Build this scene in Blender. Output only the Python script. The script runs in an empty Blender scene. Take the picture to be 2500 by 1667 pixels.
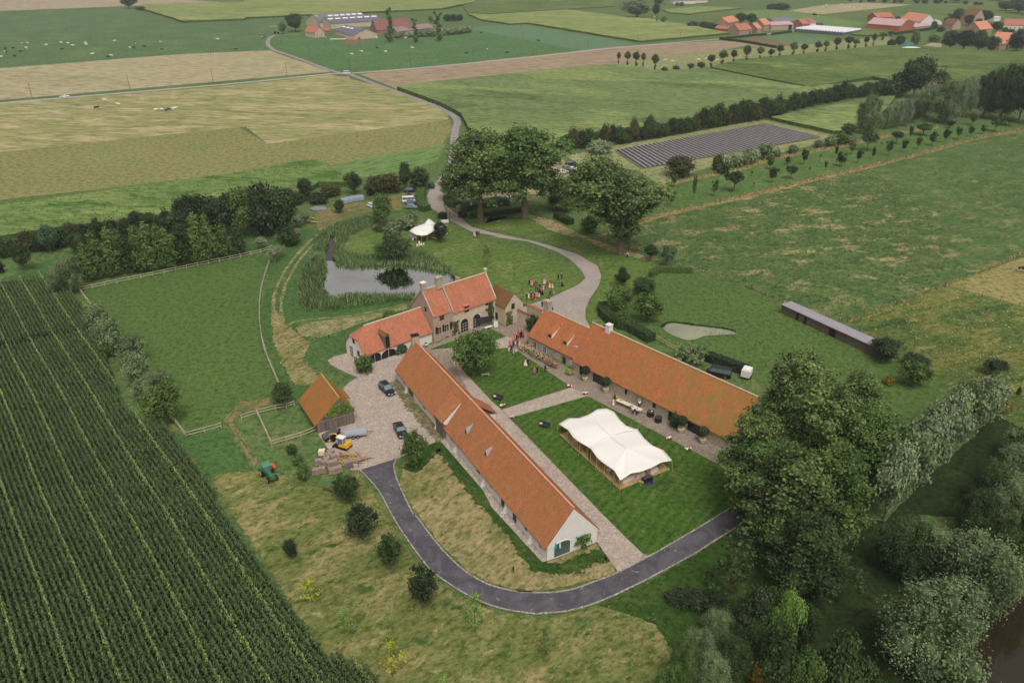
import bpy, bmesh, math, random
import numpy as np
from math import sin, cos, pi, radians, sqrt, atan2, hypot
C = bpy.context.scene
# ---------------------------------------------------------------- camera
F = 1925.0; PT = radians(27); CP = cos(PT); SP = sin(PT); H = 82.0
cd = bpy.data.cameras.new('camera'); cam = bpy.data.objects.new('camera', cd); C.collection.objects.link(cam)
cam.location = (0, 0, H); cam.rotation_euler = (radians(90) - PT, 0, 0)
cd.sensor_width = 36; cd.lens = F / 2500 * 36; cd.clip_end = 6000; cd.clip_start = 1; C.camera = cam
# ---------------------------------------------------------------- sky and sun (overcast)
SUN_EL, SUN_AZ = radians(60), radians(165)      # azimuth clockwise from +Y
w = bpy.data.worlds.new("World"); C.world = w; w.use_nodes = True
nt = w.node_tree; bg = nt.nodes['Background']
sky = nt.nodes.new('ShaderNodeTexSky'); sky.sky_type = 'NISHITA'; sky.sun_disc = False
sky.sun_elevation = SUN_EL; sky.sun_rotation = SUN_AZ; sky.dust_density = 6; sky.air_density = 1.2; sky.ozone_density = 1
hs = nt.nodes.new('ShaderNodeHueSaturation'); hs.inputs['Saturation'].default_value = 0.06
nt.links.new(sky.outputs[0], hs.inputs['Color']); nt.links.new(hs.outputs[0], bg.inputs[0]); bg.inputs[1].default_value = 0.12
sl = bpy.data.lights.new('sun', 'SUN'); sl.energy = 1.3; sl.angle = radians(24); sl.color = (1, .96, .90)
so = bpy.data.objects.new('sun', sl); C.collection.objects.link(so)
so.rotation_euler = (pi/2 - SUN_EL, 0, pi - SUN_AZ)
C.view_settings.view_transform = 'Standard'; C.view_settings.look = 'None'; C.view_settings.gamma = 1
C.view_settings.exposure = 0.0
C.cycles.max_bounces = 5; C.cycles.diffuse_bounces = 2; C.cycles.transparent_max_bounces = 10
# ---------------------------------------------------------------- survey: photo tile -> ground point
TL = {'o':(0,0,.9408),'car':(900,900,7.84),'gate':(960,430,9.8),'man':(840,640,6.03),'ct':(1120,640,6.03),'tent':(1350,980,6.534),'shed':(730,900,5.6),'ppl':(1220,800,12.06),'grp':(1250,650,14.253),'gab':(1240,1180,7.127),'brn':(1400,880,5.88),'fl':(740,20,5.6),'fm':(1740,30,7.35),'fr':(2080,20,5.6),'mq':(960,520,13.835),'yd':(600,1040,7.84)}
for i_, r_ in enumerate('abcd'):
    for c_ in range(4): TL[r_+str(c_)] = (600*c_, 400*i_, 3.3571)
def S(t, x, y):
    a = TL[t]; return a[0]+x/a[2], a[1]+y/a[2]
def ray(t, x, y):
    u, v = S(t, x, y); X = (u-1250)/F; Y = (833.5-v)/F
    return X, CP+Y*SP, -SP+Y*CP
def g(t, x, y, z=0.0):
    rx, ry, rz = ray(t, x, y)
    rz = min(rz, -0.012); k = (z-H)/rz; return (rx*k, ry*k)
def hat(t, x, y, Y0):
    rx, ry, rz = ray(t, x, y); return H+Y0*rz/ry
def depth(Y, Z=0): return Y*CP-(Z-H)*SP
def pts(s):
    out = []
    for seg in s.split(';'):
        q = seg.split(); t = q[0]; v = [float(a) for a in q[1:]]
        out += [g(t, v[i], v[i+1]) for i in range(0, len(v), 2)]
    return out
def vals(s, n):
    out = []; t = None; cur = []
    for a in s.replace(';', ' ').split():
        if a in TL: t = a
        else:
            cur.append(float(a))
            if len(cur) == n: out.append((t, *cur)); cur = []
    return out
# ---------------------------------------------------------------- names, labels, parts
def tag(o, label=None, cat=None, group=None, kind=None):
    if label: o['label'] = label
    if cat: o['category'] = cat
    if group: o['group'] = group
    if kind: o['kind'] = kind
    return o
def empty(name, loc=(0,0,0), rz=0, label=None, cat=None, group=None, sc=None):
    o = bpy.data.objects.new(name, None); C.collection.objects.link(o); o.location = loc; o.rotation_euler = (0,0,rz)
    o.empty_display_size = .2
    if sc: o.scale = sc
    return tag(o, label, cat, group)
def copy_tree(o, parent=None):
    c = o.copy(); C.collection.objects.link(c); c.parent = parent
    for ch in list(o.children): copy_tree(ch, c)
    return c
def put(name, mesh, parent=None, loc=(0,0,0)):
    o = bpy.data.objects.new(name, mesh); C.collection.objects.link(o); o.parent = parent; o.location = loc
    return o
def paint(o, m, slot=0):
    o.material_slots[slot].link = 'OBJECT'; o.material_slots[slot].material = m
ORD = 'zeroth first second third fourth fifth sixth seventh eighth ninth tenth eleventh twelfth thirteenth fourteenth fifteenth sixteenth seventeenth eighteenth nineteenth twentieth'.split()
def nth(i):
    if i <= 20: return ORD[i]
    s = 'th' if 10 <= i % 100 <= 20 else {1:'st',2:'nd',3:'rd'}.get(i % 10, 'th')
    return f'{i}{s}'
# ---------------------------------------------------------------- materials
def lin(c): return tuple((x/255/12.92 if x <= 10.3 else ((x/255+.055)/1.055)**2.4) for x in c) + (1,)
MATS = {}
class NB:
    def __init__(s, name, rough=.9):
        s.m = bpy.data.materials.new(name); s.m.use_nodes = True; s.t = s.m.node_tree
        s.b = s.t.nodes['Principled BSDF']; s.b.inputs['Roughness'].default_value = rough
        s.b.inputs['Specular IOR Level'].default_value = .25
    def n(s, ty, **k):
        q = s.t.nodes.new(ty)
        for a, v in k.items():
            if a.startswith('i_'): q.inputs[a[2:].replace('_', ' ')].default_value = v
            else: setattr(q, a, v)
        return q
    def l(s, a, b): s.t.links.new(a, b)
    def mix(s, fac, a, b, mode='MIX'):
        q = s.n('ShaderNodeMix', data_type='RGBA', blend_type=mode, clamp_factor=True)
        for v, i in ((fac, 0), (a, 6), (b, 7)):
            if hasattr(v, 'links'): s.l(v, q.inputs[i])
            else: q.inputs[i].default_value = v
        return q.outputs[2]
    def noise(s, vec, scale, detail=3, rough=.6, dist=0):
        q = s.n('ShaderNodeTexNoise'); q.inputs['Scale'].default_value = scale; q.inputs['Detail'].default_value = detail
        q.inputs['Roughness'].default_value = rough; q.inputs['Distortion'].default_value = dist
        s.l(vec, q.inputs['Vector']); return q.outputs['Fac']
    def ramp(s, f, lo, hi):
        q = s.n('ShaderNodeMapRange'); q.inputs['From Min'].default_value = lo; q.inputs['From Max'].default_value = hi
        q.interpolation_type = 'SMOOTHSTEP'; s.l(f, q.inputs['Value']); return q.outputs['Result']
    def mp(s, vec, scale=(1,1,1), rz=0, loc=(0,0,0)):
        q = s.n('ShaderNodeMapping'); q.inputs['Scale'].default_value = scale; q.inputs['Rotation'].default_value = (0,0,rz); q.inputs['Location'].default_value = loc
        s.l(vec, q.inputs['Vector']); return q.outputs[0]
    def bump(s, h, strength=.4, d=.1):
        q = s.n('ShaderNodeBump'); q.inputs['Strength'].default_value = strength; q.inputs['Distance'].default_value = d
        s.l(h, q.inputs['Height']); s.l(q.outputs[0], s.b.inputs['Normal'])
    def out(s, col):
        s.l(col, s.b.inputs['Base Color']) if hasattr(col, 'links') else setattr(s.b.inputs['Base Color'], 'default_value', col)
        return s.m
def val(nb, col, f, lo, hi):
    "multiply colour by a lightness factor lo..hi"
    q = nb.n('ShaderNodeMapRange'); q.inputs['To Min'].default_value = lo; q.inputs['To Max'].default_value = hi
    q.inputs['From Min'].default_value = .25; q.inputs['From Max'].default_value = .75
    nb.l(f, q.inputs['Value'])
    return nb.mix(1.0, col, nb_rgb(nb, q.outputs[0]), 'MULTIPLY')
def nb_rgb(nb, v):
    q = nb.n('ShaderNodeCombineColor'); [nb.l(v, q.inputs[i]) for i in range(3)]; return q.outputs[0]
def plain(name, c, rough=.8, var=.15, scale=6, spec=.25, metal=0):
    if name in MATS: return MATS[name]
    b = NB(name, rough); tc = b.n('ShaderNodeTexCoord'); v = tc.outputs['Object']
    b.b.inputs['Specular IOR Level'].default_value = spec; b.b.inputs['Metallic'].default_value = metal
    col = val(b, lin(c), b.noise(v, scale, 3), 1-var, 1+var)
    MATS[name] = b.out(col); return b.m
def tiles(name, c1, c2, c3, moss=None, mossamt=.5, sc=(.27, .36), grad=None):
    "clay pan tiles: courses along UV metres, mottled by age"
    b = NB(name, .85); uv = b.n('ShaderNodeUVMap').outputs[0]
    br = b.n('ShaderNodeTexBrick', offset=0.0); br.inputs['Scale'].default_value = 1
    br.inputs['Brick Width'].default_value = sc[0]; br.inputs['Row Height'].default_value = sc[1]
    br.inputs['Mortar Size'].default_value = .035; br.inputs['Mortar Smooth'].default_value = .6; br.inputs['Bias'].default_value = 0
    br.inputs['Color1'].default_value = lin(c1); br.inputs['Color2'].default_value = lin(c2)
    br.inputs['Mortar'].default_value = lin([x*.6 for x in c3])
    b.l(uv, br.inputs['Vector'])
    n1 = b.noise(uv, .35, 5, .65); n2 = b.noise(b.mp(uv, (1,.35,1)), 2.2, 4, .7); n3 = b.noise(uv, 7, 2)
    col = b.mix(b.ramp(n2, .48, .72), br.outputs['Color'], lin(c3))
    if moss:
        f = n1
        if grad:
            sx_ = b.n('ShaderNodeSeparateXYZ'); b.l(uv, sx_.inputs[0]); a_ = b.n('ShaderNodeMath', operation='ADD'); b.l(b_map(b, sx_.outputs[0], -.16, .12, *grad), a_.inputs[0]); b.l(n1, a_.inputs[1]); f = a_.outputs[0]
        col = b.mix(b.ramp(f, .48-.25*mossamt, .98-.2*mossamt), col, lin(moss))
    col = val(b, col, n3, .68, 1.28); col = val(b, col, n1, 1.12, .86); col = val(b, col, b.noise(b.mp(uv, (1,.5,1)), .9, 4, .7), .88, 1.12)
    b.bump(br.outputs['Fac'], .35, -.04); MATS[name] = b.out(col); return b.m
def bricks(name, c1, c2, cm, bw=.5, bh=.28, ms=.03, nz=3, var=.2):
    b = NB(name, .9); uv = b.n('ShaderNodeUVMap').outputs[0]
    br = b.n('ShaderNodeTexBrick'); br.inputs['Scale'].default_value = 1; br.inputs['Brick Width'].default_value = bw; br.inputs['Row Height'].default_value = bh
    br.inputs['Mortar Size'].default_value = ms; br.inputs['Mortar Smooth'].default_value = .5
    for k, c in (('Color1', c1), ('Color2', c2), ('Mortar', cm)): br.inputs[k].default_value = lin(c)
    b.l(uv, br.inputs['Vector']); n = b.noise(uv, nz, 4, .65)
    col = val(b, br.outputs['Color'], n, 1-var, 1+var); col = val(b, col, b.noise(uv, .4, 3), .88, 1.1)
    b.bump(br.outputs['Fac'], .3, -.03); MATS[name] = b.out(col); return b.m
def planks(name, c1, c2, wd=.22):
    b = NB(name, .9); uv = b.n('ShaderNodeUVMap').outputs[0]
    br = b.n('ShaderNodeTexBrick', offset=0.0); br.inputs['Scale'].default_value = 1; br.inputs['Brick Width'].default_value = wd; br.inputs['Row Height'].default_value = 9
    br.inputs['Mortar Size'].default_value = .02
    for k, c in (('Color1', c1), ('Color2', c2), ('Mortar', [x*.35 for x in c2])): br.inputs[k].default_value = lin(c)
    b.l(uv, br.inputs['Vector']); n = b.noise(b.mp(uv, (9, .6, 1)), 1.0, 4)
    MATS[name] = b.out(val(b, br.outputs['Color'], n, .75, 1.2)); return b.m
def ground(name, base, patch=(), fine=(3.0, .25), med=.14, stripe=None, aniso=None, rough=.95, bump=.3, mott=None, tuft=1.0):
    """base colour; patch = [(colour, scale, lo, hi, distortion)], fine grain and slow drift; stripe=(angle, width, amount)"""
    b = NB(name, rough); b.b.inputs['Specular IOR Level'].default_value = .08
    pos = b.n('ShaderNodeNewGeometry').outputs['Position']; v = pos
    if aniso: v = b.mp(pos, (1, aniso[1], 1), aniso[0]) if False else b.mp(b.mp(pos, (1,1,1), aniso[0]), (1/aniso[1], 1, 1))
    col = lin(base)
    nf = b.noise(v, fine[0], 4, .7); nm = b.noise(v, .35, 5, .65); ns = b.noise(pos, .025, 3, .5)
    first = True
    for i, (c, sc, lo, hi, ds, *mk_) in enumerate(patch):
        nn = b.noise(b.mp(v, (1,1,1), 0, (17.3*i+3, 9.1*i, 0)), sc, 6, .68, ds)
        pf = b.ramp(nn, lo, hi)
        if mk_:
            mm = b.n('ShaderNodeMath', operation='MULTIPLY'); b.l(pf, mm.inputs[0]); dn = b.n('ShaderNodeVectorMath', operation='DISTANCE'); b.l(pos, dn.inputs[0]); dn.inputs[1].default_value = (mk_[0], mk_[1], 0); b.l(b_map(b, dn.outputs['Value'], 1, 0, mk_[2]*.4, mk_[2]), mm.inputs[1]); pf = mm.outputs[0]
        col = b.mix(pf, col, lin(c))
    if mott: col = b.mix(b.ramp(nf, .5, .72), col, lin(mott))
    col = val(b, col, nf, 1-fine[1], 1+fine[1]) if not isinstance(col, tuple) else b.mix(1.0, col, nb_rgb(b, b_map(b, nf, 1-fine[1], 1+fine[1])), 'MULTIPLY')
    col = val(b, col, nm, 1-med, 1+med); col = val(b, col, ns, 1-med*.8, 1+med*.8)
    if stripe:
        w_ = b.n('ShaderNodeTexWave', wave_type='BANDS'); w_.inputs['Scale'].default_value = 1/stripe[1]*.314; w_.inputs['Distortion'].default_value = stripe[3] if len(stripe) > 3 else .6
        w_.inputs['Detail'].default_value = 1; w_.inputs['Detail Scale'].default_value = .3
        b.l(b.mp(pos, (1,1,1), stripe[0]), w_.inputs['Vector'])
        col = b.mix(1.0, col, nb_rgb(b, b_map(b, w_.outputs['Fac'], 1-stripe[2], 1+stripe[2], 0, 1)), 'MULTIPLY')
    # tufts: small clumps of darker, fresher and of drier blades
    t1 = b.noise(v, fine[0]*.42, 3, .75); t2 = b.noise(b.mp(v, (1,1,1), 0, (41,7,0)), fine[0]*.75, 3, .7)
    col = b.mix(b_map(b, t1, 0, 1.0*tuft, .44, .66), col, b.mix(1.0, col, lin((172,190,150)), 'MULTIPLY')); col = b.mix(b_map(b, t2, 0, .7*tuft, .50, .72), col, b.mix(1.0, col, (1.42,1.20,1.0,1), 'MULTIPLY'))
    if bump: b.bump(nf, bump, .25)
    # ragged border where the sheet fades into its neighbour
    fd = b.n('ShaderNodeAttribute', attribute_name='fade', attribute_type='GEOMETRY').outputs['Fac']
    ad = b.n('ShaderNodeMath', operation='ADD'); b.l(fd, ad.inputs[0]); b.l(b_map(b, b.noise(pos, .55, 5, .7), -.44, .44), ad.inputs[1]); al = b.ramp(ad.outputs[0], .48, .60)
    b.out(col); tr = b.n('ShaderNodeBsdfTransparent'); mx = b.n('ShaderNodeMixShader'); b.l(al, mx.inputs[0]); b.l(b.b.outputs[0], mx.inputs[1]); b.l(tr.outputs[0], mx.inputs[2]); b.l(mx.outputs[0], b.t.nodes['Material Output'].inputs['Surface'])
    MATS[name] = b.m; return b.m
def b_map(nb, f, lo, hi, a=.25, c=.75):
    q = nb.n('ShaderNodeMapRange'); q.inputs['From Min'].default_value = a; q.inputs['From Max'].default_value = c
    q.inputs['To Min'].default_value = lo; q.inputs['To Max'].default_value = hi; nb.l(f, q.inputs['Value']); return q.outputs[0]
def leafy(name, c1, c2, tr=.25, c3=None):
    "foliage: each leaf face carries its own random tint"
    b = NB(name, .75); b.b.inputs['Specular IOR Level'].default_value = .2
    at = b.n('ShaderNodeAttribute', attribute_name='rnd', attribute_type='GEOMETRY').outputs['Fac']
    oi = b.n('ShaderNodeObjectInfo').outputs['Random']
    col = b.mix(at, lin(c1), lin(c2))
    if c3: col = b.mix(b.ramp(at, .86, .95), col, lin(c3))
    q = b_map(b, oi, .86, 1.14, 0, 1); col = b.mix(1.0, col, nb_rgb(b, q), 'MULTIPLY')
    b.out(col)
    if tr:
        t = b.n('ShaderNodeBsdfTranslucent'); b.l(col, t.inputs['Color']); mx = b.n('ShaderNodeMixShader'); mx.inputs[0].default_value = tr
        b.l(b.b.outputs[0], mx.inputs[1]); b.l(t.outputs[0], mx.inputs[2]); b.l(mx.outputs[0], b.t.nodes['Material Output'].inputs['Surface'])
    MATS[name] = b.m; return b.m
# ---------------------------------------------------------------- mesh building
class MB:
    def __init__(s): s.v = []; s.f = []; s.m = []
    def add(s, v, f, m=0):
        k = len(s.v); s.v += [tuple(p) for p in v]; s.f += [[i+k for i in q] for q in f]; s.m += [m]*len(f); return s
    def box(s, x0, x1, y0, y1, z0, z1, m=0):
        return s.add([(x0,y0,z0),(x1,y0,z0),(x1,y1,z0),(x0,y1,z0),(x0,y0,z1),(x1,y0,z1),(x1,y1,z1),(x0,y1,z1)],
                     [(0,3,2,1),(4,5,6,7),(0,1,5,4),(1,2,6,5),(2,3,7,6),(3,0,4,7)], m)
    def hexa(s, a, b, m=0):
        "two quads of four points each -> closed hexahedron"
        return s.add(list(a)+list(b), [(0,3,2,1),(4,5,6,7),(0,1,5,4),(1,2,6,5),(2,3,7,6),(3,0,4,7)], m)
    def ext(s, poly, d, m=0):
        "extrude planar 3-D polygon by vector d, closed"
        n = len(poly); a = list(poly); b = [(p[0]+d[0], p[1]+d[1], p[2]+d[2]) for p in poly]
        return s.add(a+b, [tuple(range(n))[::-1], tuple(range(n, 2*n))]+[(i, (i+1) % n, n+(i+1) % n, n+i) for i in range(n)], m)
    def tube(s, p, q, r0, r1=None, n=8, m=0, caps=True):
        r1 = r0 if r1 is None else r1; p = np.array(p, float); q = np.array(q, float); d = q-p; L = np.linalg.norm(d)
        if L < 1e-6: return s
        d /= L; a = np.cross(d, (0,0,1) if abs(d[2]) < .9 else (1,0,0)); a /= np.linalg.norm(a); b = np.cross(d, a)
        v = [p+r0*(a*cos(t)+b*sin(t)) for t in [2*pi*i/n for i in range(n)]]+[q+r1*(a*cos(t)+b*sin(t)) for t in [2*pi*i/n for i in range(n)]]
        f = [(i, (i+1) % n, n+(i+1) % n, n+i) for i in range(n)]
        if caps: f += [tuple(range(n))[::-1], tuple(range(n, 2*n))]
        return s.add(v, f, m)
    def ell(s, c, r, n=10, k=6, m=0, z0=-1, z1=1):
        v = []; f = []
        for j in range(k+1):
            t = math.asin(z0)+(math.asin(z1)-math.asin(z0))*j/k
            for i in range(n): v.append((c[0]+r[0]*cos(t)*cos(2*pi*i/n), c[1]+r[1]*cos(t)*sin(2*pi*i/n), c[2]+r[2]*sin(t)))
        for j in range(k):
            for i in range(n): f.append((j*n+i, j*n+(i+1) % n, (j+1)*n+(i+1) % n, (j+1)*n+i))
        f += [tuple(range(n))[::-1], tuple(range(k*n, k*n+n))]
        return s.add(v, f, m)
    def lathe(s, prof, c=(0,0,0), n=12, m=0):
        v = [(c[0]+r*cos(2*pi*i/n), c[1]+r*sin(2*pi*i/n), c[2]+z) for r, z in prof for i in range(n)]; k = len(prof)
        f = [(j*n+i, j*n+(i+1) % n, (j+1)*n+(i+1) % n, (j+1)*n+i) for j in range(k-1) for i in range(n)]
        f += [tuple(range(n))[::-1], tuple(range((k-1)*n, k*n))]
        return s.add(v, f, m)
    def mesh(s, name, mats, smooth=False):
        me = bpy.data.meshes.new(name); me.from_pydata(s.v, [], s.f)
        for q in (mats if isinstance(mats, (list, tuple)) else [mats]): me.materials.append(q)
        if len(me.polygons): me.polygons.foreach_set('material_index', s.m)
        uv = me.uv_layers.new(name='UVMap'); d = np.zeros(len(me.loops)*2)
        co = np.array(s.v)
        li = 0
        for p in me.polygons:
            nn = p.normal
            if abs(nn.z) > .985: t = np.array((1., 0, 0))
            else:
                t = np.array((-nn.y, nn.x, 0)); t /= np.linalg.norm(t); t *= (1 if (t[0] > 1e-4 or (abs(t[0]) <= 1e-4 and t[1] > 0)) else -1)
            b_ = np.cross(np.array(nn), t)
            for vi in p.vertices:
                d[li*2] = co[vi] @ t; d[li*2+1] = co[vi] @ b_; li += 1
        uv.data.foreach_set('uv', d)
        if smooth: me.polygons.foreach_set('use_smooth', [True]*len(me.polygons))
        me.update(); return me
    def build(s, name, mats, parent=None, smooth=False, loc=(0,0,0)):
        return put(name, s.mesh(name, mats, smooth), parent, loc)
def npmesh(name, V, mats, rnd=None, quads=True, midx=None, smooth=False):
    "V: (n,4,3) quads"
    n = len(V); k = V.shape[1]; me = bpy.data.meshes.new(name)
    me.vertices.add(n*k); me.vertices.foreach_set('co', V.reshape(-1).astype(np.float32))
    me.loops.add(n*k); me.loops.foreach_set('vertex_index', np.arange(n*k, dtype=np.int32))
    me.polygons.add(n); me.polygons.foreach_set('loop_start', np.arange(0, n*k, k, dtype=np.int32))
    me.polygons.foreach_set('loop_total', np.full(n, k, dtype=np.int32))
    for q in (mats if isinstance(mats, (list, tuple)) else [mats]): me.materials.append(q)
    if midx is not None: me.polygons.foreach_set('material_index', midx.astype(np.int32))
    me.update(calc_edges=True)
    if rnd is not None:
        a = me.attributes.new('rnd', 'FLOAT', 'FACE'); a.data.foreach_set('value', rnd.astype(np.float32))
    return me
# ---------------------------------------------------------------- foliage
def quads_from(P, N, size, rng, asp=1.0):
    n = len(P); r = rng.normal(size=(n,3)); T = np.cross(N, r); T /= np.linalg.norm(T, axis=1)[:,None]+1e-9
    B = np.cross(N, T); s = size*rng.uniform(.6, 1.3, n)[:,None]
    a = T*s*asp; b = B*s
    return np.stack([P-a, P-b*.7, P+a, P+b*.9], 1)
def blobs_quads(blobs, leaf, dens, rng, up=.35, core=.7, spread=.22, asp=1.0, thin=1.0):
    V = []; R = []; M = []
    for (c, r) in blobs:
        c = np.array(c, float); r = np.array(r, float)
        n = max(8, int(dens*(r[0]*r[1]+r[0]*r[2]+r[1]*r[2])/3*4*pi/(leaf*leaf*2)*thin))
        u = rng.normal(size=(n,3)); u /= np.linalg.norm(u, axis=1)[:,None]
        P = c+u*r*(1+rng.normal(size=(n,1))*spread*.6-.06)
        N = u+rng.normal(size=(n,3))*.65+np.array([0,0,up]); N /= np.linalg.norm(N, axis=1)[:,None]
        V.append(quads_from(P, N, leaf, rng, asp)); k = rng.uniform(); R.append(np.clip(.45*k+.55*rng.uniform(size=n), 0, 1)); M.append(np.zeros(n))
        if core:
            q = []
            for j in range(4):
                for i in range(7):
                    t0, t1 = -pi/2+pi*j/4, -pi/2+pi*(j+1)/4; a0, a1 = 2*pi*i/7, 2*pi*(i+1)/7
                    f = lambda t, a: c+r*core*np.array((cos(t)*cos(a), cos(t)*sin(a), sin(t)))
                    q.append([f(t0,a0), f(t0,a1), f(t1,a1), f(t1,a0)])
            V.append(np.array(q)); R.append(np.full(28, k*.3)); M.append(np.zeros(28))  # cores take a darker tint that imitates shade inside the crown
    return np.concatenate(V), np.concatenate(R)
def shell(rng, n, R, z0, z1, rb, flat=.8, profile=None, fill=.55):
    out = []; ph = rng.uniform(0, 6.28, 3); am = rng.uniform(.06, .16, 2)
    for i in range(n):
        t = (i+.5)/n; z = z0+(z1-z0)*t; f = profile(t) if profile else sqrt(max(.08, 1-(2*t-1)**2))
        a = i*2.399+rng.uniform(-.5,.5); d = max(0, R*f-rb*.55)*rng.uniform(fill, 1.0)*(1+am[0]*sin(2*a+ph[0])+am[1]*sin(3*a+ph[1]+t*4)); s = rb*rng.uniform(.55, 1.3)
        out.append(((d*cos(a), d*sin(a), z), (s, s, s*flat)))
    return out
VAR = {}
def variant(kind, seed):
    key = (kind, seed)
    if key in VAR: return VAR[key]
    rng = np.random.default_rng(hash_(kind)+seed*77); tr = MB(); U = rng.uniform
    def trunk(h, r, n=4, spread=1.5, top=.6, lean=0):
        tr.tube((0,0,-.2), (lean*.3,0,h*.5), r*1.25, r*.85, 7); tr.tube((lean*.3,0,h*.5), (lean,0,h), r*.85, r*.6, 7)
        for i in range(n):
            a = i*2.4+U(0,1); q = (lean+spread*cos(a), spread*sin(a), h*(1+top*U(.7,1.2)))
            tr.tube((lean,0,h*U(.75,.98)), q, r*.45, r*.12, 5)
    if kind == 'oak':
        w, h = 10, 10; b = shell(rng, 22, 5.0, 3.2, 8.9, 1.75, .8, fill=.5)+[((0,0,6),(3.2,3.2,3))]; trunk(3, .3, 5, 3, .9); V, R = blobs_quads(b, .27, .7, rng, spread=.34, core=.66)
    elif kind == 'oak2':
        w, h = 10, 9; b = shell(rng, 26, 5.0, 2.6, 8.0, 1.35, .75, fill=.6)+[((0,0,5),(2.6,2.6,2.4))]; trunk(2.4, .22, 7, 4, 1.0); V, R = blobs_quads(b, .25, .6, rng, spread=.5, core=.6)
    elif kind == 'big':
        w, h = 16, 20; b = shell(rng, 78, 8.2, 3.0, 18.8, 1.6, .75, lambda t: sqrt(max(.1, 1-(1.75*t-.8)**2))*(.82+.25*sin(9*t+seed*2)), .42)+[((0,0,8),(4,4,4.5)),((0,0,13.5),(3.0,3.0,3))]
        trunk(7, .5, 9, 5, .9); V, R = blobs_quads(b, .24, .55, rng, spread=.42, core=.62)
    elif kind == 'giant':
        w, h = 17, 20; off = -3.2 if seed == 2 else 0; b = shell(rng, 80, 8.3, 7.2, 18.8, 1.75, .7, lambda t: sqrt(max(.12, 1-(1.7*t-.72)**2))*(.85+.2*sin(8*t+seed*2)), .4)+[((0,0,12.5),(4.2,4.2,4.2))]
        b = [((c[0]+off*(c[2]-7)/8, c[1], c[2]), r) for c, r in b]
        if off: b += [((rng.uniform(-.5,2.2), rng.uniform(-2,2), rng.uniform(4,8)), (1.5,1.5,1.3)) for _ in range(14)]
        else: b += [((3.4*cos(k*2.4), 3.4*sin(k*2.4), rng.uniform(5.5,7.5)), (1.3,1.3,1.0)) for k in range(5)]
        trunk(9, .55, 10, 6, .6); V, R = blobs_quads(b, .24, .58, rng, spread=.42, core=.62)
    elif kind == 'willow':
        w, h = 10, 11; b = shell(rng, 34, 5.0, 2.2, 10.2, 1.25, 1.35, lambda t: sqrt(max(.15, 1-(1.7*t-.75)**2)), .5)+[((0,0,5),(3.6,3.6,4))]
        trunk(2.5, .35, 6, 2.5, 1.4); V, R = blobs_quads(b, .17, .8, rng, up=.6, asp=.5, spread=.42, core=.64)
    elif kind == 'ball':
        w, h = 4, 4.6; b = [((0,0,2.8),(1.75,1.75,1.55))]+shell(rng, 9, 1.9, 1.8, 3.9, .75); tr.tube((0,0,-.2),(0,0,2), .32, .38, 8); V, R = blobs_quads(b, .2, .55, rng, asp=.5, spread=.3)
    elif kind == 'shrub':
        w, h = 4, 3.2; b = shell(rng, 12, 2, .6, 2.6, .85)+[((0,0,1.2),(1.5,1.5,1.3))]; tr.tube((0,0,-.1),(0,0,1), .12, .08, 6); V, R = blobs_quads(b, .22, .7, rng, spread=.3)
    elif kind == 'hedgeb':
        w, h = 6, 5; b = shell(rng, 18, 3, 1.0, 4.2, 1.1, .85)+[((0,0,2),(2.3,2.3,2))]; tr.tube((0,0,-.1),(0,0,2), .16, .1, 6); V, R = blobs_quads(b, .22, .6, rng, spread=.42, core=.62)
    elif kind == 'cone':
        w, h = 7, 12; b = shell(rng, 30, 3.5, 1.4, 11.2, 1.05, 1.0, lambda t: max(.08, (1-t)**.75*(1 if t > .12 else .8)), .55)+[((0,0,4),(2,2,3.6)),((0,0,8),(1.1,1.1,2.6))]
        tr.tube((0,0,-.2),(0,0,10), .22, .05, 7); V, R = blobs_quads(b, .3, .55, rng, spread=.35)
    elif kind == 'young':
        w, h = 4, 6; b = shell(rng, 16, 2, 1.3, 5.6, .55, .8, lambda t: max(.1, sin(pi*min(1, t*.9+.12))), .3); trunk(3.6, .07, 7, 1.2, .5); V, R = blobs_quads(b, .17, .42, rng, core=0, spread=.5)
    elif kind == 'orch':
        w, h = 4, 5; b = shell(rng, 12, 1.9, 2.0, 4.5, .7, 1.0, lambda t: .5+.5*t if t < .7 else .85, .5)+[((0,0,3),(1.1,1.1,1.3))]; trunk(1.7, .16, 6, 1.2, .9); V, R = blobs_quads(b, .22, .5, rng, spread=.3)
    elif kind == 'umb':
        w, h = 6, 4.4; b = shell(rng, 14, 3, 2.4, 3.7, .8, .6)+[((0,0,3),(2.2,2.2,.8))]; trunk(1.8, .2, 7, 2, .5); V, R = blobs_quads(b, .25, .6, rng)
    elif kind == 'park':
        w, h = 5, 9; b = shell(rng, 14, 2.5, 5.0, 8.2, 1.0)+[((0,0,6.6),(1.7,1.7,1.6))]+[((.2,.1,1.9),(.85,.8,1.3)),((-.2,0,3),(.6,.6,.7))]; trunk(5, .14, 4, 1.3, .4); V, R = blobs_quads(b, .3, .6, rng, spread=.3)
    elif kind == 'stick':
        w, h = 1, 3; b = [((0,0,2.2),(.35,.35,.7))]; tr.tube((0,0,-.1),(0,0,2.4), .1, .06, 6); V, R = blobs_quads(b, .18, .5, rng, core=.5)
    elif kind == 'pine':
        w, h = 9, 14; b = []
        for i in range(34):
            t = (i+.5)/34; z = 1.6+11.4*t; f = 1-t*.85; a = i*2.4; d = 4.2*f*U(.3, 1); b.append(((d*cos(a), d*sin(a), z), (1.0, 1.0, .42)))
        tr.tube((0,0,-.2),(0,0,12), .25, .06, 7)
        for i in range(14): a = i*2.4; z = 2+i*.65; tr.tube((0,0,z),(3*cos(a)*(1-i/17), 3*sin(a)*(1-i/17), z+.5), .07, .03, 4)
        V, R = blobs_quads(b, .3, .55, rng, core=0, spread=.5)
    elif kind == 'alder':
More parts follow.
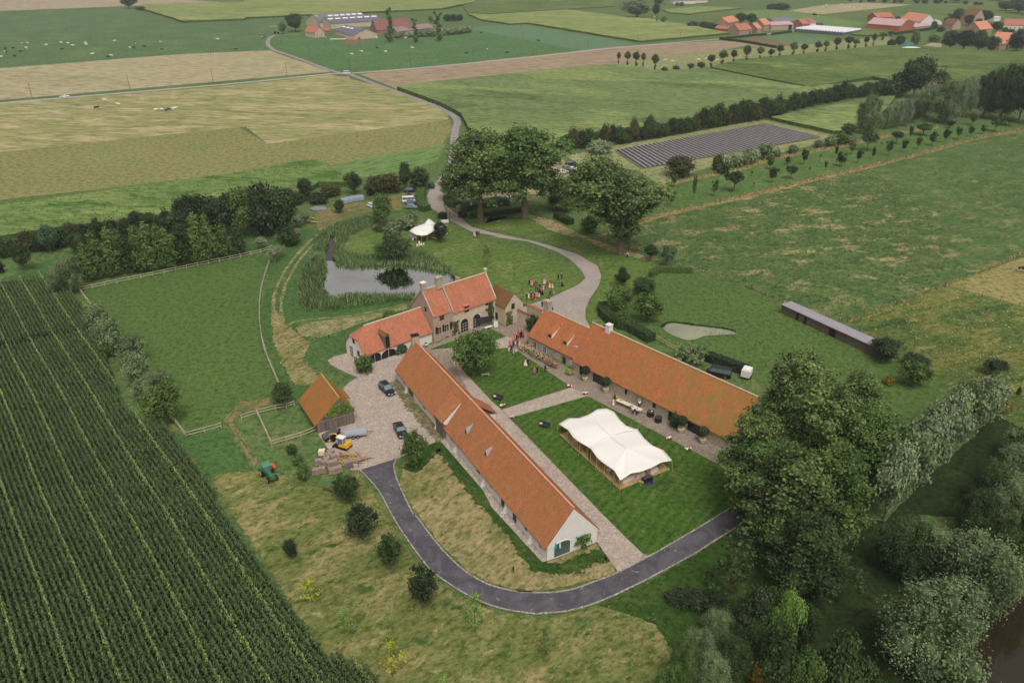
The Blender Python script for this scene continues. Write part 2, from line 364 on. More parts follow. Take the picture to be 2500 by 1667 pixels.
        w, h = 5, 12; b = [((U(-.9,.9),U(-.9,.9),z),(U(.8,1.5),U(.8,1.5),U(.8,1.3))) for z in (1.6,2.6,3.8,5,6.2,7.4,8.6,9.8)]+[((1.2,0,10.6),(.6,.6,.9)),((-1.3,.2,11),(.8,.6,.7))]; tr.tube((0,0,-.2),(0,0,10), .25, .1, 7); V, R = blobs_quads(b, .35, .6, rng)
    rz = V.shape[0]
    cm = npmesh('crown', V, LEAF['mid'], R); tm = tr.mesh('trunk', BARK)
    VAR[key] = (cm, tm, w, h); return VAR[key]
def hash_(s): return sum((i+1)*ord(c) for i, c in enumerate(s))
LEAF = {}
for k_, a_, b_, t_ in (('creeper',(70,100,34),(134,160,62),.25), ('mid',(48,72,34),(116,140,70),.15), ('dark',(34,50,28),(86,106,56),.12), ('vdark',(28,38,24),(76,90,54),.1), ('grey',(64,82,50),(142,156,108),.15), ('olive',(56,76,38),(124,142,72),.15),
    ('yellow',(140,150,40),(190,190,70),.3), ('light',(96,134,56),(150,180,90),.3), ('autumn',(52,62,36),(104,98,52),.2), ('silver',(84,102,70),(162,174,128),.15), ('big',(50,68,36),(130,148,82),.15), ('blue',(52,76,52),(98,124,88),.2), ('gold',(110,94,36),(156,130,56),.25)):
    LEAF[k_] = leafy('leaf_'+k_, a_, b_, t_, (120,88,44) if k_ == 'autumn' else None)
BARK = plain('bark', (112,98,80), .95, .25, 3)
RNG = random.Random(5); NTREE = [0]
NOTRUNK = ('shrub','hedgeb')
def place_tree(X, Y, wm, hm, kind, mt, label, cat='tree', group=None, name=None, z=0.0, rz=None, seed=None):
    NTREE[0] += 1; cm, tm, w, h = variant(kind, seed if seed is not None else NTREE[0] % (4 if kind in ('oak','oak2','hedgeb','park','orch','shrub') else 3 if kind in ('big','willow','cone','umb','ball','young') else 1))
    nm = name or {'shrub':'bush','hedgeb':'bush','ball':'pollard_willow','orch':'fruit_tree','willow':'willow_tree','pine':'pine_tree','young':'young_tree'}.get(kind, 'tree')
    r = empty(nm, (X, Y, z), RNG.uniform(0, 6.28) if rz is None else rz, label, cat, group, (wm/w, wm/w, hm/h))
    c = put('crown', cm, r); paint(c, LEAF[mt]); put('trunk', tm, r)
    return r
def tree(t, bx, by, ty, w, kind, mt, label, cat='tree', group=None, name=None):
    s = TL[t][2]; shrub = kind in NOTRUNK
    X, Y = g(t, bx, by); dpt = depth(Y); pm = F/dpt; wm = w/s/pm
    rx, ry, rz = ray(t, bx, by); th = atan2(-rz, ry); E = (by-ty)/s/pm
    if shrub:
        hm = sqrt(max(E*E-(wm*sin(th))**2, (.45*E)**2))/cos(th)
        byc = (by+ty)/2+(hm/2*cos(th))*pm*s; X, Y = g(t, bx, byc)
    else:
        lo, hi = .2, 60
        for _ in range(30):
            m = (lo+hi)/2; v = .6*m*cos(th)+.5*sqrt((.8*m*cos(th))**2+(wm*sin(th))**2)
            if v < E: lo = m
            else: hi = m
        hm = max(lo, .4*E)
    return place_tree(X, Y, wm, hm, kind, mt, label, cat, group, name)
# ---------------------------------------------------------------- ground sheets
def pip(P, poly):
    x, y = P[:,0], P[:,1]; ins = np.zeros(len(P), bool); n = len(poly); j = n-1
    for i in range(n):
        xi, yi = poly[i]; xj, yj = poly[j]
        if yi != yj: ins ^= ((yi > y) != (yj > y)) & (x < (xj-xi)*(y-yi)/(yj-yi)+xi)
        j = i
    return ins
def wobble(p, step, amp, seed=1, closed=True):
    r = random.Random(seed); out = []; n = len(p)
    for i in range(n if closed else n-1):
        a, b = p[i], p[(i+1) % n]; L = hypot(b[0]-a[0], b[1]-a[1]); k = max(1, min(60, int(L/step)))
        for j in range(k):
            t = j/k; d = r.uniform(-amp, amp) if j else 0
            out.append((a[0]+(b[0]-a[0])*t-(b[1]-a[1])/max(L,.01)*d, a[1]+(b[1]-a[1])*t+(b[0]-a[0])/max(L,.01)*d))
    if not closed: out.append(p[-1])
    return out
def smooth(p, n=3, closed=False):
    "Catmull-Rom through the points"
    out = []; N = len(p)
    for i in range(N if closed else N-1):
        P = [p[(i+k) % N] if closed else p[min(max(i+k,0),N-1)] for k in (-1,0,1,2)]
        for j in range(n):
            t = j/n; out.append(tuple(.5*((2*P[1][a])+(-P[0][a]+P[2][a])*t+(2*P[0][a]-5*P[1][a]+4*P[2][a]-P[3][a])*t*t+(-P[0][a]+3*P[1][a]-3*P[2][a]+P[3][a])*t**3) for a in (0,1)))
    if not closed: out.append(p[-1])
    return out
LV = {'f':0, 'n':0}
def sheet(name, poly, mat, grp='n', wob=(6,.35), kind='structure', z=None, fr=None):
    LV[grp] += 1; z = .004*LV[grp] if z is None else z
    if isinstance(poly, str): poly = pts(poly)
    if fr is None: fr = .9 if (wob and wob[1] >= .3 and grp == 'n') else 0
    if wob: poly = wobble(poly, wob[0]*(2 if fr else 1), wob[1], LV[grp])
    m = MB(); m.add([(x, y, z) for x, y in poly], [tuple(range(len(poly)))])
    me = m.mesh(name, mat)
    if me.polygons[0].normal.z < 0: me.flip_normals()
    if fr:
        bm = bmesh.new(); bm.from_mesh(me); n0 = len(bm.verts); bmesh.ops.inset_region(bm, faces=list(bm.faces), thickness=fr, use_even_offset=False, use_boundary=True)
        outer = {v.index for v in bm.verts if v.is_boundary}; bm.to_mesh(me); bm.free()
        a = me.attributes.new('fade', 'FLOAT', 'POINT'); bv = [0.0]*len(me.vertices); cnt = {}
        for e in me.edges: cnt[e.key] = 0
        for p in me.polygons:
            for k in p.edge_keys: cnt[k] += 1
        for k, c_ in cnt.items():
            if c_ == 1: bv[k[0]] = bv[k[1]] = 1.0
        a.data.foreach_set('value', bv)
    return tag(put(name, me), kind=kind)
def ribbon(name, line, wd, mat, z=None, grp='n', kind='structure', soft=False):
    if isinstance(line, str): line = pts(line)
    line = smooth(line, 5); LV[grp] += 1; z = .004*LV[grp] if z is None else z
    L = []; n = len(line)
    for i in range(n):
        a = line[max(0,i-1)]; b = line[min(n-1,i+1)]; d = hypot(b[0]-a[0], b[1]-a[1]) or 1; q = wd if not callable(wd) else wd(i/(n-1))
        L += [(line[i][0]-(b[1]-a[1])/d*q/2, line[i][1]+(b[0]-a[0])/d*q/2, z), (line[i][0]+(b[1]-a[1])/d*q/2, line[i][1]-(b[0]-a[0])/d*q/2, z)]
    m = MB()
    if soft:
        L = [p for i in range(n) for p in (L[2*i], (line[i][0], line[i][1], z), L[2*i+1])]; m.add(L, [(3*i+k, 3*i+k+1, 3*i+k+4, 3*i+k+3) for i in range(n-1) for k in (0,1)]); me = m.mesh(name, mat)
        a = me.attributes.new('fade', 'FLOAT', 'POINT'); a.data.foreach_set('value', [1.0 if (j % 3 != 1 or j < 3 or j >= 3*n-3) else 0.0 for j in range(3*n)]); return tag(put(name, me), kind=kind)
    m.add(L, [(2*i, 2*i+1, 2*i+3, 2*i+2) for i in range(n-1)])
    return tag(put(name, m.mesh(name, mat)), kind=kind)
def scatter(poly, dens, rng):
    p = np.array(poly); lo, hi = p.min(0), p.max(0); n = int(dens*(hi[0]-lo[0])*(hi[1]-lo[1])); n = min(n, 400000)
    P = rng.uniform(lo, hi, (n,2)); return P[pip(P, poly)]
def blades(name, poly, dens, h, wd, mat, seed=3, lean=.3, label=None, cat=None, base=0.0):
    "upright leaf blades over a patch of ground, one piece of ground cover"
    if isinstance(poly, str): poly = pts(poly)
    rng = np.random.default_rng(seed); P = scatter(poly, dens, rng); n = len(P)
    a = rng.uniform(0, 2*pi, n); d = np.stack([np.cos(a), np.sin(a), 0*a], 1)*wd; z = h*rng.uniform(.65, 1.1, n)
    B = np.concatenate([P, np.full((n,1), base)], 1); ln = rng.normal(size=(n,2))*lean*z[:,None]
    T = B+np.stack([ln[:,0], ln[:,1], z], 1); M_ = (B+T)/2
    V = np.stack([B-d*.5, M_+d*.5, T, M_-d*.5], 1)
    o = put(name, npmesh(name, V, mat, rng.uniform(size=n))); return tag(o, label, cat, kind='stuff')
def slab(name, poly, h, mat, matside=None, dens=0, bl=None, label=None, cat='crop', seed=2, tuft=.35, wob=(4,.3)):
    "standing crop: block of plants with ragged sides; leaf tufts over the top when near"
    if isinstance(poly, str): poly = pts(poly)
    poly = wobble(poly, wob[0], wob[1], seed); n = len(poly); m = MB()
    m.add([(x,y,h) for x,y in poly], [tuple(range(n))]); A = MB(); A.add([(x,y,h) for x,y in poly], [tuple(range(n))])
    up = A.mesh('tmp', mat).polygons[0].normal.z > 0
    if not up: poly = poly[::-1]; m = MB(); m.add([(x,y,h) for x,y in poly], [tuple(range(n))])
    c = m; c.add([(x,y,0) for x,y in poly]+[(x,y,h) for x,y in poly], [(i,(i+1)%n,n+(i+1)%n,n+i) for i in range(n)], 1)
    o = c.build(name, [mat, matside or mat]); tag(o, label, cat, kind='stuff')
    if dens:
        rng = np.random.default_rng(seed); P = scatter(poly, dens, rng); k = len(P); a = rng.uniform(0,2*pi,k)
        d = np.stack([np.cos(a), np.sin(a), 0*a],1)*tuft; B = np.concatenate([P, np.full((k,1),h-.25)],1); T = B+np.stack([rng.normal(size=k)*.15, rng.normal(size=k)*.15, rng.uniform(.3,.75,k)],1)
        V = np.stack([B-d, B+d*.3, T+d*.4, T-d*.4],1); q = put('leaf_tuft', npmesh('leaf_tuft', V, bl or LEAF['light'], rng.uniform(size=k)), o); q['kind'] = 'stuff'
    return o
# ---------------------------------------------------------------- ground materials
D = radians
gm = {}
gm['base'] = ground('g_base', (92,112,66), [((120,120,80), .05, .5, .7, .4)], (1.6,.3))
gm['past'] = ground('g_past', (88,112,74), [((104,124,84), .03, .45, .65, .3)], (.8,.14), .08)
gm['pastc'] = ground('g_pastc', (86,116,74), [((122,128,90), .05, .52, .75, .5)], (.8,.14), .08)
gm['stub'] = ground('g_stub', (172,158,128), [((150,148,108), .04, .5, .7, .3)], (.9,.10), .06, aniso=(D(8),4))
gm['pink'] = ground('g_pink', (172,154,134), [((160,138,116), .05, .5, .7, .3)], (.8,.10), .06, aniso=(D(8),4))
gm['brown'] = ground('g_brown', (160,138,118), [((140,112,92), .04, .55, .8, .3)], (.9,.12), .07, aniso=(D(20),5))
gm['hay'] = ground('g_hay', (148,144,98), [((176,160,124), .10, .48, .60, .5), ((110,128,76), .045, .56, .70, .6)], (.9,.14), .08, aniso=(D(8),4))
gm['olive'] = ground('g_olive', (136,132,88), [((118,130,80), .05, .5, .68, .3)], (1.3,.13), .07, mott=(146,128,92))
gm['olgr'] = ground('g_olgr', (108,132,80), [((126,134,86), .06, .5, .7, .3)], (1.2,.12), .06, aniso=(D(-50),4))
gm['blugr'] = ground('g_blugr', (100,126,96), [((108,128,90), .04, .5, .7, .3)], (.8,.15), .06)
gm['strip'] = ground('g_strip', (142,142,100), [((160,148,114), .08, .52, .7, .4)], (1,.15), .1)
gm['orch'] = ground('g_orch', (88,112,62), [((112,124,76), .09, .5, .7, .5)], (1.6,.2), .12)
gm['mead'] = ground('g_mead', (78,102,58), [((102,116,70), .16, .44, .62, .3), ((60,86,50), .25, .54, .68, .4), ((90,122,84), .06, .64, .72, .3), ((158,142,106), .15, .53, .63, .4, 92, 244, 92), ((154,138,102), .10, .61, .69, .5), ((112,120,72), .9, .55, .68, .1)], (2.0,.24), .12, aniso=(D(-20),1.5))
gm['mead2'] = ground('g_mead2', (86,104,54), [((122,120,66), .12, .46, .60, .8), ((58,84,46), .07, .56, .66, .8), ((142,130,84), .18, .6, .68, 1.0)], (1.8,.24), .14, aniso=(D(-20),2))
gm['tan'] = ground('g_tan', (146,134,88), [((122,124,74), .08, .5, .65, .5)], (1.5,.16), .1)
gm['tuss'] = ground('g_tuss', (166,144,104), [((140,126,84), .4, .45, .6, .4)], (2.5,.3), .15)
gm['padd'] = ground('g_padd', (86,108,58), [((92,112,60), .06, .5, .7, .4), ((132,110,76), .35, .66, .74, .4)], (2.2,.2), .1)
gm['rough'] = ground('g_rough', (76,104,58), [((98,112,66), .08, .5, .66, .5), ((124,116,80), .2, .62, .72, .5)], (2.4,.24), .12)
gm['dry'] = ground('g_dry', (150,136,98), [((112,114,66), .16, .46, .66, .2), ((80,94,48), .9, .56, .68, .2), ((168,148,112), .5, .52, .72, .2)], (2.8,.22), .08, aniso=(D(-52),2))
gm['dry2'] = ground('g_dry2', (108,114,64), [((146,134,92), .14, .44, .64, .3), ((70,92,44), .5, .53, .66, .3), ((164,146,108), .7, .58, .70, .3), ((84,104,52), 1.3, .56, .66, 0)], (2.8,.22), .10, aniso=(D(-35),1.6))
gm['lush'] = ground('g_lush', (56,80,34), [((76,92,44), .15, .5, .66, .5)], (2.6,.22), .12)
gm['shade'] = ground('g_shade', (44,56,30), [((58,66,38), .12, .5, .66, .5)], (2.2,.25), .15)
gm['lawn'] = ground('g_lawn', (96,116,58), [((120,126,78), .12, .5, .68, .8), ((74,100,48), .08, .52, .68, .6)], (2.2,.17), .1, stripe=(D(70), 2.6, .05, 3))
gm['court'] = ground('g_court', (72,98,42), [((90,108,54), .25, .5, .68, .4), ((58,82,36), .12, .55, .7, .4)], (3,.16), .08, stripe=(D(37), 1.5, .11, 1.2))
gm['sand'] = ground('g_sand', (164,142,112), [((126,122,78), .3, .46, .6, .6)], (2.4,.18), .1)
gm['dirt'] = ground('g_dirt', (136,120,84), [((92,106,60), .25, .42, .62, .8)], (2.4,.2), .1)
gm['track'] = ground('g_track', (154,142,108), [((112,118,72), .35, .42, .60, .6)], (2.6,.2), .1)
gm['soil'] = ground('g_soil', (128,104,82), [], (2,.15), .1)
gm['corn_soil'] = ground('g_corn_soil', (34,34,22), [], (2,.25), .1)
gm['crop'] = ground('g_crop', (112,128,82), [((134,144,90), .018, .48, .60, .6), ((92,110,68), .03, .52, .66, .5)], (1.0,.32), .14, aniso=(D(20),2.5), bump=.8)
gm['crop2'] = ground('g_crop2', (98,114,64), [((116,126,74), .025, .48, .62, .5), ((76,98,48), .04, .52, .66, .5)], (.9,.32), .14, aniso=(D(20),2.5), bump=.8)
gm['cropy'] = ground('g_cropy', (134,144,86), [((150,152,98), .025, .48, .62, .5), ((116,130,78), .05, .52, .66, .4)], (.7,.22), .10, aniso=(D(6),4), bump=.6)
gm['cropb'] = ground('g_cropb', (110,130,74), [((126,140,84), .05, .46, .60, .6), ((76,108,48), .07, .52, .64, .5)], (1.6,.3), .14, aniso=(D(10),3), bump=.8)
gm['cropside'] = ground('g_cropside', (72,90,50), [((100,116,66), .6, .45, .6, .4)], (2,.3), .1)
# cobbles, gravel, asphalt, roads
def cobble(name, c1, c2, c3, scale=3.2, rand=.9, moss=None):
    b = NB(name, .9); pos = b.n('ShaderNodeNewGeometry').outputs['Position']
    vo = b.n('ShaderNodeTexVoronoi'); vo.inputs['Scale'].default_value = scale; vo.inputs['Randomness'].default_value = rand; b.l(pos, vo.inputs['Vector'])
    ve = b.n('ShaderNodeTexVoronoi', feature='DISTANCE_TO_EDGE'); ve.inputs['Scale'].default_value = scale; ve.inputs['Randomness'].default_value = rand; b.l(pos, ve.inputs['Vector'])
    sp = b.n('ShaderNodeSeparateColor'); b.l(vo.outputs['Color'], sp.inputs[0])
    col = b.mix(sp.outputs[0], lin(c1), lin(c2)); col = b.mix(b.ramp(ve.outputs['Distance'], .09, .02), col, lin(c3))
    n = b.noise(pos, .22, 5, .65); col = val(b, col, n, .88, 1.1); col = val(b, col, b.noise(pos, 1.3, 4), .92, 1.08)
    if moss: col = b.mix(b.ramp(b.noise(pos, .12, 4), .55, .75), col, lin(moss))
    b.bump(ve.outputs['Distance'], .25, .05); MATS[name] = b.out(col); return b.m
gm['cob'] = cobble('g_cob', (186,172,158), (160,142,130), (130,116,100), 3.0)
gm['cobd'] = cobble('g_cobd', (160,144,130), (130,112,102), (104,94,72), 3.0, moss=(116,106,78))
gm['grav'] = cobble('g_grav', (178,164,152), (150,136,128), (128,116,106), 4.5)
gm['flag'] = cobble('g_flag', (180,168,154), (158,146,134), (132,120,104), 1.1, .5)
gm['kerb'] = cobble('g_kerb', (182,172,158), (150,140,126), (110,100,84), 2.4, .6)
def asphalt(name, c1, c2, c3):
    b = NB(name, .85); pos = b.n('ShaderNodeNewGeometry').outputs['Position']
    n1 = b.noise(pos, .3, 5, .7, 1.2); n2 = b.noise(pos, 5, 3, .7); n3 = b.noise(pos, .9, 4, .7)
    col = b.mix(b.ramp(n1, .42, .62), lin(c1), lin(c2)); col = b.mix(b.ramp(n3, .60, .70), col, lin(c3))
    MATS[name] = b.out(val(b, col, n2, .85, 1.15)); return b.m
gm['asph'] = asphalt('g_asph', (74,71,75), (92,88,92), (130,124,124))
gm['road'] = asphalt('g_road', (160,156,152), (172,166,160), (182,176,168))
gm['lane'] = asphalt('g_lane', (134,126,124), (150,142,138), (164,152,146))
def waterm(name, c, rough, ior, spec, ripple=.02):
    b = NB(name, rough); b.b.inputs['Specular IOR Level'].default_value = spec; b.b.inputs['IOR'].default_value = ior
    pos = b.n('ShaderNodeNewGeometry').outputs['Position']; b.bump(b.noise(pos, 1.2, 3), ripple, .2)
    col = val(b, lin(c), b.noise(pos, .08, 3), .8, 1.2); MATS[name] = b.out(col); return b.m
gm['water'] = waterm('g_water', (226,223,216), .03, 1.5, 1.0  , .003); gm['water'].node_tree.nodes['Principled BSDF'].inputs['Metallic'].default_value = 1.0
gm['dwater'] = waterm('g_dwater', (44,36,24), .05, 1.5, .5)
gm['algae'] = waterm('g_algae', (138,138,114), .3, 1.35, .4)
# ---------------------------------------------------------------- ground
m = MB(); m.add([(-2600,-400,-.004),(2600,-400,-.004),(2600,3400,-.004),(-2600,3400,-.004)], [(0,1,2,3)])
tag(m.build('ground', gm['base']), kind='structure')
sheet('pasture', 'a0 -900 20 0 95 800 62 1000 70 1110 75 1300 165 1500 190; a1 0 160 330 150 330 250 200 290 175 350 210 415; a0 1500 445 0 560 -900 640', gm['past'], 'f', (30,1.5))
sheet('stubble_field', 'a0 -900 -60 1200 -60 1500 0 1830 22 1500 38 1060 50 800 62 0 92 -900 20', gm['pink'], 'f', (40,2))
sheet('stubble_field', 'a0 -900 640 0 560 1500 445 2210 415; a1 260 440 700 590 0 650; a0 0 822 -900 905', gm['stub'], 'f', (40,1.2))
sheet('mown_meadow', 'a1 -2014 850 0 690 690 612 860 650 1250 740 1660 900 1660 985 180 1180 0 1040; a0 1960 1045 0 1250 -900 1360 -900 930', gm['hay'], 'f', (25,1.0))
sheet('stubble_field', 'a0 -900 1360 0 1250 1960 1045; a1 180 1180 1670 985 1690 1060 1500 1310 1300 1390 830 1480 700 1370 0 1420; a0 0 1640 -900 1760', gm['olive'], 'f', (25,1.0))
sheet('grass_field', 'a1 680 1360 1640 1180 1560 1330 1300 1395 1000 1450 820 1500', gm['olgr'], 'f', (20,1.0))
sheet('pasture', 'a1 190 300 560 290 1800 285 1900 245 2350 335; a2 740 415 0 490; a1 1600 535 880 600 770 585 250 390 230 320', gm['pastc'], 'f', (30,1.2))
sheet('cabbage_field', 'a2 -200 235 0 210 290 212 1200 362 740 415 0 275', gm['blugr'], 'f', (30,1.0))
sheet('ploughed_field', 'a1 930 610; a2 335 462 1000 385 1860 335; a3 100 350 330 400 60 380; a2 1760 440 1280 480 1050 530 900 555 0 640; a1 1500 700 1260 740', gm['brown'], 'f', (30,1.0))
sheet('grass_strip', 'a2 1030 530 1280 470 1760 425 2350 380; a3 300 370 900 330 1260 300 1230 395 700 450 0 520; a2 1760 580 1400 598 1100 560', gm['strip'], 'f', (20,1.5))
sheet('grass_field', 'a3 700 130 1100 190 1700 150 2600 120 2600 -20 1450 40', gm['crop2'], 'f', (40,2))
sheet('dry_field', 'a3 420 90 700 45 1000 25 1450 40 700 120 560 110', gm['stub'], 'f', (30,2))
sheet('grass_field', 'a3 -60 100 300 80 700 130 1060 190 900 240 300 170', gm['olgr'], 'f', (30,2))
sheet('garden_soil', 'fm 400 480 830 470 1420 560 1380 600 1150 630', gm['soil'], 'f', (20,.5))
sheet('vegetable_bed', 'fm 850 460 1350 400 2150 500 1750 580 1430 570', gm['blugr'], 'f', (20,.5))
sheet('farm_yard', 'fr 900 540 1100 480 1230 490 1220 560 1000 565', gm['stub'], 'f', (20,.5))
sheet('farm_yard', 'fl 600 420 800 425 1050 415 760 470 720 510 560 500', gm['soil'], 'f', (12,1))
# solar bed verge, orchard, meadows
sheet('grass_strip', 'a2 600 1280 1000 1190 1400 1130 2350 945; a3 230 985 780 1110 600 1200 0 1330; a2 1700 1400 1380 1520 1200 1400 700 1340', gm['strip'], 'n', (20,1))
sheet('orchard_grass', 'a2 1380 1530 1800 1430; a3 400 1280 1140 1140 1640 1040 2500 960 2500 1050 2340 1065 1500 1260 900 1400 220 1568; b2 1600 380 870 590 1000 470', gm['orch'], 'n', (20,1))
sheet('meadow', 'b2 860 600 1230 480 2350 205; b3 1100 20; a3 2000 1135 2340 1070 2900 980; b3 2900 560 1700 990 900 1295 380 1140 100 1030; b2 1650 875 1500 815', gm['mead'], 'n', (25,1))
sheet('dry_meadow', 'b3 1700 995 2900 560 2900 1290 2330 1170', gm['tan'], 'n', (20,1))
sheet('meadow', 'b3 900 1300 1700 1005 2330 1175 2900 1300; c3 2900 700 2350 1000 1700 500 1300 180 1100 80; b3 1100 1420', gm['mead2'], 'n', (20,1))
sheet('pasture', 'b2 900 1180 1300 930 1650 880 2350 1130; b3 380 1150 380 1200; b3 1050 1510; c3 1700 420 1600 700 1200 900 300 600; c2 2130 400 1730 250 1500 140; b2 1330 1480 900 1290', gm['padd'], 'n', (20,1))
tg = leafy('leaf_tussock', (150,132,92), (196,170,124), .2)
for i, ln in enumerate(('a2 1380 1530 1800 1435 2060 1385; a3 150 1345 400 1280 800 1212 1140 1140 1400 1080 1640 1045', 'b2 880 590 1230 475 1500 400 2350 205; b3 500 165 1100 20; a3 1500 1262 2000 1132 2340 1068')):
    p = smooth(pts(ln), 4); n = len(p); P = [(x, y+1.5+random.Random(i*99+k).uniform(-.7,.7)) for k, (x, y) in enumerate(p)]+[(x+.3, y-1.5+random.Random(i*77+k).uniform(-.7,.7)) for k, (x, y) in list(enumerate(p))[::-1]]
    sheet('grass_verge', P, gm['tuss'], 'n', None)
    blades('dry_tussocks', P, 2.2, .9, .5, tg, 4+i, .3, ('tan tussock strip above the orchard rows', 'long tan tussock strip between orchard and big green meadow')[i], 'dry grass')
for i, (ln, lb) in enumerate((('b2 1500 815 1650 872 1900 930 2350 1120; b3 100 1035 380 1145 640 1230 900 1300', 'rough tussocks along the wire fence behind the stone shelter'), ('b3 900 1300 1300 1150 1710 1000 2050 870 2350 720', 'rough grass strip between the meadow and the tan field'), ('b2 870 590 1000 650 1260 730', 'dry tussocks under the bare fence by the big tree'))):
    p = smooth(pts(ln), 4); P = [(x, y+.8) for x, y in p]+[(x+.3, y-.8) for x, y in p[::-1]]
    blades('grass_tussocks', P, 2.5, .8, .4, tg, 14+i, .3, lb, 'dry grass')
# near grounds
sheet('paddock', 'b0 660 1035 2230 690; b1 190 820 110 1150 130 1400; c1 170 200 280 480; c0 2330 560 1830 815 1525 885 1300 700 900 100; b0 735 1160', gm['padd'], 'n', (10,.3))
sheet('rough_grass', 'b0 0 960 600 690 2050 560; b1 0 600 250 600 600 500 900 270 1100 250 1500 200 1640 420 1500 380 1300 400 700 480 560 620 250 900 0 740', gm['rough'], 'n', (10,.6))
sheet('bare_earth', 'b1 560 380 700 350 1000 300 1280 240 1450 230 1280 380 1000 400 900 420 740 490 600 560 560 460', gm['dirt'], 'n', (5,.8))
sheet('grass_verge', 'b1 190 820 600 560 700 500 740 740 640 800 640 980 500 1150 1350 1080 1380 1200 900 1400 830 1500; c1 850 205 670 290 800 380 920 410 600 470 400 620 280 480 170 200 120 0; b1 120 1200', gm['rough'], 'n', (8,.5))
for k, (a, wd) in enumerate((('b1 600 570 500 660 400 770 310 900 240 1060 225 1250 250 1450 300 1568; c1 300 300', 1.0), ('b1 630 590 530 690 440 790 370 910 310 1040 290 1200 330 1350 400 1500; c1 440 300', .9), ('b1 330 1330 420 1290 600 1270 900 1240 1350 1140', .7))):
    ribbon('farm_track', a, lambda t, wd=wd: wd*(1.7+.3*sin(t*40)), gm['track'], soft=True)
sheet('dry_grass', 'b1 560 1290 1000 1230 1330 1150 1330 1190 900 1330 800 1370 620 1430 430 1420 400 1340', gm['track'], 'n', (4,.5))
sheet('bare_earth', 'c0 1780 800 1960 600 2220 565 2240 620 2000 720 1930 770 2130 1090 2080 1160 1960 960 1870 820', gm['dirt'], 'n', (3,.5))
sheet('rough_grass', 'c0 1380 840 1530 890 1830 815 1880 820 2100 1180 1980 1260 1800 1300 1700 1240', gm['rough'], 'n', (5,.4))
sheet('mown_lawn', 'b1 1450 560 1650 480 1750 540 1850 600 2000 640 2350 700; b2 300 720 530 800 700 900 770 940 700 1010 450 1110 230 1170 130 1050; b1 2200 1100 1700 900 1500 740 1330 690 1340 640', gm['lawn'], 'n', (8,.4))
sheet('mown_lawn', 'b1 1700 470 1850 450 2250 420; b2 400 400 500 470 700 590 1100 690 1400 820 1260 900 1300 950 1000 1120 900 1180 930 1330 810 1340 770 1270 770 1180 900 950 880 850 700 740 460 650 300 600 0 550; b1 2000 560 1850 500', gm['lawn'], 'n', (8,.4))
sheet('bare_earth', 'b1 1860 460 2200 425; b2 300 410 500 460 700 560 1050 690 1390 790 1280 800 900 700 740 610 600 590 450 540 300 440 0 440; b1 2100 470 1950 500', gm['sand'], 'n', (4,.7))
sheet('mown_lawn', 'b1 810 740 860 640 1000 560 1150 560 1180 700 1100 740 950 760', gm['lawn'], 'n', (4,.4))
sheet('car_park_grass', 'b1 1680 260 1800 200 1900 60 2350 40; b2 250 -20 560 -60 640 0 650 100 500 250 250 260; b1 2350 300 2000 340 1720 340', gm['sand'], 'n', (5,.8))
sheet('dry_meadow', 'c1 -280 1180 200 1150 450 1220 700 1330 850 1180 940 1172; d1 1090 0 1240 270 1450 570 1580 700 1830 860 2080 960 2350 1005; d2 420 1003 850 920 1340 690 1500 800 1500 1568 1500 1800; d1 300 1800; d0 2500 1200 2000 400 1780 100; c0 1700 1250', gm['dry2'], 'n', (8,.5), fr=1.8)
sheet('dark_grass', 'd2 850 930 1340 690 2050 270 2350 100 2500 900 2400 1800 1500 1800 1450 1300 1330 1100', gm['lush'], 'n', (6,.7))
sheet('dark_grass', 'c3 1200 1568 1900 900 2100 700 2500 900 2500 1600; d3 1500 200 2000 1000 1900 1600 900 1700 300 1600; c3 300 1568', gm['shade'], 'n', (6,.7))  # grass colour darkened here to stand in for the woodland's shadow
sheet('dry_grass', 'c1 1270 1110 1240 1290; d1 1270 0 1390 200 1600 470 1800 660 2000 770 2200 820 2350 832; d2 430 835 850 740 1040 665 1020 600 860 410 415 580; d1 1900 0; c1 1600 930', gm['dry'], 'n', (8,.3))
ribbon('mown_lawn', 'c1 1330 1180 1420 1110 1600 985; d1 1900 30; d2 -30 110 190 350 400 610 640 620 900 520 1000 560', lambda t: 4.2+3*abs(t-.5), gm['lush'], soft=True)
sheet('worn_grass', 'b1 205 1150 330 1300 450 1380 560 1480; c1 500 250 640 420 560 490 380 480 270 300 190 100', gm['dry'], 'n', (5,.4), fr=1.6)
# paving
sheet('gravel_drive', 'gate 1000 300 1220 430 1220 620 1200 780 1300 850 1560 960; b1 1850 520 2000 560 2350 640; b2 0 555 400 650 700 740 870 840 900 920 880 1000 800 1120 770 1200 770 1270 820 1360 600 1400 200 1210 300 1160 480 1100 700 1000 770 940 740 880 650 790 530 720 300 640 0 600; b1 2080 600 1850 560 1680 470; gate 1240 900 1120 900 930 770 900 640 800 500 850 400', gm['grav'], 'n', (6,.08))
sheet('courtyard_paving', 'c1 1470 150 1600 120 1750 0; ct 310 930 520 900 700 960 900 840 1000 880 1060 1000 1000 1200 1570 1545; brn 30 170 280 300 1360 850 2300 1350; c2 1990 1100 1900 1200; d2 1300 530 1240 600 1040 668 860 410; c2 0 700; c1 1350 110', gm['cobd'], 'n', None)
sheet('courtyard_paving', 'c1 670 270 720 240 850 205 950 240 1240 230 1330 200 1640 900 1600 930 1500 960 1300 1050 1240 1080 940 1170 870 1172 800 1130 690 1020 590 870 800 500 850 450 920 410 860 390 700 310', gm['cob'], 'n', (6,.05))
gm['mossc'] = ground('g_mossc', (134,122,98), [((104,98,64), .5, .45, .6, .3)], (3,.25), .12)
ribbon('mossy_cobbles', 'c1 1225 420 1320 580 1440 740 1560 860 1620 930', 4.6, gm['mossc'], soft=True)
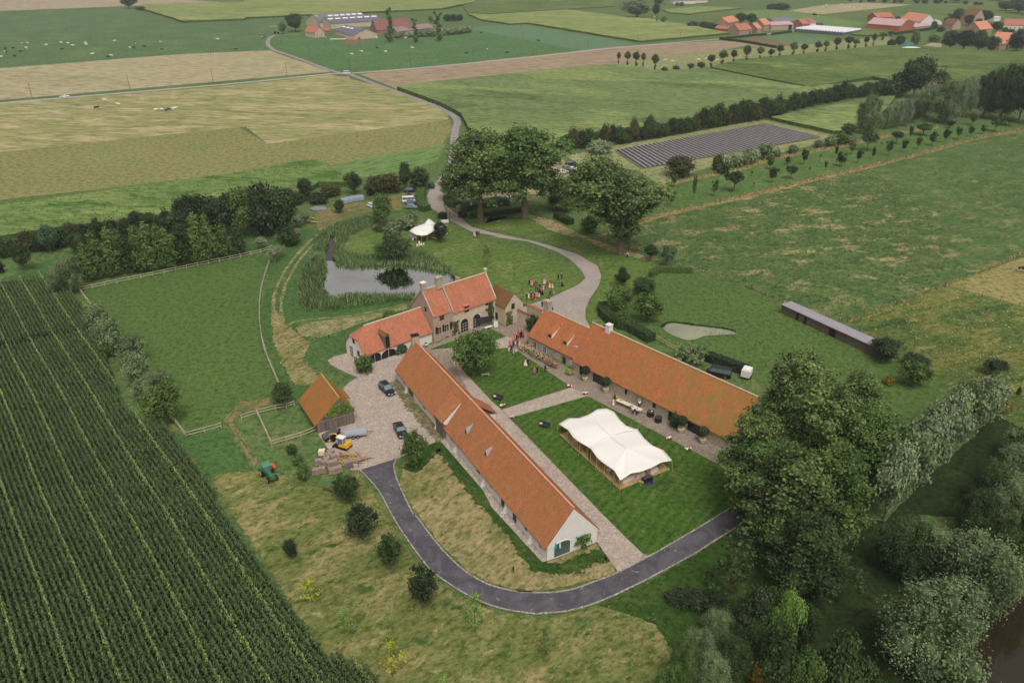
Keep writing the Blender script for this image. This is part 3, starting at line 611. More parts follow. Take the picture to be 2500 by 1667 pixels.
sheet('garden_path', 'c2 0 600 85 680 140 745 945 1568; d2 1240 505 1215 610 1040 668 860 410 700 150 300 0; c2 -200 500; c1 1700 300 1680 180 1500 190 1640 175 2000 125 2135 75 2200 90 2150 165', gm['cob'], 'n', None)
sheet('garden_path', 'c2 85 672 650 495 800 560 150 742', gm['cob'], 'n', None)
sheet('stone_strip', 'c1 1230 390 1330 540 1640 900 1600 935; d1 1950 0; d2 0 130 415 582 470 570', gm['flag'], 'n', None)
sheet('courtyard_lawn', 'c1 1490 188 1690 115 1990 0 2050 30 2135 75 2000 125 1640 175', gm['court'], 'n', (3,.05))
sheet('courtyard_lawn', 'c1 1765 335 1900 190; c2 -20 180 135 168 230 205 655 490 85 675 0 605', gm['court'], 'n', (3,.05))
sheet('courtyard_lawn', 'c2 150 745 785 563 1890 1140; d2 2000 0 1970 135 1580 370 1330 525 1300 533 1240 510 1215 490; c2 960 1583 945 1568', gm['court'], 'n', (3,.05))
# asphalt loop with stone kerbs
OUT = 'c1 935 1170; d1 1090 0 1240 270 1450 570 1580 700 1830 860 2080 960 2350 1005; d2 420 1003 620 985 850 920 1080 820 1340 690 1670 510 1810 420 2050 270 2300 100'
INN = 'c1 1240 1075 1215 1150 1260 1300 1390 1568; d1 1390 200 1600 470 1800 660 2000 770 2200 820 2350 832; d2 200 820 430 835 650 810 850 740 1040 665 1300 530 1580 370 1960 140 2150 20'
po, pi_ = smooth(pts(OUT), 4), smooth(pts(INN), 4)
sheet('asphalt_drive', po+pi_[::-1], gm['asph'], 'n', None)
def kerb(line, wd=.22, h=.09):
    L = []; n = len(line); m = MB()
    for i in range(n):
        a = line[max(0,i-1)]; b = line[min(n-1,i+1)]; d = hypot(b[0]-a[0], b[1]-a[1]); nx, ny = -(b[1]-a[1])/d*wd/2, (b[0]-a[0])/d*wd/2
        L.append(((line[i][0]-nx, line[i][1]-ny), (line[i][0]+nx, line[i][1]+ny)))
    zb = .004*LV['n']-.02
    for i in range(n-1):
        (a, b), (c, d) = L[i], L[i+1]; m.hexa([(*a,zb),(*b,zb),(*d,zb),(*c,zb)], [(*a,zb+h+.05),(*b,zb+h+.05),(*d,zb+h+.05),(*c,zb+h+.05)])
    return tag(m.build('kerb', gm['kerb']), kind='structure')
kerb(po); kerb(pi_)
ZN = .004*LV['n']      # top of the near ground sheets
# roads
ribbon('road', 'a0 -900 935 0 848 1200 748; a1 0 678 700 608 880 602 1600 543 2350 468; a2 1000 396 1870 322; fm 250 480 960 395 1500 335 1700 300', lambda t: 4.2, gm['road'], .06)
ribbon('road', 'a1 440 285 270 288 200 310 180 360 230 410 400 470 700 580 860 615 1100 705 1350 790 1560 870 1690 940 1735 1000 1715 1080; b1 1690 0 1600 150 1545 220 1540 300 1580 370', lambda t: 3.6 if t < .85 else 3.6+6*(t-.85), gm['lane'], .065)
# water
sheet('pond_water', smooth(pts('b1 665 800 690 770 735 830 840 850 1000 850 1300 835 1500 855 1650 885 1720 940 1760 1000 1600 1100 1400 1120 1150 1090 900 1085 720 1110 640 1060 625 1000 660 940'), 3, True), gm['water'], 'n', None, z=ZN+.01)
sheet('pond_water', 'b1 660 800 740 800 740 700 720 600 760 540 740 530 690 600 650 720', gm['dwater'], 'n', None, z=ZN+.014)
sheet('pond_water', smooth(pts('b2 1400 1340 1440 1318 1500 1311 1650 1330 1900 1360 2000 1388 1990 1403 1850 1408 1740 1418 1680 1440 1610 1450 1540 1432 1440 1388'), 3, True), gm['algae'], 'n', None, z=ZN+.01)
sheet('pond_water', 'd3 1850 1700 1930 1350 2000 1050 1950 960 2350 850 2900 900 2900 1800', gm['dwater'], 'n', None, z=ZN+.01)
kb = ground('g_bank', (58,74,40), [], (3,.3)); 
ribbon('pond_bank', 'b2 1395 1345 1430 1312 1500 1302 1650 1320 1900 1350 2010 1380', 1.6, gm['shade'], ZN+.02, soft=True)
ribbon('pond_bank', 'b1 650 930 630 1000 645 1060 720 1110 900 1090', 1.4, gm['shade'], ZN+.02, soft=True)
# reeds round the pond
rd = leafy('leaf_reed', (62,88,50), (146,164,108), .3); rd2 = leafy('leaf_reed_dry', (90,108,64), (140,146,96), .25)
for i, (pl, hh, lb) in enumerate((('b1 640 800 670 860 640 960 640 1040 700 1110 620 1180 500 1220 440 1150 440 1040 460 900 520 820', 1.9, 'reed bed along the left bank of the pond'),
    ('b1 700 1105 900 1085 1150 1095 1390 1085 1370 1130 1050 1160 800 1200 620 1220 560 1160', 2.1, 'reed bed along the near bank below the pond'),
    ('b1 735 700 800 740 1000 775 1100 745 1330 700 1500 760 1690 880 1640 895 1300 840 1000 850 840 850 740 825 710 760', 2.1, 'reed bed along the far bank of the pond'),
    ('b1 560 620 700 520 880 470 1000 440 1100 480 980 540 850 600 790 720 740 700 740 600 690 600 660 720 560 720', 1.8, 'reeds lining the narrow channel above the pond'))):
    blades('reeds', pl, 9, hh*.8, .26, rd, 20+i, .28, lb, 'reeds', ZN)
# ---------------------------------------------------------------- standing crops
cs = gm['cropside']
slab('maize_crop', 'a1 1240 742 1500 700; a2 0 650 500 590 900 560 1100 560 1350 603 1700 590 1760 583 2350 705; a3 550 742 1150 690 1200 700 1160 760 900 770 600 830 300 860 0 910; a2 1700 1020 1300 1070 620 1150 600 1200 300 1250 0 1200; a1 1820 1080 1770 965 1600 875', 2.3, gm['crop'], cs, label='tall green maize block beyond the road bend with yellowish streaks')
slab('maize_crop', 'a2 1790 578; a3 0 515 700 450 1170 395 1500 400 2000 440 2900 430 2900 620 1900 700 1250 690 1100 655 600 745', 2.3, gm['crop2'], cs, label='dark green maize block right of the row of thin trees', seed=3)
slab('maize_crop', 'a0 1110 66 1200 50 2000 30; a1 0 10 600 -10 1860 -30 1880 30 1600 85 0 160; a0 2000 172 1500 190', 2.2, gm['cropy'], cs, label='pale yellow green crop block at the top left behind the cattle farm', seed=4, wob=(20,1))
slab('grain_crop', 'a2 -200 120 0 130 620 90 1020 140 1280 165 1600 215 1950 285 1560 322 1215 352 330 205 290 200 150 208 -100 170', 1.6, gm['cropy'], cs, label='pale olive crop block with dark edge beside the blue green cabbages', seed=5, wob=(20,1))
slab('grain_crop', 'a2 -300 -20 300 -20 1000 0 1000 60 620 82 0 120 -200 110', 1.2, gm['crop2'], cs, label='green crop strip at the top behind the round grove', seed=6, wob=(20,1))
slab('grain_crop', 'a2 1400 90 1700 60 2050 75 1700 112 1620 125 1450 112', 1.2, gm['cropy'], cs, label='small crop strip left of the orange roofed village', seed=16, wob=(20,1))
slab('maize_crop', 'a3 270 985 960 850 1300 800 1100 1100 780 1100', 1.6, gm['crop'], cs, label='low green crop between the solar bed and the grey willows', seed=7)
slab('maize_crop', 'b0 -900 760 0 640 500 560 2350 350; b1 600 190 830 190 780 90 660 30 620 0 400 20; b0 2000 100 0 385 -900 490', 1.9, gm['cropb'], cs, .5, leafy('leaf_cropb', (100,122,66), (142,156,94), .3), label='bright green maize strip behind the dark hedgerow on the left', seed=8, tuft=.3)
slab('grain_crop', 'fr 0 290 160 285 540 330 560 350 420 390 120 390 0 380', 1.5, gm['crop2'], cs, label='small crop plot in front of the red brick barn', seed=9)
# near maize in rows
def maize():
    poly = pts('b0 -1400 1060 0 975 430 935 640 1130 720 1230 860 1568; c0 1000 620 1180 830 1370 830 1510 1010 1700 1290 1850 1560; d0 1990 410 2340 900; d1 130 640 400 1050 690 1390 780 1390 1000 1500 1300 1800 -1500 2000; d0 -1500 1900; c0 -1500 0')
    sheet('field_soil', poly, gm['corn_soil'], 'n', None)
    rng = np.random.default_rng(11); dr = np.array((.622,-.783)); nr = np.array((.783,.622))
    poly = [(max(x,-230),y) for x, y in poly]; p = np.array(poly); a = p@nr; b = p@dr; rows = np.arange(a.min(), a.max(), .78); P = []; R = []; K = []
    for i, r in enumerate(rows):
        q = np.arange(b.min(), b.max(), .30); q = q+rng.uniform(-.08,.08,len(q)); rr = r+rng.normal(size=len(q))*.045+.12*np.sin(q*.11+r*.05)
        P.append(rr[:,None]*nr+q[:,None]*dr); bright = 1 if i % 6 == 2 else 0; R.append(np.full(len(q), bright)); K.append(q)
    P = np.concatenate(P); R = np.concatenate(R); ok = pip(P, poly); d_ = np.hypot(P[:,0], P[:,1]-0)
    # thin out far away, leave the headland gap
    gp = pts('c0 -100 215 300 130 700 50'); A, B = np.array(gp[0]), np.array(gp[-1]); t = (B-A)/np.linalg.norm(B-A); dist = np.abs((P-A)@np.array((-t[1], t[0]))); ok &= dist > .9
    ok &= (d_ < 235) & (P[:,1] > 50) & (P[:,0] > -.72*P[:,1]-30)
    P = P[ok]; R = R[ok]; n = len(P); far = np.hypot(P[:,0], P[:,1]) > 150
    h = 1.95+.25*rng.normal(size=n)+.25*R; V = []; RN = []
    for k in range(6):
        a = rng.uniform(0, 2*pi, n) if k > 1 else atan2(nr[1], nr[0])+pi*k+rng.normal(size=n)*.5
        L = rng.uniform(.30,.54,n); z0 = h*(.45+.09*k); u = np.stack([np.cos(a), np.sin(a)],1); s = np.stack([-np.sin(a), np.cos(a)],1)*.06
        def pt3(q, z, f): return np.concatenate([P+u*(L*q)[:,None]+s*f, z[:,None]], 1)
        z1 = z0+.28*L/.5; z2 = z0-.02
        V.append(np.stack([pt3(0,z0,-1), pt3(.55,z1,-1.5), pt3(.55,z1,1.5), pt3(0,z0,1)],1)); V.append(np.stack([pt3(.55,z1,-1.5), pt3(1,z2,-.3), pt3(1,z2,.3), pt3(.55,z1,1.5)],1))
        rv = np.clip(rng.uniform(0,.75,n)+.25*R, 0, 1); RN += [rv, rv]
    # tassels
    a = rng.uniform(0,2*pi,n); s = np.stack([np.cos(a), np.sin(a), 0*a],1)*.09; T = np.concatenate([P, h[:,None]],1)
    tz = np.array((0,0,.32)); V.append(np.stack([T-s*.6, T-s+tz, T+s+tz, T+s*.6],1)); RN.append(.8+.2*R)
    return npmesh('maize_field', np.concatenate(V), cornm, np.concatenate(RN))
cb = NB('leaf_maize', .6); at = cb.n('ShaderNodeAttribute', attribute_name='rnd', attribute_type='GEOMETRY').outputs['Fac']
pos_ = cb.n('ShaderNodeNewGeometry').outputs['Position']
c_ = cb.mix(cb.ramp(at, .1, .95), lin((50,68,38)), lin((102,122,66))); c_ = cb.mix(cb.ramp(at, .88, 1.0), c_, lin((156,164,96))); c_ = val(cb, c_, cb.noise(pos_, .05, 3), .82, 1.2)
cornm = cb.out(c_); cb.b.inputs['Specular IOR Level'].default_value = .35
tag(put('maize_field', maize()), 'tall dark green maize in long rows on the left, lighter every sixth row', 'maize', kind='stuff')

# grass tufts standing on the nearer rough ground
tf1 = leafy('leaf_tuft_green', (64,88,42), (128,138,78), .2); tf2 = leafy('leaf_tuft_dry', (92,104,56), (176,160,118), .2)
for a in (('c0 2000 1200 2100 1180; c1 -280 1180 200 1150 450 1220 700 1330 850 1180 940 1172; d1 1090 20 1240 290 1450 590 1580 720 1830 880 2080 975; d2 420 1020 850 940 1340 710 1500 800 1450 1500; d1 1500 1700 700 1500 120 640; c0 2340 2100', 2.6, .16, .22, tf2, 'short dry tufts over the meadow below the asphalt loop', 'grass'),
    ('b2 900 620 1230 500 2350 225; b3 1100 40 1700 500 1700 980 900 1280 380 1130; b2 1650 865', 1.1, .3, .5, tf1, 'coarse tufts scattered over the big green meadow', 'grass'),
    ('b0 700 1050 2200 700; b1 180 830 110 1150; c1 160 200; c0 2300 600 1800 800 1530 870 1250 600; b0 1100 1500', 1.6, .16, .24, tf1, 'short grass tufts across the paddock', 'grass'),
    ('b2 1400 1000 1700 900 2350 1140; b3 400 1250 1000 1540; c3 1300 700 300 500; b2 2000 1500 1350 1250', 1.4, .22, .35, tf1, 'tufts over the pasture around the duckweed pond', 'grass'),
    ('b3 950 1290 1700 1010 2300 1180 2500 1400; c3 2350 900 1500 200', 1.6, .3, .45, tf2, 'tall yellowish tufts on the rough meadow at the right', 'grass'),
    ('c1 1300 1200 1600 1000; d1 1950 60; d2 380 590 860 430 1020 610 900 680 430 820 0 770; d1 2000 740 1600 440 1290 0', 3.0, .12, .18, tf2, 'short dry tufts inside the drive curve', 'grass'),
    ('c1 120 20 200 300 290 480 420 620 600 480 850 210; b1 830 1500 900 1400 450 1380 500 1150 640 800 560 620 300 900 120 1200', 1.8, .2, .28, tf1, 'tufts along the twin dirt track', 'grass')):
    blades('grass_tufts', a[0], a[1], a[2], a[3], a[4], 60+len(a[5]), .5, a[5], a[6], ZN)
# ---------------------------------------------------------------- trees told apart by hand: tile bx by ty w kind material label
TREES = '''
a0 1060 75 -30 120 oak dark|big dark round tree standing alone at the top left edge of the stubble
a0 1160 88 55 90 shrub dark|low dark bush beside the lone tree at the top left
a1 410 262 118 155 oak dark|dark broad tree left of the farmhouse with the orange roof
a1 305 282 188 78 oak grey|pale round bushy tree at the far bend of the lane
a1 1185 348 78 100 alder mid|forked tall narrow tree in front of the brick barn
a1 1390 352 160 75 alder mid|narrow tree in front of the silver hedge, middle of three
a1 1580 342 105 95 alder mid|tall narrow tree at the right end of the farm hedge
a1 1515 190 135 55 oak grey|small grey round tree behind the farm silage
a2 1190 152 20 245 oak grey|wide dome shaped dark grove in the far fields
a2 1345 140 40 78 oak dark|round tree touching the right side of the far grove
a2 1215 18 -40 145 oak vdark|dark clump of trees at the top edge above the grove
a2 1365 45 -10 85 oak dark|dark tree left of the white shed at the top edge
a2 1520 52 22 38 shrub mid|small round bush in front of the white shed, left one
a2 1558 54 20 42 shrub mid|small round bush in front of the white shed, right one
a2 1350 188 158 20 cone dark|tiny conical tree in the dry field
a2 1410 192 138 45 shrub olive|rounded shrub right of the tiny conical tree
a2 1650 225 180 105 shrub dark|dark shrub at the left end of the village garden
a2 1740 232 178 95 shrub autumn|brownish shrub in the middle of the village garden hedge
a2 1805 243 185 95 shrub dark|dark shrub against the low terracotta shed
a2 2040 200 112 110 oak dark|dark tree behind the village houses, left of two
a2 2125 205 118 110 oak dark|dark tree behind the village houses, right of two
a2 2290 78 35 90 shrub dark|dark scrub clump beside the far white posts
a3 350 80 25 150 shrub dark|wide dark scrub clump in the far dry field
fr 620 205 122 85 oak vdark|small dark tree behind the red brick barn roof
fr 745 152 108 60 oak dark|small tree peeping behind the orange barn
fr 1110 320 190 110 oak blue|round bluish tree beside the garden wall
fr 1210 325 250 125 shrub dark|dark shrub right of the round bluish tree
fr 860 502 325 160 willow grey|rounded grey willow above the white plastic sheet
fr 640 530 380 160 oak dark|dark tree behind the turquoise tarpaulin
fr 530 542 430 120 shrub vdark|dark bush at the end of the thin tree row
fr 1120 462 355 175 shrub olive|pale spreading bush left of the farm thicket
fr 1330 575 320 270 oak vdark|very dark tree at the left of the farm thicket
fr 1520 590 310 290 oak vdark|very dark tree in the middle of the farm thicket
fr 1720 610 330 280 oak dark|dark tree in the farm thicket before the orange roof
fr 1880 620 390 200 oak dark|dark tree at the right of the farm thicket
fr 2230 625 330 300 oak vdark|large dark tree right of the orange roofed farm
fr 2400 600 280 200 oak vdark|dark tree cut by the right edge beside the farm
fr 1440 215 25 260 oak dark|tall broad tree behind the polytunnels
fr 1590 245 100 150 oak vdark|dark tree between the tall tree and the gabled house
fr 1300 250 130 120 oak dark|tree at the end of the polytunnels
fr 1820 200 40 190 oak dark|tree behind the pink gabled house
fr 1720 262 155 140 oak dark|tree in front of the pink gabled house
fr 1965 330 190 170 oak dark|tree left of the pale farmhouse with orange roof
fr 2090 332 265 90 shrub mid|bush in front of the pale farmhouse, left
fr 2170 332 290 100 shrub vdark|dark hedge bush in front of the pale farmhouse
fr 2300 330 280 90 shrub mid|bush in front of the pale farmhouse, right
a3 1300 800 600 200 hedgeb dark|dark tree at the left foot of the far right grove
a3 1440 810 480 280 oak dark|high domed dark tree crowning the far right grove
a3 1640 800 590 230 hedgeb autumn|brownish spreading tree behind the grey willows
a3 1060 1092 790 240 willow grey|tall grey willow standing alone above the orchard
a3 1210 1060 880 115 willow grey|narrow grey willow, first right of the tall lone one
a3 1290 1050 820 140 willow silver|paler narrow willow, second right of the tall lone one
a3 1370 1035 815 125 willow silver|narrow willow, third right of the tall lone one
a3 1440 1010 840 110 willow dark|dark narrow willow beside the big willow group
a3 1530 960 690 230 willow silver|big pale willow at the left of the big group
a3 1700 1012 675 290 willow grey|big grey willow in the middle of the big group
a3 1850 960 640 190 willow silver|big pale willow at the right of the big group
a3 2010 965 590 250 willow dark|dark giant willow behind the orchard, first from left
a3 2150 985 550 270 willow dark|dark giant willow behind the orchard, second from left
a3 2300 1005 560 270 oak vdark|very dark giant tree behind the orchard
a3 2440 1030 600 230 oak vdark|very dark giant tree at the right edge behind the orchard
a3 900 1112 1010 115 shrub dark|dark bush left of the tall lone willow
a3 665 1212 1140 85 shrub grey|willow shrub at the right corner of the solar bed
a3 760 1202 1110 115 shrub grey|grey shrub right of the solar bed, second
a3 850 1192 1085 115 shrub mid|green shrub right of the solar bed, third
a3 930 1182 1120 115 shrub grey|low grey shrub right of the solar bed, fourth
a3 455 1257 1180 95 shrub grey|single grey shrub below the solar bed
a3 240 1310 1175 150 shrub grey|grey shrub overlapping the lower edge of the solar bed
a3 325 1292 1230 60 shrub grey|small grey shrub right of the overlapping one
a3 90 1350 1215 150 shrub silver|large pale shrub on the lower edge of the solar bed
a2 1990 1372 1250 150 shrub silver|pale round shrub below the middle of the solar bed
a2 1850 1392 1262 110 shrub autumn|olive shrub left of the pale round shrubs
a2 1900 1425 1330 125 shrub dark|low dark shrub beside the olive shrub
a2 1530 1455 1275 270 hedgeb autumn|wide brown green bush below the left of the solar bed
a2 895 1262 1138 205 shrub silver|silvery willow bush at the left corner of the solar bed
b1 495 302 115 145 oak vdark|dark egg shaped tree by the bright maize strip
b1 690 272 168 180 shrub autumn|rusty brown bush behind the grey covered crates
b1 770 402 295 105 oak dark|small round dark tree standing on the bare earth
b1 890 250 62 135 oak dark|upright dark tree above the grey crates
b1 1060 252 90 180 shrub autumn|brown green bush above the parked black car
b1 1190 240 80 180 shrub autumn|brown green bush left of the upright shrub
b1 1310 222 -5 125 oak dark|upright dark tree between bushes above the black car
b1 1430 202 30 190 hedgeb dark|dark bush beside the lane before the giant trees
b1 1520 202 150 75 shrub blue|clipped round bush at the lane side
b1 360 675 505 190 hedgeb dark|dark green bush among the silver pollards
b1 1130 497 245 205 oak2 mid|airy green tree with pale stem above the pond
b1 1120 552 490 175 shrub vdark|low dark clipped shrub behind the pond island
b1 1200 620 470 190 shrub grey|grey green willow bush left of the small marquee, lower
b1 1310 540 425 170 shrub grey|grey green willow bush left of the small marquee, middle
b1 1355 500 385 120 shrub grey|grey green willow bush left of the small marquee, upper
b1 1215 812 575 265 oak dark|large dark round willow bush on the pond bank
b1 1600 645 465 140 oak2 vdark|dark tree poking through the small marquee
b1 1975 842 665 112 young mid|young tree alone on the mown lawn
b1 1180 1268 1195 145 shrub mid|spreading green bush behind the white wing roof
b2 800 570 420 160 hedgeb mid|bush beneath the giant trees by the bare path
b2 1300 800 650 130 ball dark|pollard willow in the meadow corner, left of two
b2 1440 842 655 165 ball blue|pollard willow in the meadow corner, right of two
b2 1068 1010 848 125 oak vdark|dark upright tree behind the clipped curved hedge
b2 1040 1205 985 235 oak mid|green broad tree behind the clipped curved hedge
b2 1250 1080 925 200 oak dark|dark tree at the back of the hedge group
b2 1285 1305 1055 240 oak mid|round tree at the right of the hedge group
b2 1070 1345 1190 135 hedgeb mid|small tree leaning over the clipped hedge
c2 1635 305 105 245 shrub grey|round grey willow bush beside the duckweed pond
c1 975 382 205 165 shrub olive|yellowish green bush in front of the white coach doors
c1 1865 402 20 345 oak mid|dense round tree at the head of the striped lawn
c1 310 642 440 205 oak dark|dark round tree at the paddock fence corner
c1 1395 1150 830 250 oak2 mid|airy dark tree at the bend of the asphalt drive
c1 835 1420 1180 250 oak2 dark|spreading tree right below the stone pallets
d1 960 400 85 280 oak2 vdark|dark tree beside the drive, second below the pallets
d1 1185 640 345 240 oak2 dark|dark tree beside the drive, third below the pallets
d1 1455 960 590 280 oak2 vdark|large dark tree overlapping the drive curve
d1 380 560 380 125 oak2 vdark|small bluish dark tree in the dry meadow by the maize
d1 530 900 675 220 young yellow|yellow green young tree in the dry meadow
d1 815 1175 950 165 young light|faint pale green sapling in the dry meadow
d1 1205 1520 1210 230 young yellow|bright lime young tree near the bottom edge
d1 1880 1160 815 200 young light|bright green sapling right at the drive curve
d1 1630 1700 1490 210 young light|pale sapling cut by the bottom edge
d2 430 1390 1120 145 young olive|faint thin sapling in the dry meadow below the drive
c1 380 1040 945 95 shrub dark|dark hedge shrub by the tractor, upper
c1 425 1130 1030 110 shrub mid|hedge shrub by the tractor, middle
c1 475 1250 1105 115 shrub olive|hedge shrub by the tractor, lower
ct 1085 1030 750 200 shrub dark|dark climbing bush at the corner of the low barn
c3 1190 275 65 260 oak vdark|dark tree at the end of the stone field shelter
c3 1450 315 190 240 oak vdark|dark tree right of the field shelter tree
c3 1445 485 260 250 oak mid|green bushy tree below the dark pair in the pasture
c3 2110 385 240 240 umb vdark|flat topped dark tree on the dry meadow
c3 2300 548 480 60 cone vdark|tiny dark conifer at the right edge of the meadow
c3 1240 475 395 100 shrub gold|small yellow shrub in the pasture
b0 200 870 640 160 oak dark|single dark tree with visible trunk in the corner clearing
b0 422 730 500 170 oak blue|bluish tree with visible trunk before the hedgerow
b0 645 745 560 160 oak dark|dark tree with thin trunk left of the alder mass
b0 0 900 790 90 shrub vdark|dark bush cut by the left edge
b0 565 1065 780 270 willow grey|bushy grey willow at the maize corner
b0 640 900 760 140 hedgeb dark|dark bush above the bushy grey willow
'''
for ln in TREES.strip().splitlines():
    a, lb = ln.split('|'); q = a.split(); tree(q[0], *[float(x) for x in q[1:5]], q[5], q[6], lb, 'tree' if q[5] not in NOTRUNK else 'bush')
# numbered rows: each list is (tile bx by ty w) left to right
def row(spec, kind, mt, text, group, cat='tree', start=1, name=None):
    L = vals(spec, 4)
    for i, (t, bx, by, ty, w) in enumerate(L):
        k = kind[i % len(kind)] if isinstance(kind, (list, tuple)) else kind; mm = mt[i % len(mt)] if isinstance(mt, (list, tuple)) else mt
        tree(t, bx, by, ty, w, k, mm, text.replace('#', nth(i+start)), cat, group, name)
row('a2 1040 530 435 42 1110 550 428 58 1182 555 430 66 1240 556 438 48 1338 586 453 66', 'park', ['dark','mid'], '# thin tree from the left in the row by the ploughed field', 'thin trees along the ploughed field')
row('a2 1415 607 550 74 1507 597 536 76 1630 585 516 78 1715 582 508 88', 'ball', 'dark', '# round pollard from the left in the field side row', 'round pollards along the maize')
row('a2 1795 562 453 70 1890 540 416 84 1978 530 416 60 2083 518 382 82 2195 502 388 60 2285 494 406 60; a3 342 480 373 64 455 467 353 80 540 458 366 58 655 438 346 70 720 434 338 60 808 422 316 76 905 412 303 74 965 402 323 64 1048 397 306 50 1110 387 283 44 1190 332 268 74 1255 302 260 64', 'park', ['dark','mid','vdark'], '# thin tree from the pollards towards the village', 'thin trees towards the village')
row('a1 1260 314 268 110 1350 308 258 112 1440 305 250 110 1530 300 240 112 1620 290 230 112 1700 284 222 112 1770 276 216 110 1822 270 212 70', 'shrub', 'silver', '# silvery bush from the left in the farm hedge', 'silvery farm hedge', 'bush')
row('a1 1650 176 120 70 1705 174 118 74 1755 172 120 66', 'shrub', 'vdark', '# dark bush from the left in the clump behind the farm', 'dark bushes behind the farm', 'bush')
row('a3 925 12 -8 40 1010 28 4 24 1080 18 -8 40 1115 18 -8 34 1210 22 -10 50 1290 28 -6 44 1340 24 -8 46 1470 30 -12 54 1535 32 -2 54 1640 30 -6 80 1705 30 8 34 1870 38 6 46 1955 44 18 44 1992 44 20 36', 'shrub', 'dark', '# dark bush from the left along the top edge at the right', 'bushes along the top edge', 'bush')
row('a3 1790 22 -30 130 2200 92 18 160 2300 110 30 170 2420 130 40 180 2330 60 -30 220 2140 10 -40 160', 'oak', 'vdark', '# tree of the far dark wood at the top right', 'far wood at the top right')
# orchard
row('b2 1468 352 225 78 1650 307 100 50 1825 267 128 80 1495 192 88 72', 'orch', 'mid', '# fruit tree near the giant trees, counted in order', 'fruit trees at the near end of the orchard', name='fruit_tree')
tree('b2', 1985, 230, 50, 175, 'umb', 'vdark', 'dark umbrella shaped tree in the orchard grass', 'tree')
row('b2 2130 102 50 18 2147 195 150 12; a3 118 1447 1400 22 133 1537 1490 16 675 1322 1260 24 585 1432 1360 26 1175 1212 1160 22', 'stick', 'dark', '# bare short stump in the orchard', 'short stumps in the orchard', 'stump', name='tree_stump')
row('a3 285 1502 1365 100 268 1392 1290 78 410 1352 1290 72 545 1352 1230 78 720 1402 1315 44 805 1292 1200 36 850 1367 1255 115 935 1267 1170 66 990 1337 1230 68 1110 1312 1210 44 1235 1277 1150 88 1360 1252 1150 62 1410 1152 1030 46 1475 1227 1125 68 1590 1197 1090 90 1700 1172 1060 66 1805 1147 1035 78 1910 1120 1040 66 2010 1102 1030 66 1925 1028 930 84 1740 1052 985 88', 'orch', ['dark','mid','vdark'], '# vase shaped fruit tree counted from the left through the orchard', 'fruit trees in the orchard', name='fruit_tree')
row('a3 437 1467 1350 125 1060 1237 1085 160 1300 1182 1068 115 1520 1112 1010 160 2110 1082 965 130 2220 1035 950 130', 'umb', 'dark', '# wide umbrella shaped tree from the left in the orchard', 'umbrella trees in the orchard', name='fruit_tree')
# hedgerow between maize and solar bed
r9 = random.Random(9); L = []
def hrow(xs, a, base, hts, wd, seed):
    r = random.Random(seed); s = a
    for x in xs:
        y = np.interp(x, [b[0] for b in base], [b[1] for b in base]); s += f' {x} {y:.0f} {y-r.uniform(*hts):.0f} {r.uniform(*wd):.0f}'
    return s
row(hrow(range(610, 2370, 62), 'a2', [(610,1225),(800,1215),(1000,1190),(1350,1130),(1600,1085),(2000,1015),(2370,955)], (105,190), (100,140), 1), 'hedgeb', ['dark','autumn','vdark','dark'], '# dark bush from the left in the hedgerow above the solar bed', 'hedgerow above the solar bed', 'bush')
row(hrow(range(330, 1260, 66), 'a3', [(330,940),(600,870),(900,810),(1260,770)], (85,150), (100,140), 2), 'hedgeb', ['dark','vdark','dark'], '# bush from the left in the hedgerow below the dark maize', 'hedgerow below the dark maize', 'bush')
# left hedgerow, dark thicket, alder mass
row('b0 30 775 625 110 120 755 620 130 235 725 548 175 330 720 560 120 400 690 545 130 500 690 540 130 590 660 480 190 700 660 490 140 820 650 445 140 950 640 455 190 1040 600 440 120', 'hedgeb', ['dark','vdark','autumn','vdark'], '# bush from the left in the dark hedgerow below the bright maize', 'hedgerow below the bright maize', 'bush')
row('b0 1130 560 385 170 1250 565 395 180 1370 565 385 170 1480 560 340 170 1600 570 245 300 1760 570 270 260 1900 580 240 280 2040 590 200 300 2180 590 165 320 2320 590 190 300; b1 160 590 200 260 290 580 215 200 350 420 200 200 420 330 230 160 590 330 230 190', ['oak','oak','hedgeb'], ['vdark','dark','vdark','mid'], '# dark tree from the left in the tall thicket', 'tall dark thicket', 'tree', name='tree')
row('b0 830 940 560 210 950 920 545 200 1080 900 580 200 1170 890 520 190 1260 880 500 220 1400 860 520 210 1520 840 425 200 1650 815 425 210 1735 800 410 190 1850 775 490 190 1965 745 480 170 740 960 640 180 1330 800 500 180 1150 800 520 180 1600 760 440 180 1000 820 540 180', 'cone', ['olive','mid','dark','olive'], '# alder from the left in the dense block behind the paddock fence', 'alder block behind the paddock')
row('b0 830 1400 1140 240 935 1560 1265 250; c0 905 240 100 150 1100 290 50 260 1145 460 200 250 1300 480 330 200 1190 600 400 190 1345 800 450 310', 'oak', ['grey','grey','olive','grey','grey','grey','grey','olive'], '# grey willow from the top along the paddock edge', 'willows between maize and paddock', name='willow_tree')
row('b1 130 698 592 114 240 812 668 116 292 770 655 92 430 645 520 84 262 640 570 64 425 522 418 116 492 497 383 112 570 802 708 114', 'ball', 'silver', '# silvery pollard among those beside the dirt track', 'silvery pollards by the track')
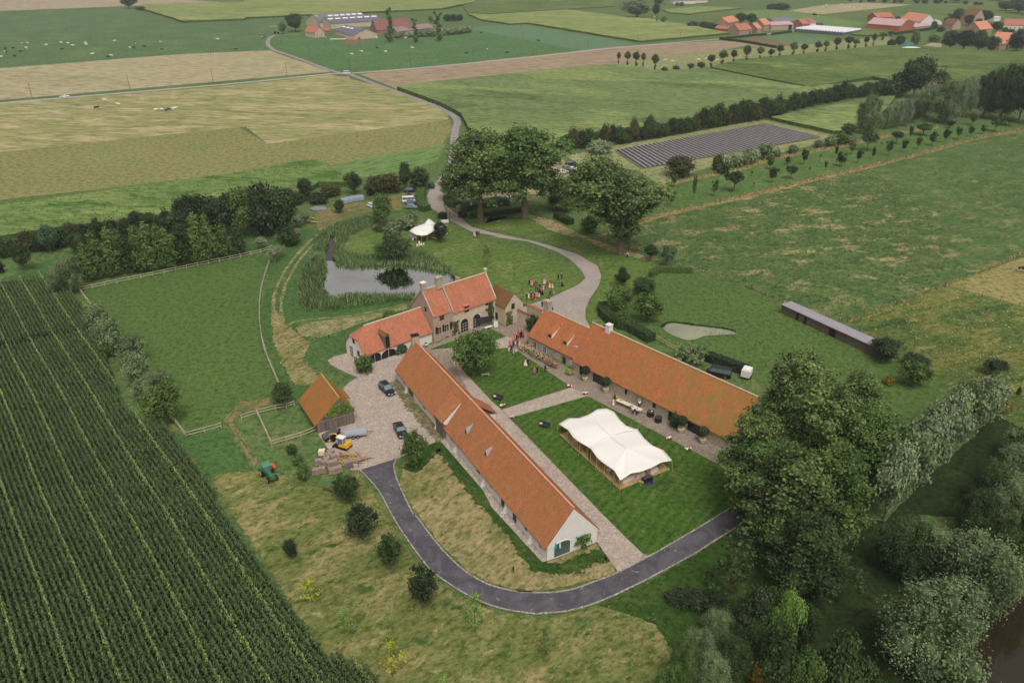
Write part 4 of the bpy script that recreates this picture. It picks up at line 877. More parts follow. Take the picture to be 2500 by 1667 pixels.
# three giant trees and the big trees at the right
def big(t, bx, by, wm, hm, mt, label, kind='big', **k):
    X, Y = g(t, bx, by); return place_tree(X, Y, wm, hm, kind, mt, label, **k)
big('b1', 1925, 480, 30, 30, 'big', 'giant leafy tree with pale trunk right of the gate, left of three', 'giant', seed=0)
big('b2', 270, 450, 32, 30, 'mid', 'giant dark leafy tree with bare trunk, middle of three', 'giant', seed=1)
big('b2', 1053, 745, 30, 29, 'big', 'giant leafy tree by the bare path, right of three', 'giant', seed=2, rz=0)
big('b2', 560, 380, 15, 11, 'big', 'leafy tree behind the gap of the giant trees')
big('b1', 1700, 300, 12, 13, 'big', 'leafy tree over the car park behind the giants')
for t, bx, by, wm, hm, mt, lb in (('c3', 420, 860, 17, 17, 'big', 'large tree behind the end of the right barn'), ('c3', 900, 960, 13, 15, 'big', 'large tree at the back right of the big clump'),
    ('c3', 80, 1420, 14, 18, 'big', 'large tree overhanging the end of the striped lawn'), ('c3', 620, 1350, 17, 21, 'big', 'large tree in the middle of the big clump'), ('c3', 960, 1350, 14, 17, 'mid', 'darker tree at the right side of the big clump'),
    ('d3', 330, 480, 17, 19, 'big', 'large tree at the near side of the big clump'), ('d3', 720, 380, 14, 17, 'mid', 'darker tree at the near right of the big clump'), ('d3', 120, 250, 13, 15, 'mid', 'tree where the asphalt drive vanishes'), ('d3', 500, 850, 14, 14, 'dark', 'dark tree below the big clump')):
    big(t, bx, by, wm, hm, mt, lb)
row('c3 1960 850 385 360 1830 940 430 350 1690 1040 510 350 1540 1190 610 370 1420 1310 720 370 1300 1440 830 370 1200 1570 960 350', 'oak', ['silver','grey','silver','silver'], '# pale willow from the far end of the row on the right', 'pale willow row on the right', name='willow_tree')
row('c3 2050 560 380 230 2150 700 560 240', 'shrub', 'gold', '# yellowish bush at the head of the pale willow row', 'yellowish bushes', 'bush')
row('c3 2330 1120 800 400 2460 1300 960 400 2200 1330 950 360 2050 1480 1120 340 2330 1600 1150 440 1900 1700 1330 320 2160 1720 1280 380 2450 1500 1150 380; d3 2290 760 150 420 2350 300 -50 300', 'willow', ['grey','grey','grey','dark','grey','dark','grey','grey','mid','dark'], '# willow from the top in the thicket at the right edge', 'willow thicket at the right edge', name='willow_tree')
big('d3', 1850, 950, 12, 13, 'grey', 'big pale crack willow leaning over the brown pond', 'willow'); big('d3', 1500, 1480, 13, 14, 'grey', 'big pale willow with a bare leaning trunk at the lower right', 'willow')
big('d3', 1350, 700, 9, 10, 'dark', 'dark willow at the edge of the shaded track', 'willow')
row('d3 750 1800 1220 400 950 1850 1400 300 500 1800 1330 300 250 1650 1100 330 100 1250 800 330 350 1300 840 240 520 1300 950 220', 'oak', ['dark','dark','mid','dark','vdark','light','dark'], '# tree from the right in the bottom thicket', 'thicket along the bottom edge')
big('d2', 1960, 880, 8, 14, 'dark', 'open pine with visible pale trunk beyond the drive', 'pine')
row('d2 1530 965 770 240 1670 985 780 250 1800 1000 800 220', 'hedgeb', 'vdark', '# dark rounded shrub below the pine', 'dark shrubs below the pine', 'bush')
row('d2 1850 1230 960 330 2080 1330 1010 360 1700 1430 1120 330 1950 1560 1200 350 2200 1180 880 340 1560 1600 1260 300 1780 1680 1330 320 1440 1720 1420 260 2150 1480 1120 340 1980 1120 860 300 2300 1050 760 320', 'willow', ['grey','dark','grey','dark','dark','mid','grey','mid','dark','dark','dark'], '# grey bush tree in the lower thicket left of the shade', 'grey bush trees at the bottom', name='willow_tree')
tree('d2', 2180, 1620, 1320, 260, 'shrub', 'gold', 'golden brown bush at the bottom edge', 'bush')
# ---------------------------------------------------------------- clipped hedges
def hedge(line, wd, h, mt, label, top=1, leaf=.16, dens=.8, name='hedge'):
    p = smooth(pts(line), 4) if isinstance(line, str) else line; rng = np.random.default_rng(len(label)); V = []; R = []; m = MB(); n = len(p)
    L = []
    for i in range(n):
        a = p[max(0,i-1)]; b = p[min(n-1,i+1)]; d = hypot(b[0]-a[0], b[1]-a[1]) or 1; L.append((-(b[1]-a[1])/d*wd/2, (b[0]-a[0])/d*wd/2))
    for i in range(n-1):
        A = np.array([p[i][0], p[i][1]]); B = np.array([p[i+1][0], p[i+1][1]]); s0 = np.array(L[i]); s1 = np.array(L[i+1]); seg = np.linalg.norm(B-A)
        m.hexa([(*(A-s0)*1,0),(*(A+s0),0),(*(B+s1),0),(*(B-s1),0)], [(*(A-s0*.85),h*.97),(*(A+s0*.85),h*.97),(*(B+s1*.85),h*.97),(*(B-s1*.85),h*.97)])
        k = int(dens*seg*(wd+2*h)/(leaf*leaf*3))+4
        t = rng.uniform(0,1,k)[:,None]; c = A+(B-A)*t; s = s0+(s1-s0)*t; u = rng.uniform(-1,1,k)*(wd/2+h); z = np.where(np.abs(u) < wd/2, h, h-(np.abs(u)-wd/2)); f = np.clip(u/(wd/2), -1, 1)
        P = np.concatenate([c+s*f[:,None], np.clip(z, .05, h)[:,None]], 1)+rng.normal(size=(k,3))*.05
        N = np.concatenate([s/(wd/2)*np.where(np.abs(f) >= 1, f, 0)[:,None], np.where(np.abs(f) < 1, 1, .2)[:,None]], 1)+rng.normal(size=(k,3))*.5; N /= np.linalg.norm(N,axis=1)[:,None]
        V.append(quads_from(P, N, leaf, rng)); R.append(rng.uniform(size=k))
    V0 = np.array([[m.v[i] for i in f] for f in m.f]); me = npmesh(name, np.concatenate([V0]+V), LEAF[mt], np.concatenate([np.full(len(V0), .15)]+R))
    return tag(put(name, me), label, 'hedge')
hedge('b1 1440 235 1430 300 1445 370 1490 390', 3.2, 2.0, 'mid', 'clipped hedge between the parked cars and the lane')
hedge('b1 1650 300 1690 350 1760 345', 3.0, 1.8, 'mid', 'small curved clipped hedge right of the lane')
hedge('b1 1840 440 2050 420 2260 390', 1.8, 1.4, 'dark', 'long low clipped hedge behind the giant trunks')
hedge('b1 1780 385 1950 350 2150 330', 4.0, 2.0, 'blue', 'wide hedge hiding the silver cars')
hedge('b1 1745 430 1800 440', 2.2, 1.5, 'vdark', 'small dark clipped bush by the right gate pillar')
hedge('b1 1590 440 1660 450', 2.6, 1.7, 'vdark', 'dark clipped hedge by the left gate pillar')
hedge('b2 530 440 590 470 650 500', 2.6, 1.9, 'dark', 'oval clipped hedge under the giant trees')
hedge('b2 910 1185 925 1250 1000 1310 1150 1370 1310 1460', 2.6, 2.0, 'dark', 'curved clipped hedge behind the right barn')
hedge('b2 1300 930 1380 890 1500 890 1640 893', 1.4, 1.6, 'mid', 'clipped hedge at the corner of the pasture')
hedge('c2 1760 260 1900 310 2110 385', 2.2, 1.9, 'vdark', 'clipped hedge behind the black van')
hedge('a1 1150 520 1300 500', 1.6, 1.2, 'vdark', 'dark hedge below the island tree') if 0 else None
hedge('fm 130 495 500 540 800 590 1140 650', 2.4, 2.0, 'dark', 'long dark hedge beside the ploughed field and gardens', leaf=.3)
hedge('fm 200 490 450 465 700 435 960 415', 2.0, 1.8, 'dark', 'hedge along the village road before the white windowed house', leaf=.3)
hedge('fm 1060 415 1230 390 1410 368', 2.0, 1.8, 'dark', 'hedge along the village road before the grey sheds', leaf=.3)
hedge('fr 590 370 800 340 1070 300', 3.0, 2.4, 'dark', 'hedge in front of the red brick barn gable', leaf=.35)
# ---------------------------------------------------------------- building materials
W_ = {}
W_['white'] = plain('wall_white', (222,214,206), .9, .05, .6)
W_['stone'] = bricks('wall_stone', (206,188,164), (186,164,140), (196,182,162), .42, .22, .02, 2.5, .14)
W_['stone2'] = bricks('wall_stone2', (184,158,140), (164,136,120), (178,160,142), .38, .2, .02, 2.5, .18)
W_['stone3'] = bricks('wall_stone3', (182,170,144), (160,146,122), (176,166,146), .45, .24, .03, 2.0, .2)
W_['rubble'] = bricks('wall_rubble', (128,114,98), (92,80,68), (72,62,54), .34, .2, .035, 4, .3)
W_['brick'] = bricks('wall_brick', (176,140,116), (150,116,96), (168,148,130), .3, .12, .02, 3, .2)
W_['redbrick'] = bricks('wall_redbrick', (184,108,72), (160,90,60), (170,110,80), .4, .2, .02, 1, .12)
W_['orbrick'] = bricks('wall_orbrick', (170,120,100), (144,98,84), (150,120,104), .4, .2, .02, 1, .15)
R_ = {}
R_['barn'] = tiles('roof_barn', (196,122,82), (176,104,66), (156,112,74), (158,120,62), .35)
R_['right'] = tiles('roof_right', (196,118,76), (174,100,62), (158,108,66), (148,122,56), .45, grad=(-10, 38))
R_['manor'] = tiles('roof_manor', (206,128,96), (184,108,80), (172,116,90), (160,112,80), .2)
R_['small'] = tiles('roof_small', (140,96,62), (120,82,52), (112,88,52), (118,96,54), .6)
R_['shed'] = tiles('roof_shed', (186,112,62), (166,98,52), (148,104,56), (132,116,50), .5)
R_['orange'] = tiles('roof_orange', (218,146,116), (206,134,104), (200,140,114), None, 0, (.5,.6))
R_['orange2'] = tiles('roof_orange2', (192,122,96), (180,110,88), (168,112,94), None, 0, (.5,.6))
R_['maroon'] = tiles('roof_maroon', (146,98,94), (132,86,82), (120,80,76), None, 0, (.9,.9))
R_['grey'] = plain('roof_grey', (118,112,118), .7, .12, .3); R_['bluegrey'] = plain('roof_bluegrey', (104,100,112), .6, .1, .3)
R_['rustpink'] = plain('roof_rustpink', (186,150,150), .7, .08, .3); R_['lead'] = plain('roof_lead', (150,148,150), .55, .1, 1)
GL = plain('glass_dark', (34,36,38), .15, .1, 1, .6); GLg = plain('glass_green', (78,94,86), .12, .15, .5, .6)
BLK = plain('black_paint', (34,32,34), .55, .1, 2); WHT = plain('white_paint', (226,220,214), .6, .04, 2); WOODF = plain('wood_fence', (176,164,140), .9, .15, 4); WOODL = plain('wood_light', (178,150,106), .85, .18, 4)
WOODG = planks('wood_grey', (136,124,112), (104,94,86)); WOODD = plain('wood_dark', (92,66,44), .85, .2, 4); STEEL = plain('galvanised', (176,178,180), .45, .08, 2, .5, .3)
RIDGE = plain('ridge_tile', (208,150,120), .85, .2, 2.2); RIDGE2 = plain('ridge_stone', (196,178,152), .9, .15, 2)
CREAM = plain('tent_fabric', (228,222,213), .8, .015, .3); TERRA = plain('pot_stone', (190,172,142), .9, .1, 3); POLEY = plain('pole_wood', (186,150,74), .8, .12, 3)
class Frame:
    def __init__(s, O, e): s.O = O; L = hypot(*e); s.e = (e[0]/L, e[1]/L); s.n = (-s.e[1], s.e[0]); s.rz = atan2(s.e[1], s.e[0])
    def loc(s, p): d = (p[0]-s.O[0], p[1]-s.O[1]); return d[0]*s.e[0]+d[1]*s.e[1], d[0]*s.n[0]+d[1]*s.n[1]
    def w(s, x, y): return s.O[0]+s.e[0]*x+s.n[0]*y, s.O[1]+s.e[1]*x+s.n[1]*y
    def hit(s, ax, val, t, px, py):
        "photo ray meets the vertical plane x=val or y=val: returns (other coordinate, z)"
        rx, ry, rz = ray(t, px, py); cx, cy = s.loc((0,0)); dx = rx*s.e[0]+ry*s.e[1]; dy = rx*s.n[0]+ry*s.n[1]
        if ax == 'y': k = (val-cy)/dy; return cx+dx*k, H+rz*k
        k = (val-cx)/dx; return cy+dy*k, H+rz*k
    def at(s, t, px, py, z=0): return s.loc(g(t, px, py, z))
def frame_root(fr, name, label, cat): return empty(name, (fr.O[0], fr.O[1], 0), fr.rz, label, cat)
def gable(root, x0, x1, y0, y1, e0, e1, zr, ridge, axis, wm, rm, oh=.35, og=.2, th=.18, rt=RIDGE, base=-.1, hip0=0, hipz=None, wall=True):
    "axis: direction of the ridge. In ridge coords a runs along, b across (b0 side eave e0, b1 side eave e1)"
    if axis == 'x': a0, a1, b0, b1 = x0, x1, y0, y1; P = lambda a, b, z: (a, b, z)
    else: a0, a1, b0, b1 = y0, y1, x0, x1; P = lambda a, b, z: (b, a, z)
    if wall:
        m = MB(); prof = [(b0,base),(b1,base),(b1,e1),(ridge,zr-.05),(b0,e0)]
        if hip0:
            zc = hipz; fL = (zc-e0)/(zr-e0); fR = (zc-e1)/(zr-e1); bl = b0+(ridge-b0)*fL; br = b1+(ridge-b1)*fR
            v = [P(a0,b0,base),P(a0,b1,base),P(a0,b1,e1),P(a0,br,zc-.05),P(a0,bl,zc-.05),P(a0,b0,e0)]; v2 = [P(a1,b,z) for b, z in prof]+[P(a0+hip0,ridge,zr-.08)]
            k = len(v); m.add(v+v2, [(0,1,2,3,4,5)[::-1],(6,7,8,9,10),(0,6,10,5),(1,2,8,7),(0,1,7,6),(5,10,9,11,4),(2,3,11,9,8),(3,4,11)])
        else: m.ext([P(a0,b,z) for b, z in prof], P(a1-a0,0,0))
        me = m.build('wall', wm, root)
    s0 = (zr-e0)/(ridge-b0); s1 = (zr-e1)/(b1-ridge)
    A = [(b0-oh, e0-oh*s0+.12), (ridge, zr+.12), (b1+oh, e1-oh*s1+.12)]
    m = MB(); o0 = og if not hip0 else .2
    for i in (0, 1):
        (pa, za), (pb, zb) = A[i], A[i+1]; q0, q1 = a0-o0, a1+og
        if hip0:
            zc = hipz+.12; rim = [(a0+hip0, ridge, zr+.12)]
            if i == 0: f = (zc-A[0][1])/(zr+.12-A[0][1]); c = pa+(ridge-pa)*f; top = [P(q0,pa,za),P(q1,pa,za),P(q1,pb,zb),P(a0+hip0,pb,zb),P(q0,c,zc)]
            else: f = (zc-A[2][1])/(zr+.12-A[2][1]); c = pb+(ridge-pb)*f; top = [P(q0,pb,zb),P(q0,c,zc),P(a0+hip0,pa,za),P(q1,pa,za),P(q1,pb,zb)]
            m.ext(top, (0,0,-th))
            if i == 0: cL = c
            else: m.ext([P(q0,cL,zc),P(q0,c,zc),P(a0+hip0,ridge,zr+.12)], (0,0,-th))
        else: m.ext([P(q0,pa,za),P(q1,pa,za),P(q1,pb,zb),P(q0,pb,zb)], (0,0,-th))
    r = m.build('roof', rm, root)
    if rt:
        m = MB(); k = int((a1-a0)/.45)
        for i in range(k): t0 = a0-og*.5+(a1-a0+og)*i/k+hip0*(1-i/k); t1 = t0+(a1-a0+og)/k*.97; m.tube(P(t0,ridge,zr+.1), P(t1,ridge,zr+.12), .15, .17, 6)
        m.build('ridge_tiles', rt, r)
    return r
def opening(root, fr, ax, val, out, t, px0, py0, px1, py1, kind='window', fm=None, pm=None, bars=(1,2), arch=0, name=None, fw=.09, z0=None, z1=None, size=None):
    "window or door found on a wall plane by two photo points; out = +-1 outward side"
    if size: a0, a1, z0, z1 = size
    else:
        a0, za = fr.hit(ax, val, t, px0, py0); a1, zb = fr.hit(ax, val, t, px1, py1); a0, a1 = min(a0,a1), max(a0,a1); z0 = min(za,zb) if z0 is None else z0; z1 = max(za,zb) if z1 is None else z1
    P = (lambda a, d, z: (a, val+out*d, z)) if ax == 'y' else (lambda a, d, z: (val+out*d, a, z))
    D_ = (lambda d: (0, out*d, 0)) if ax == 'y' else (lambda d: (out*d, 0, 0))
    fm = fm or WHT; pm = pm or GL; m = MB()
    def shape(g_):
        b0, b1, c0, c1 = a0-g_, a1+g_, z0-(g_ if kind == 'window' else 0), z1+g_
        if not arch: return [(b0,c0),(b1,c0),(b1,c1),(b0,c1)]
        n = 8; r = (b1-b0)/2; hs = min(arch*r, (c1-c0)*.6); return [(b0,c0),(b1,c0)]+[((b0+b1)/2+r*cos(pi*i/n), c1-hs+hs*sin(pi*i/n)) for i in range(n+1)]
    o_, i_ = shape(fw), shape(0); n = len(o_); v = [P(a,.003,z) for a, z in o_]+[P(a,.07,z) for a, z in o_]+[P(a,.07,z) for a, z in i_]+[P(a,.03,z) for a, z in i_]
    m.add(v, [(k,(k+1)%n,n+(k+1)%n,n+k) for k in range(n)]+[(n+k,n+(k+1)%n,2*n+(k+1)%n,2*n+k) for k in range(n)]+[(2*n+k,2*n+(k+1)%n,3*n+(k+1)%n,3*n+k) for k in range(n)])
    for k in range(1, bars[0]+1):
        c = a0+(a1-a0)*k/(bars[0]+1); p = [P(c-.03,.028,z0),P(c+.03,.028,z0),P(c+.03,.028,z1-(.3*(z1-z0) if arch and bars[0] > 1 else .02)),P(c-.03,.028,z1-(.3*(z1-z0) if arch and bars[0] > 1 else .02))]; m.ext(p, D_(.03))
    for k in range(1, bars[1]+1):
        c = z0+(z1-z0)*k/(bars[1]+1)*(.85 if arch else 1); m.ext([P(a0,.029,c-.025),P(a1,.029,c-.025),P(a1,.029,c+.025),P(a0,.029,c+.025)], D_(.028))
    w_ = m.build(name or kind, fm, root); q = MB(); q.ext([P(a,.004,z) for a, z in i_], D_(.02)); q.build('pane' if kind == 'window' else 'door_leaf', pm, w_)
    return w_
def chimney(root, x, y, z0, z1, sx, sy, mt, cap=None, name='chimney', pots=0):
    m = MB(); m.box(x-sx/2, x+sx/2, y-sy/2, y+sy/2, z0, z1); c = m.build(name, mt, root)
    m = MB(); m.box(x-sx/2-.08, x+sx/2+.08, y-sy/2-.08, y+sy/2+.08, z1, z1+.14); m.box(x-sx/4, x+sx/4, y-sy/4, y+sy/4, z1+.14, z1+.22); m.build('chimney_cap', cap or mt, c)
    return c
# ---------------------------------------------------------------- long front barn
FB = Frame((5.18, 89.33), (.880, .475))
fb = frame_root(FB, 'long_barn', 'long white walled barn with orange tile roof in front of the striped lawns', 'barn')
gable(fb, 0, 8.77, 0, 61.4, 2.75, 2.75, 8.1, 4.39, 'y', W_['white'], R_['barn'], .42, .02)
for t, px, py in (('c1', 1330, 535), ('c1', 1575, 820), ('c1', 1960, 1310), ('d1', 2140, 200), ('d2', 330, 440), ('c1', 1730, 1010)):
    yb, zb = FB.hit('x', 0, t, px, py); m = MB()
    m.add([(-.02,yb-.3,0),(-.7,yb-.3,0),(-.02,yb-.3,1.9),(-.02,yb+.3,0),(-.7,yb+.3,0),(-.02,yb+.3,1.9)], [(0,1,2),(3,5,4),(0,3,4,1),(1,4,5,2),(0,2,5,3)]); m.build('buttress', W_['white'], fb)
for sp in ('c1 1236 375 1250 405', 'c1 1290 430 1303 460', 'c1 1418 590 1430 620', 'c1 1450 630 1475 680', 'c1 1680 900 1704 945', 'c1 1897 1150 1917 1195', 'c1 2002 1280 2018 1318', 'c1 2097 1395 2118 1470', 'c1 2193 1515 2217 1600', 'd2 275 275 291 318', 'd2 390 415 408 470'):
    t, *q = sp.split(); opening(fb, FB, 'x', 0, -1, t, *[float(v) for v in q], fm=BLK if int(float(q[0])) % 2 else WHT, bars=(1,1), fw=.05)
y0, z0 = FB.hit('x', 0, 'c1', 1335, 560); y1, z1 = FB.hit('x', 0, 'c1', 1375, 600)
opening(fb, FB, 'x', 0, -1, 'c1', 0,0,0,0, kind='door', size=(y1, y0, 0, 2.2), fm=WOODG, pm=WOODG, bars=(1,0))
# raised cart door section with its own roof slope
ya, _ = FB.hit('x', -.15, 'c1', 1575, 830); yb, _ = FB.hit('x', -.15, 'c1', 1635, 900); ya, yb = max(ya,yb), min(ya,yb)
m = MB(); m.box(-.5, 1.2, yb, ya, -.1, 3.9); cw = m.build('cart_entrance', WOODG, fb)
m = MB(); m.ext([(-.85,yb-.15,3.75),(-.85,ya+.15,3.75),(3.3,ya+.15,7.0),(3.3,yb-.15,7.0)], (0,0,-.16)); m.build('entrance_roof', R_['barn'], cw)
m = MB(); m.add([(-.55,yb-.2,3.6),(3.2,yb-.2,6.85),(3.0,yb-.2,6.3),(.2,yb-.2,3.0)], [(0,1,2,3)]); m.ext([(-.5,yb-.22,3.6),(3.1,yb-.22,6.75),(3.0,yb-.22,6.2),(-.1,yb-.22,3.1)], (0,.15,0)); m.build('cheek_wall', W_['white'], cw)
# dormer skylights on the left slope
def on_slope(fr, t, px, py, x0, e0, xr, zr):
    "photo ray meets the roof slope rising from (x0,e0) to (xr,zr) in x"
    rx, ry, rz = ray(t, px, py); cx, cy = fr.loc((0,0)); dx = rx*fr.e[0]+ry*fr.e[1]; dy = rx*fr.n[0]+ry*fr.n[1]; s = (zr-e0)/(xr-x0)
    k = (e0+s*(cx-x0)-H)/(rz-s*dx); return cx+dx*k, cy+dy*k, H+rz*k
for px, py in ((1835, 825), (1998, 1005)):
    x, y, z = on_slope(FB, 'c1', px, py, 0, 2.87, 4.39, 8.22)
    m = MB(); m.add([(x-.75,y-.55,z-.75),(x-.75,y+.55,z-.75),(x-.75,y,z+.35),(x+.9,y,z+.9)], [(0,2,1),(0,3,2),(1,2,3)]); d_ = m.build('dormer', R_['lead'], fb)
    m = MB(); m.add([(x-.77,y-.3,z-.6),(x-.77,y+.3,z-.6),(x-.77,y,z+.05)], [(0,2,1)]); m.ext([(x-.77,y-.33,z-.62),(x-.77,y+.33,z-.62),(x-.77,y,z+.05)], (-.03,0,0)); m.build('pane', GL, d_)
# big far-side lean-to over the courtyard side
x, y, z = 8.9, 37, 3
m = MB(); m.ext([(6.0,y-2.4,6.3),(10.2,y-1.4,3.0),(10.2,y+2.0,3.0),(6.0,y+2.6,6.3)], (0,0,-.16)); pr = m.build('porch_roof', R_['barn'], fb)
m = MB(); m.box(8.8, 9.9, y-1.2, y+1.8, 0, 2.9); m.build('porch_wall', W_['white'], fb)
# gable window with arch, white reveal
a0, zz = FB.hit('y', 0, 'gab', 800, 1262); a1, z1 = FB.hit('y', 0, 'gab', 1075, 1160)
opening(fb, FB, 'y', 0, -1, '', 0,0,0,0, kind='window', size=(a0, a1, .15, 2.75), arch=.35, pm=GLg, bars=(0,0), fw=.12, name='arched_window')
chimney(fb, 4.39, 61.2, 7.0, 9.4, 1.5, 1.1, W_['stone3'], BLK)
m = MB(); m.ext([(2.6,61.45,6.0),(6.2,61.45,6.0),(4.39,61.45,8.6)], (0,.25,0)); m.build('gable_parapet', W_['stone2'], fb)
# gowns on hangers in the arched window
GT = plain('teal_cloth', (36,150,160), .8, .1, 3); GW = plain('pale_cloth', (190,206,200), .8, .08, 3)
for px, py, mt, lb in ((828, 1090, GT, 'teal gown hanging at the left of the arched window'), (900, 1070, GW, 'pale grey gown hanging in the middle of the arched window')):
    a, z = FB.hit('y', -.12, 'gab', px, py); x_, y_ = FB.w(a, -.2)
    m = MB(); m.lathe([(.03,.75),(.07,.6),(.13,.45),(.10,.3),(.17,0),(.2,-.45),(.08,-.6)], (0,0,0), 8); tag(put('gown', m.mesh('gown', mt, True), None, (x_, y_, z)), lb, 'gown')
# ---------------------------------------------------------------- manor
MF = Frame((-28.44, 151.98), (.762, .647))
mh = frame_root(MF, 'manor_house', 'stone manor with red tile roofs, tall chimneys and white coach wing beside the pond', 'house')
gable(mh, -4.2, 13.4, 0, 7.9, 2.8, 2.8, 7.3, 3.9, 'x', W_['white'], R_['manor'], .3, .0, rt=RIDGE2, hip0=2.6, hipz=5.2)
gable(mh, 13.6, 18.8, -.5, 8.2, 6.4, 6.4, 11.5, 3.6, 'x', W_['stone2'], R_['manor'], .15, -.25, rt=RIDGE2)
gable(mh, 18.82, 31.5, -.7, 7.4, 5.9, 5.9, 11.3, 3.0, 'x', W_['stone'], R_['manor'], .2, -.2, rt=RIDGE2)
gable(mh, 31.52, 37.0, -4.4, 3.0, 4.6, 4.6, 7.6, 34.25, 'y', W_['stone'], R_['small'], .15, .02, rt=None)
def par(x, yl, yr, yrg, e, zr, th=.3, mt='stone2', nm='gable_parapet', parent=None):
    m = MB(); m.ext([(x,yl-.1,e-.1),(x,yl-.1,e+.35),(x,yrg,zr+.45),(x,yr+.1,e+.35),(x,yr+.1,e-.1),(x,yrg,zr-.1)], (th,0,0)); return m.build(nm, W_[mt], mh)
par(13.45, -.55, 8.3, 3.6, 6.4, 11.5); par(18.72, -.8, 8.0, 3.2, 6.2, 11.6); par(31.35, -.8, 7.5, 3.0, 5.9, 11.3, .3, 'stone')
chimney(mh, 14.1, 3.6, 11, 13.3, 1.1, 1.0, W_['stone2'], WHT); chimney(mh, 18.2, 3.3, 11, 13.6, 1.6, 1.1, W_['stone3'], W_['stone3']); chimney(mh, 31.5, 3.0, 11.4, 12.3, .5, .5, W_['stone'], WHT, 'finial')
def mo(sp, y, kind='window', **k): t, *q = sp.split(); return opening(mh, MF, 'y', y, -1, t, *[float(v) for v in q], kind=kind, **k)
mo('man 365 1465 535 1310', 0, 'door', arch=.5, pm=BLK, fm=WHT, bars=(1,0), z0=0, name='coach_door', fw=.15); mo('man 555 1435 755 1245', 0, 'door', arch=.5, pm=BLK, fm=WHT, bars=(1,0), z0=0, name='coach_door', fw=.15)
mo('man 1412 855 1465 775', -.5, fm=WOODD); 
for sp in ('man 1375 1060 1425 945', 'man 1480 1020 1535 905'): mo(sp, -.5, fm=W_['stone'], arch=.3)
SH = plain('shutter_brown', (46,34,28), .7, .1, 3)
for x0 in (1348, 1450, 1560):
    a, z = MF.hit('y', -.5, 'man', x0, 1060-(x0-1348)*.35); m = MB(); m.box(a, a+.5, -.6, -.53, z, z+1.75); m.build('shutter', SH, mh)
mo('ct 30 1010 135 815', -.7, 'door', arch=1, fm=W_['stone'], bars=(2,3), name='arched_door', z0=.2); mo('ct 210 930 312 745', -.7, 'door', arch=1, fm=W_['stone'], bars=(2,3), name='arched_door', z0=.2)
mo('ct 395 635 430 580', -.7, fm=WOODD); mo('ct 398 715 415 690', -.7, fm=WOODD, bars=(0,0)); mo('man 1500 1125 1530 1095', -.5, fm=BLK, bars=(0,0))
# dormers
def dormer(root, x, y0, z0, w, h, dpt, rm, wm, pent=True):
    m = MB(); m.box(x-w/2, x+w/2, y0, y0+dpt, z0, z0+h); d = m.build('dormer', wm, root); m = MB()
    if pent: m.ext([(x-w/2-.15,y0-.2,z0+h+.05),(x+w/2+.15,y0-.2,z0+h+.05),(x+w/2+.15,y0+dpt+1.2,z0+h+1.3),(x-w/2-.15,y0+dpt+1.2,z0+h+1.3)], (0,0,-.12))
    else:
        for s in (-1, 1): m.ext([(x,y0-.15,z0+h+w*.6),(x+s*(w/2+.15),y0-.15,z0+h),(x+s*(w/2+.15),y0+dpt+1,z0+h),(x,y0+dpt+1.4,z0+h+w*.6)], (0,0,-.1))
        m.ext([(x-w/2,y0,z0+h),(x+w/2,y0,z0+h),(x,y0,z0+h+w*.55)], (0,dpt,0))
    m.build('dormer_roof', rm, d); m = MB(); m.box(x-w/2+.12, x+w/2-.12, y0-.03, y0-.005, z0+.15, z0+h-.12); m.build('pane', GL, d); return d
a, z = MF.hit('y', -.4, 'man', 640, 1170); dormer(mh, a, -.35, 2.6, 1.2, 2.9, 1.8, R_['small'], WOODG, False)
a, z = MF.hit('y', -.6, 'ct', 112, 690); dormer(mh, a, -.72, z-.9, 1.6, 1.8, 1.6, R_['manor'], W_['stone'])
m = MB(); x, y = MF.at('man', 1190, 960, 5.2); zz = 2.8+(7.3-2.8)*y/3.9+.2; m.box(x-.4, x+.4, y-.45, y+.45, zz-.2, zz+.1); sk = m.build('roof_window', WHT, mh); m = MB(); m.box(x-.3, x+.3, y-.35, y+.35, zz+.1, zz+.12); m.build('pane', GL, sk)
opening(mh, MF, 'x', -4.2, -1, 'man', 100, 1390, 130, 1250, kind='door', fm=W_['white'], pm=WOODG, z0=0); opening(mh, MF, 'x', -4.2, -1, 'man', 132, 1180, 150, 1130, fm=WOODD); opening(mh, MF, 'x', -4.2, -1, 'man', 205, 1370, 225, 1320, fm=WOODD)
opening(mh, MF, 'x', 13.6, -1, 'man', 1192, 712, 1208, 672, fm=BLK, bars=(0,0))
opening(mh, MF, 'y', -4.4, -1, 'ct', 778, 690, 818, 605, fm=WOODD, bars=(1,0)); opening(mh, MF, 'y', -4.4, -1, 'ct', 760, 900, 795, 780, kind='door', fm=W_['stone'], pm=WOODD, z0=0, arch=.3); opening(mh, MF, 'x', 31.52, -1, 'ct', 547, 825, 570, 755, fm=BLK)
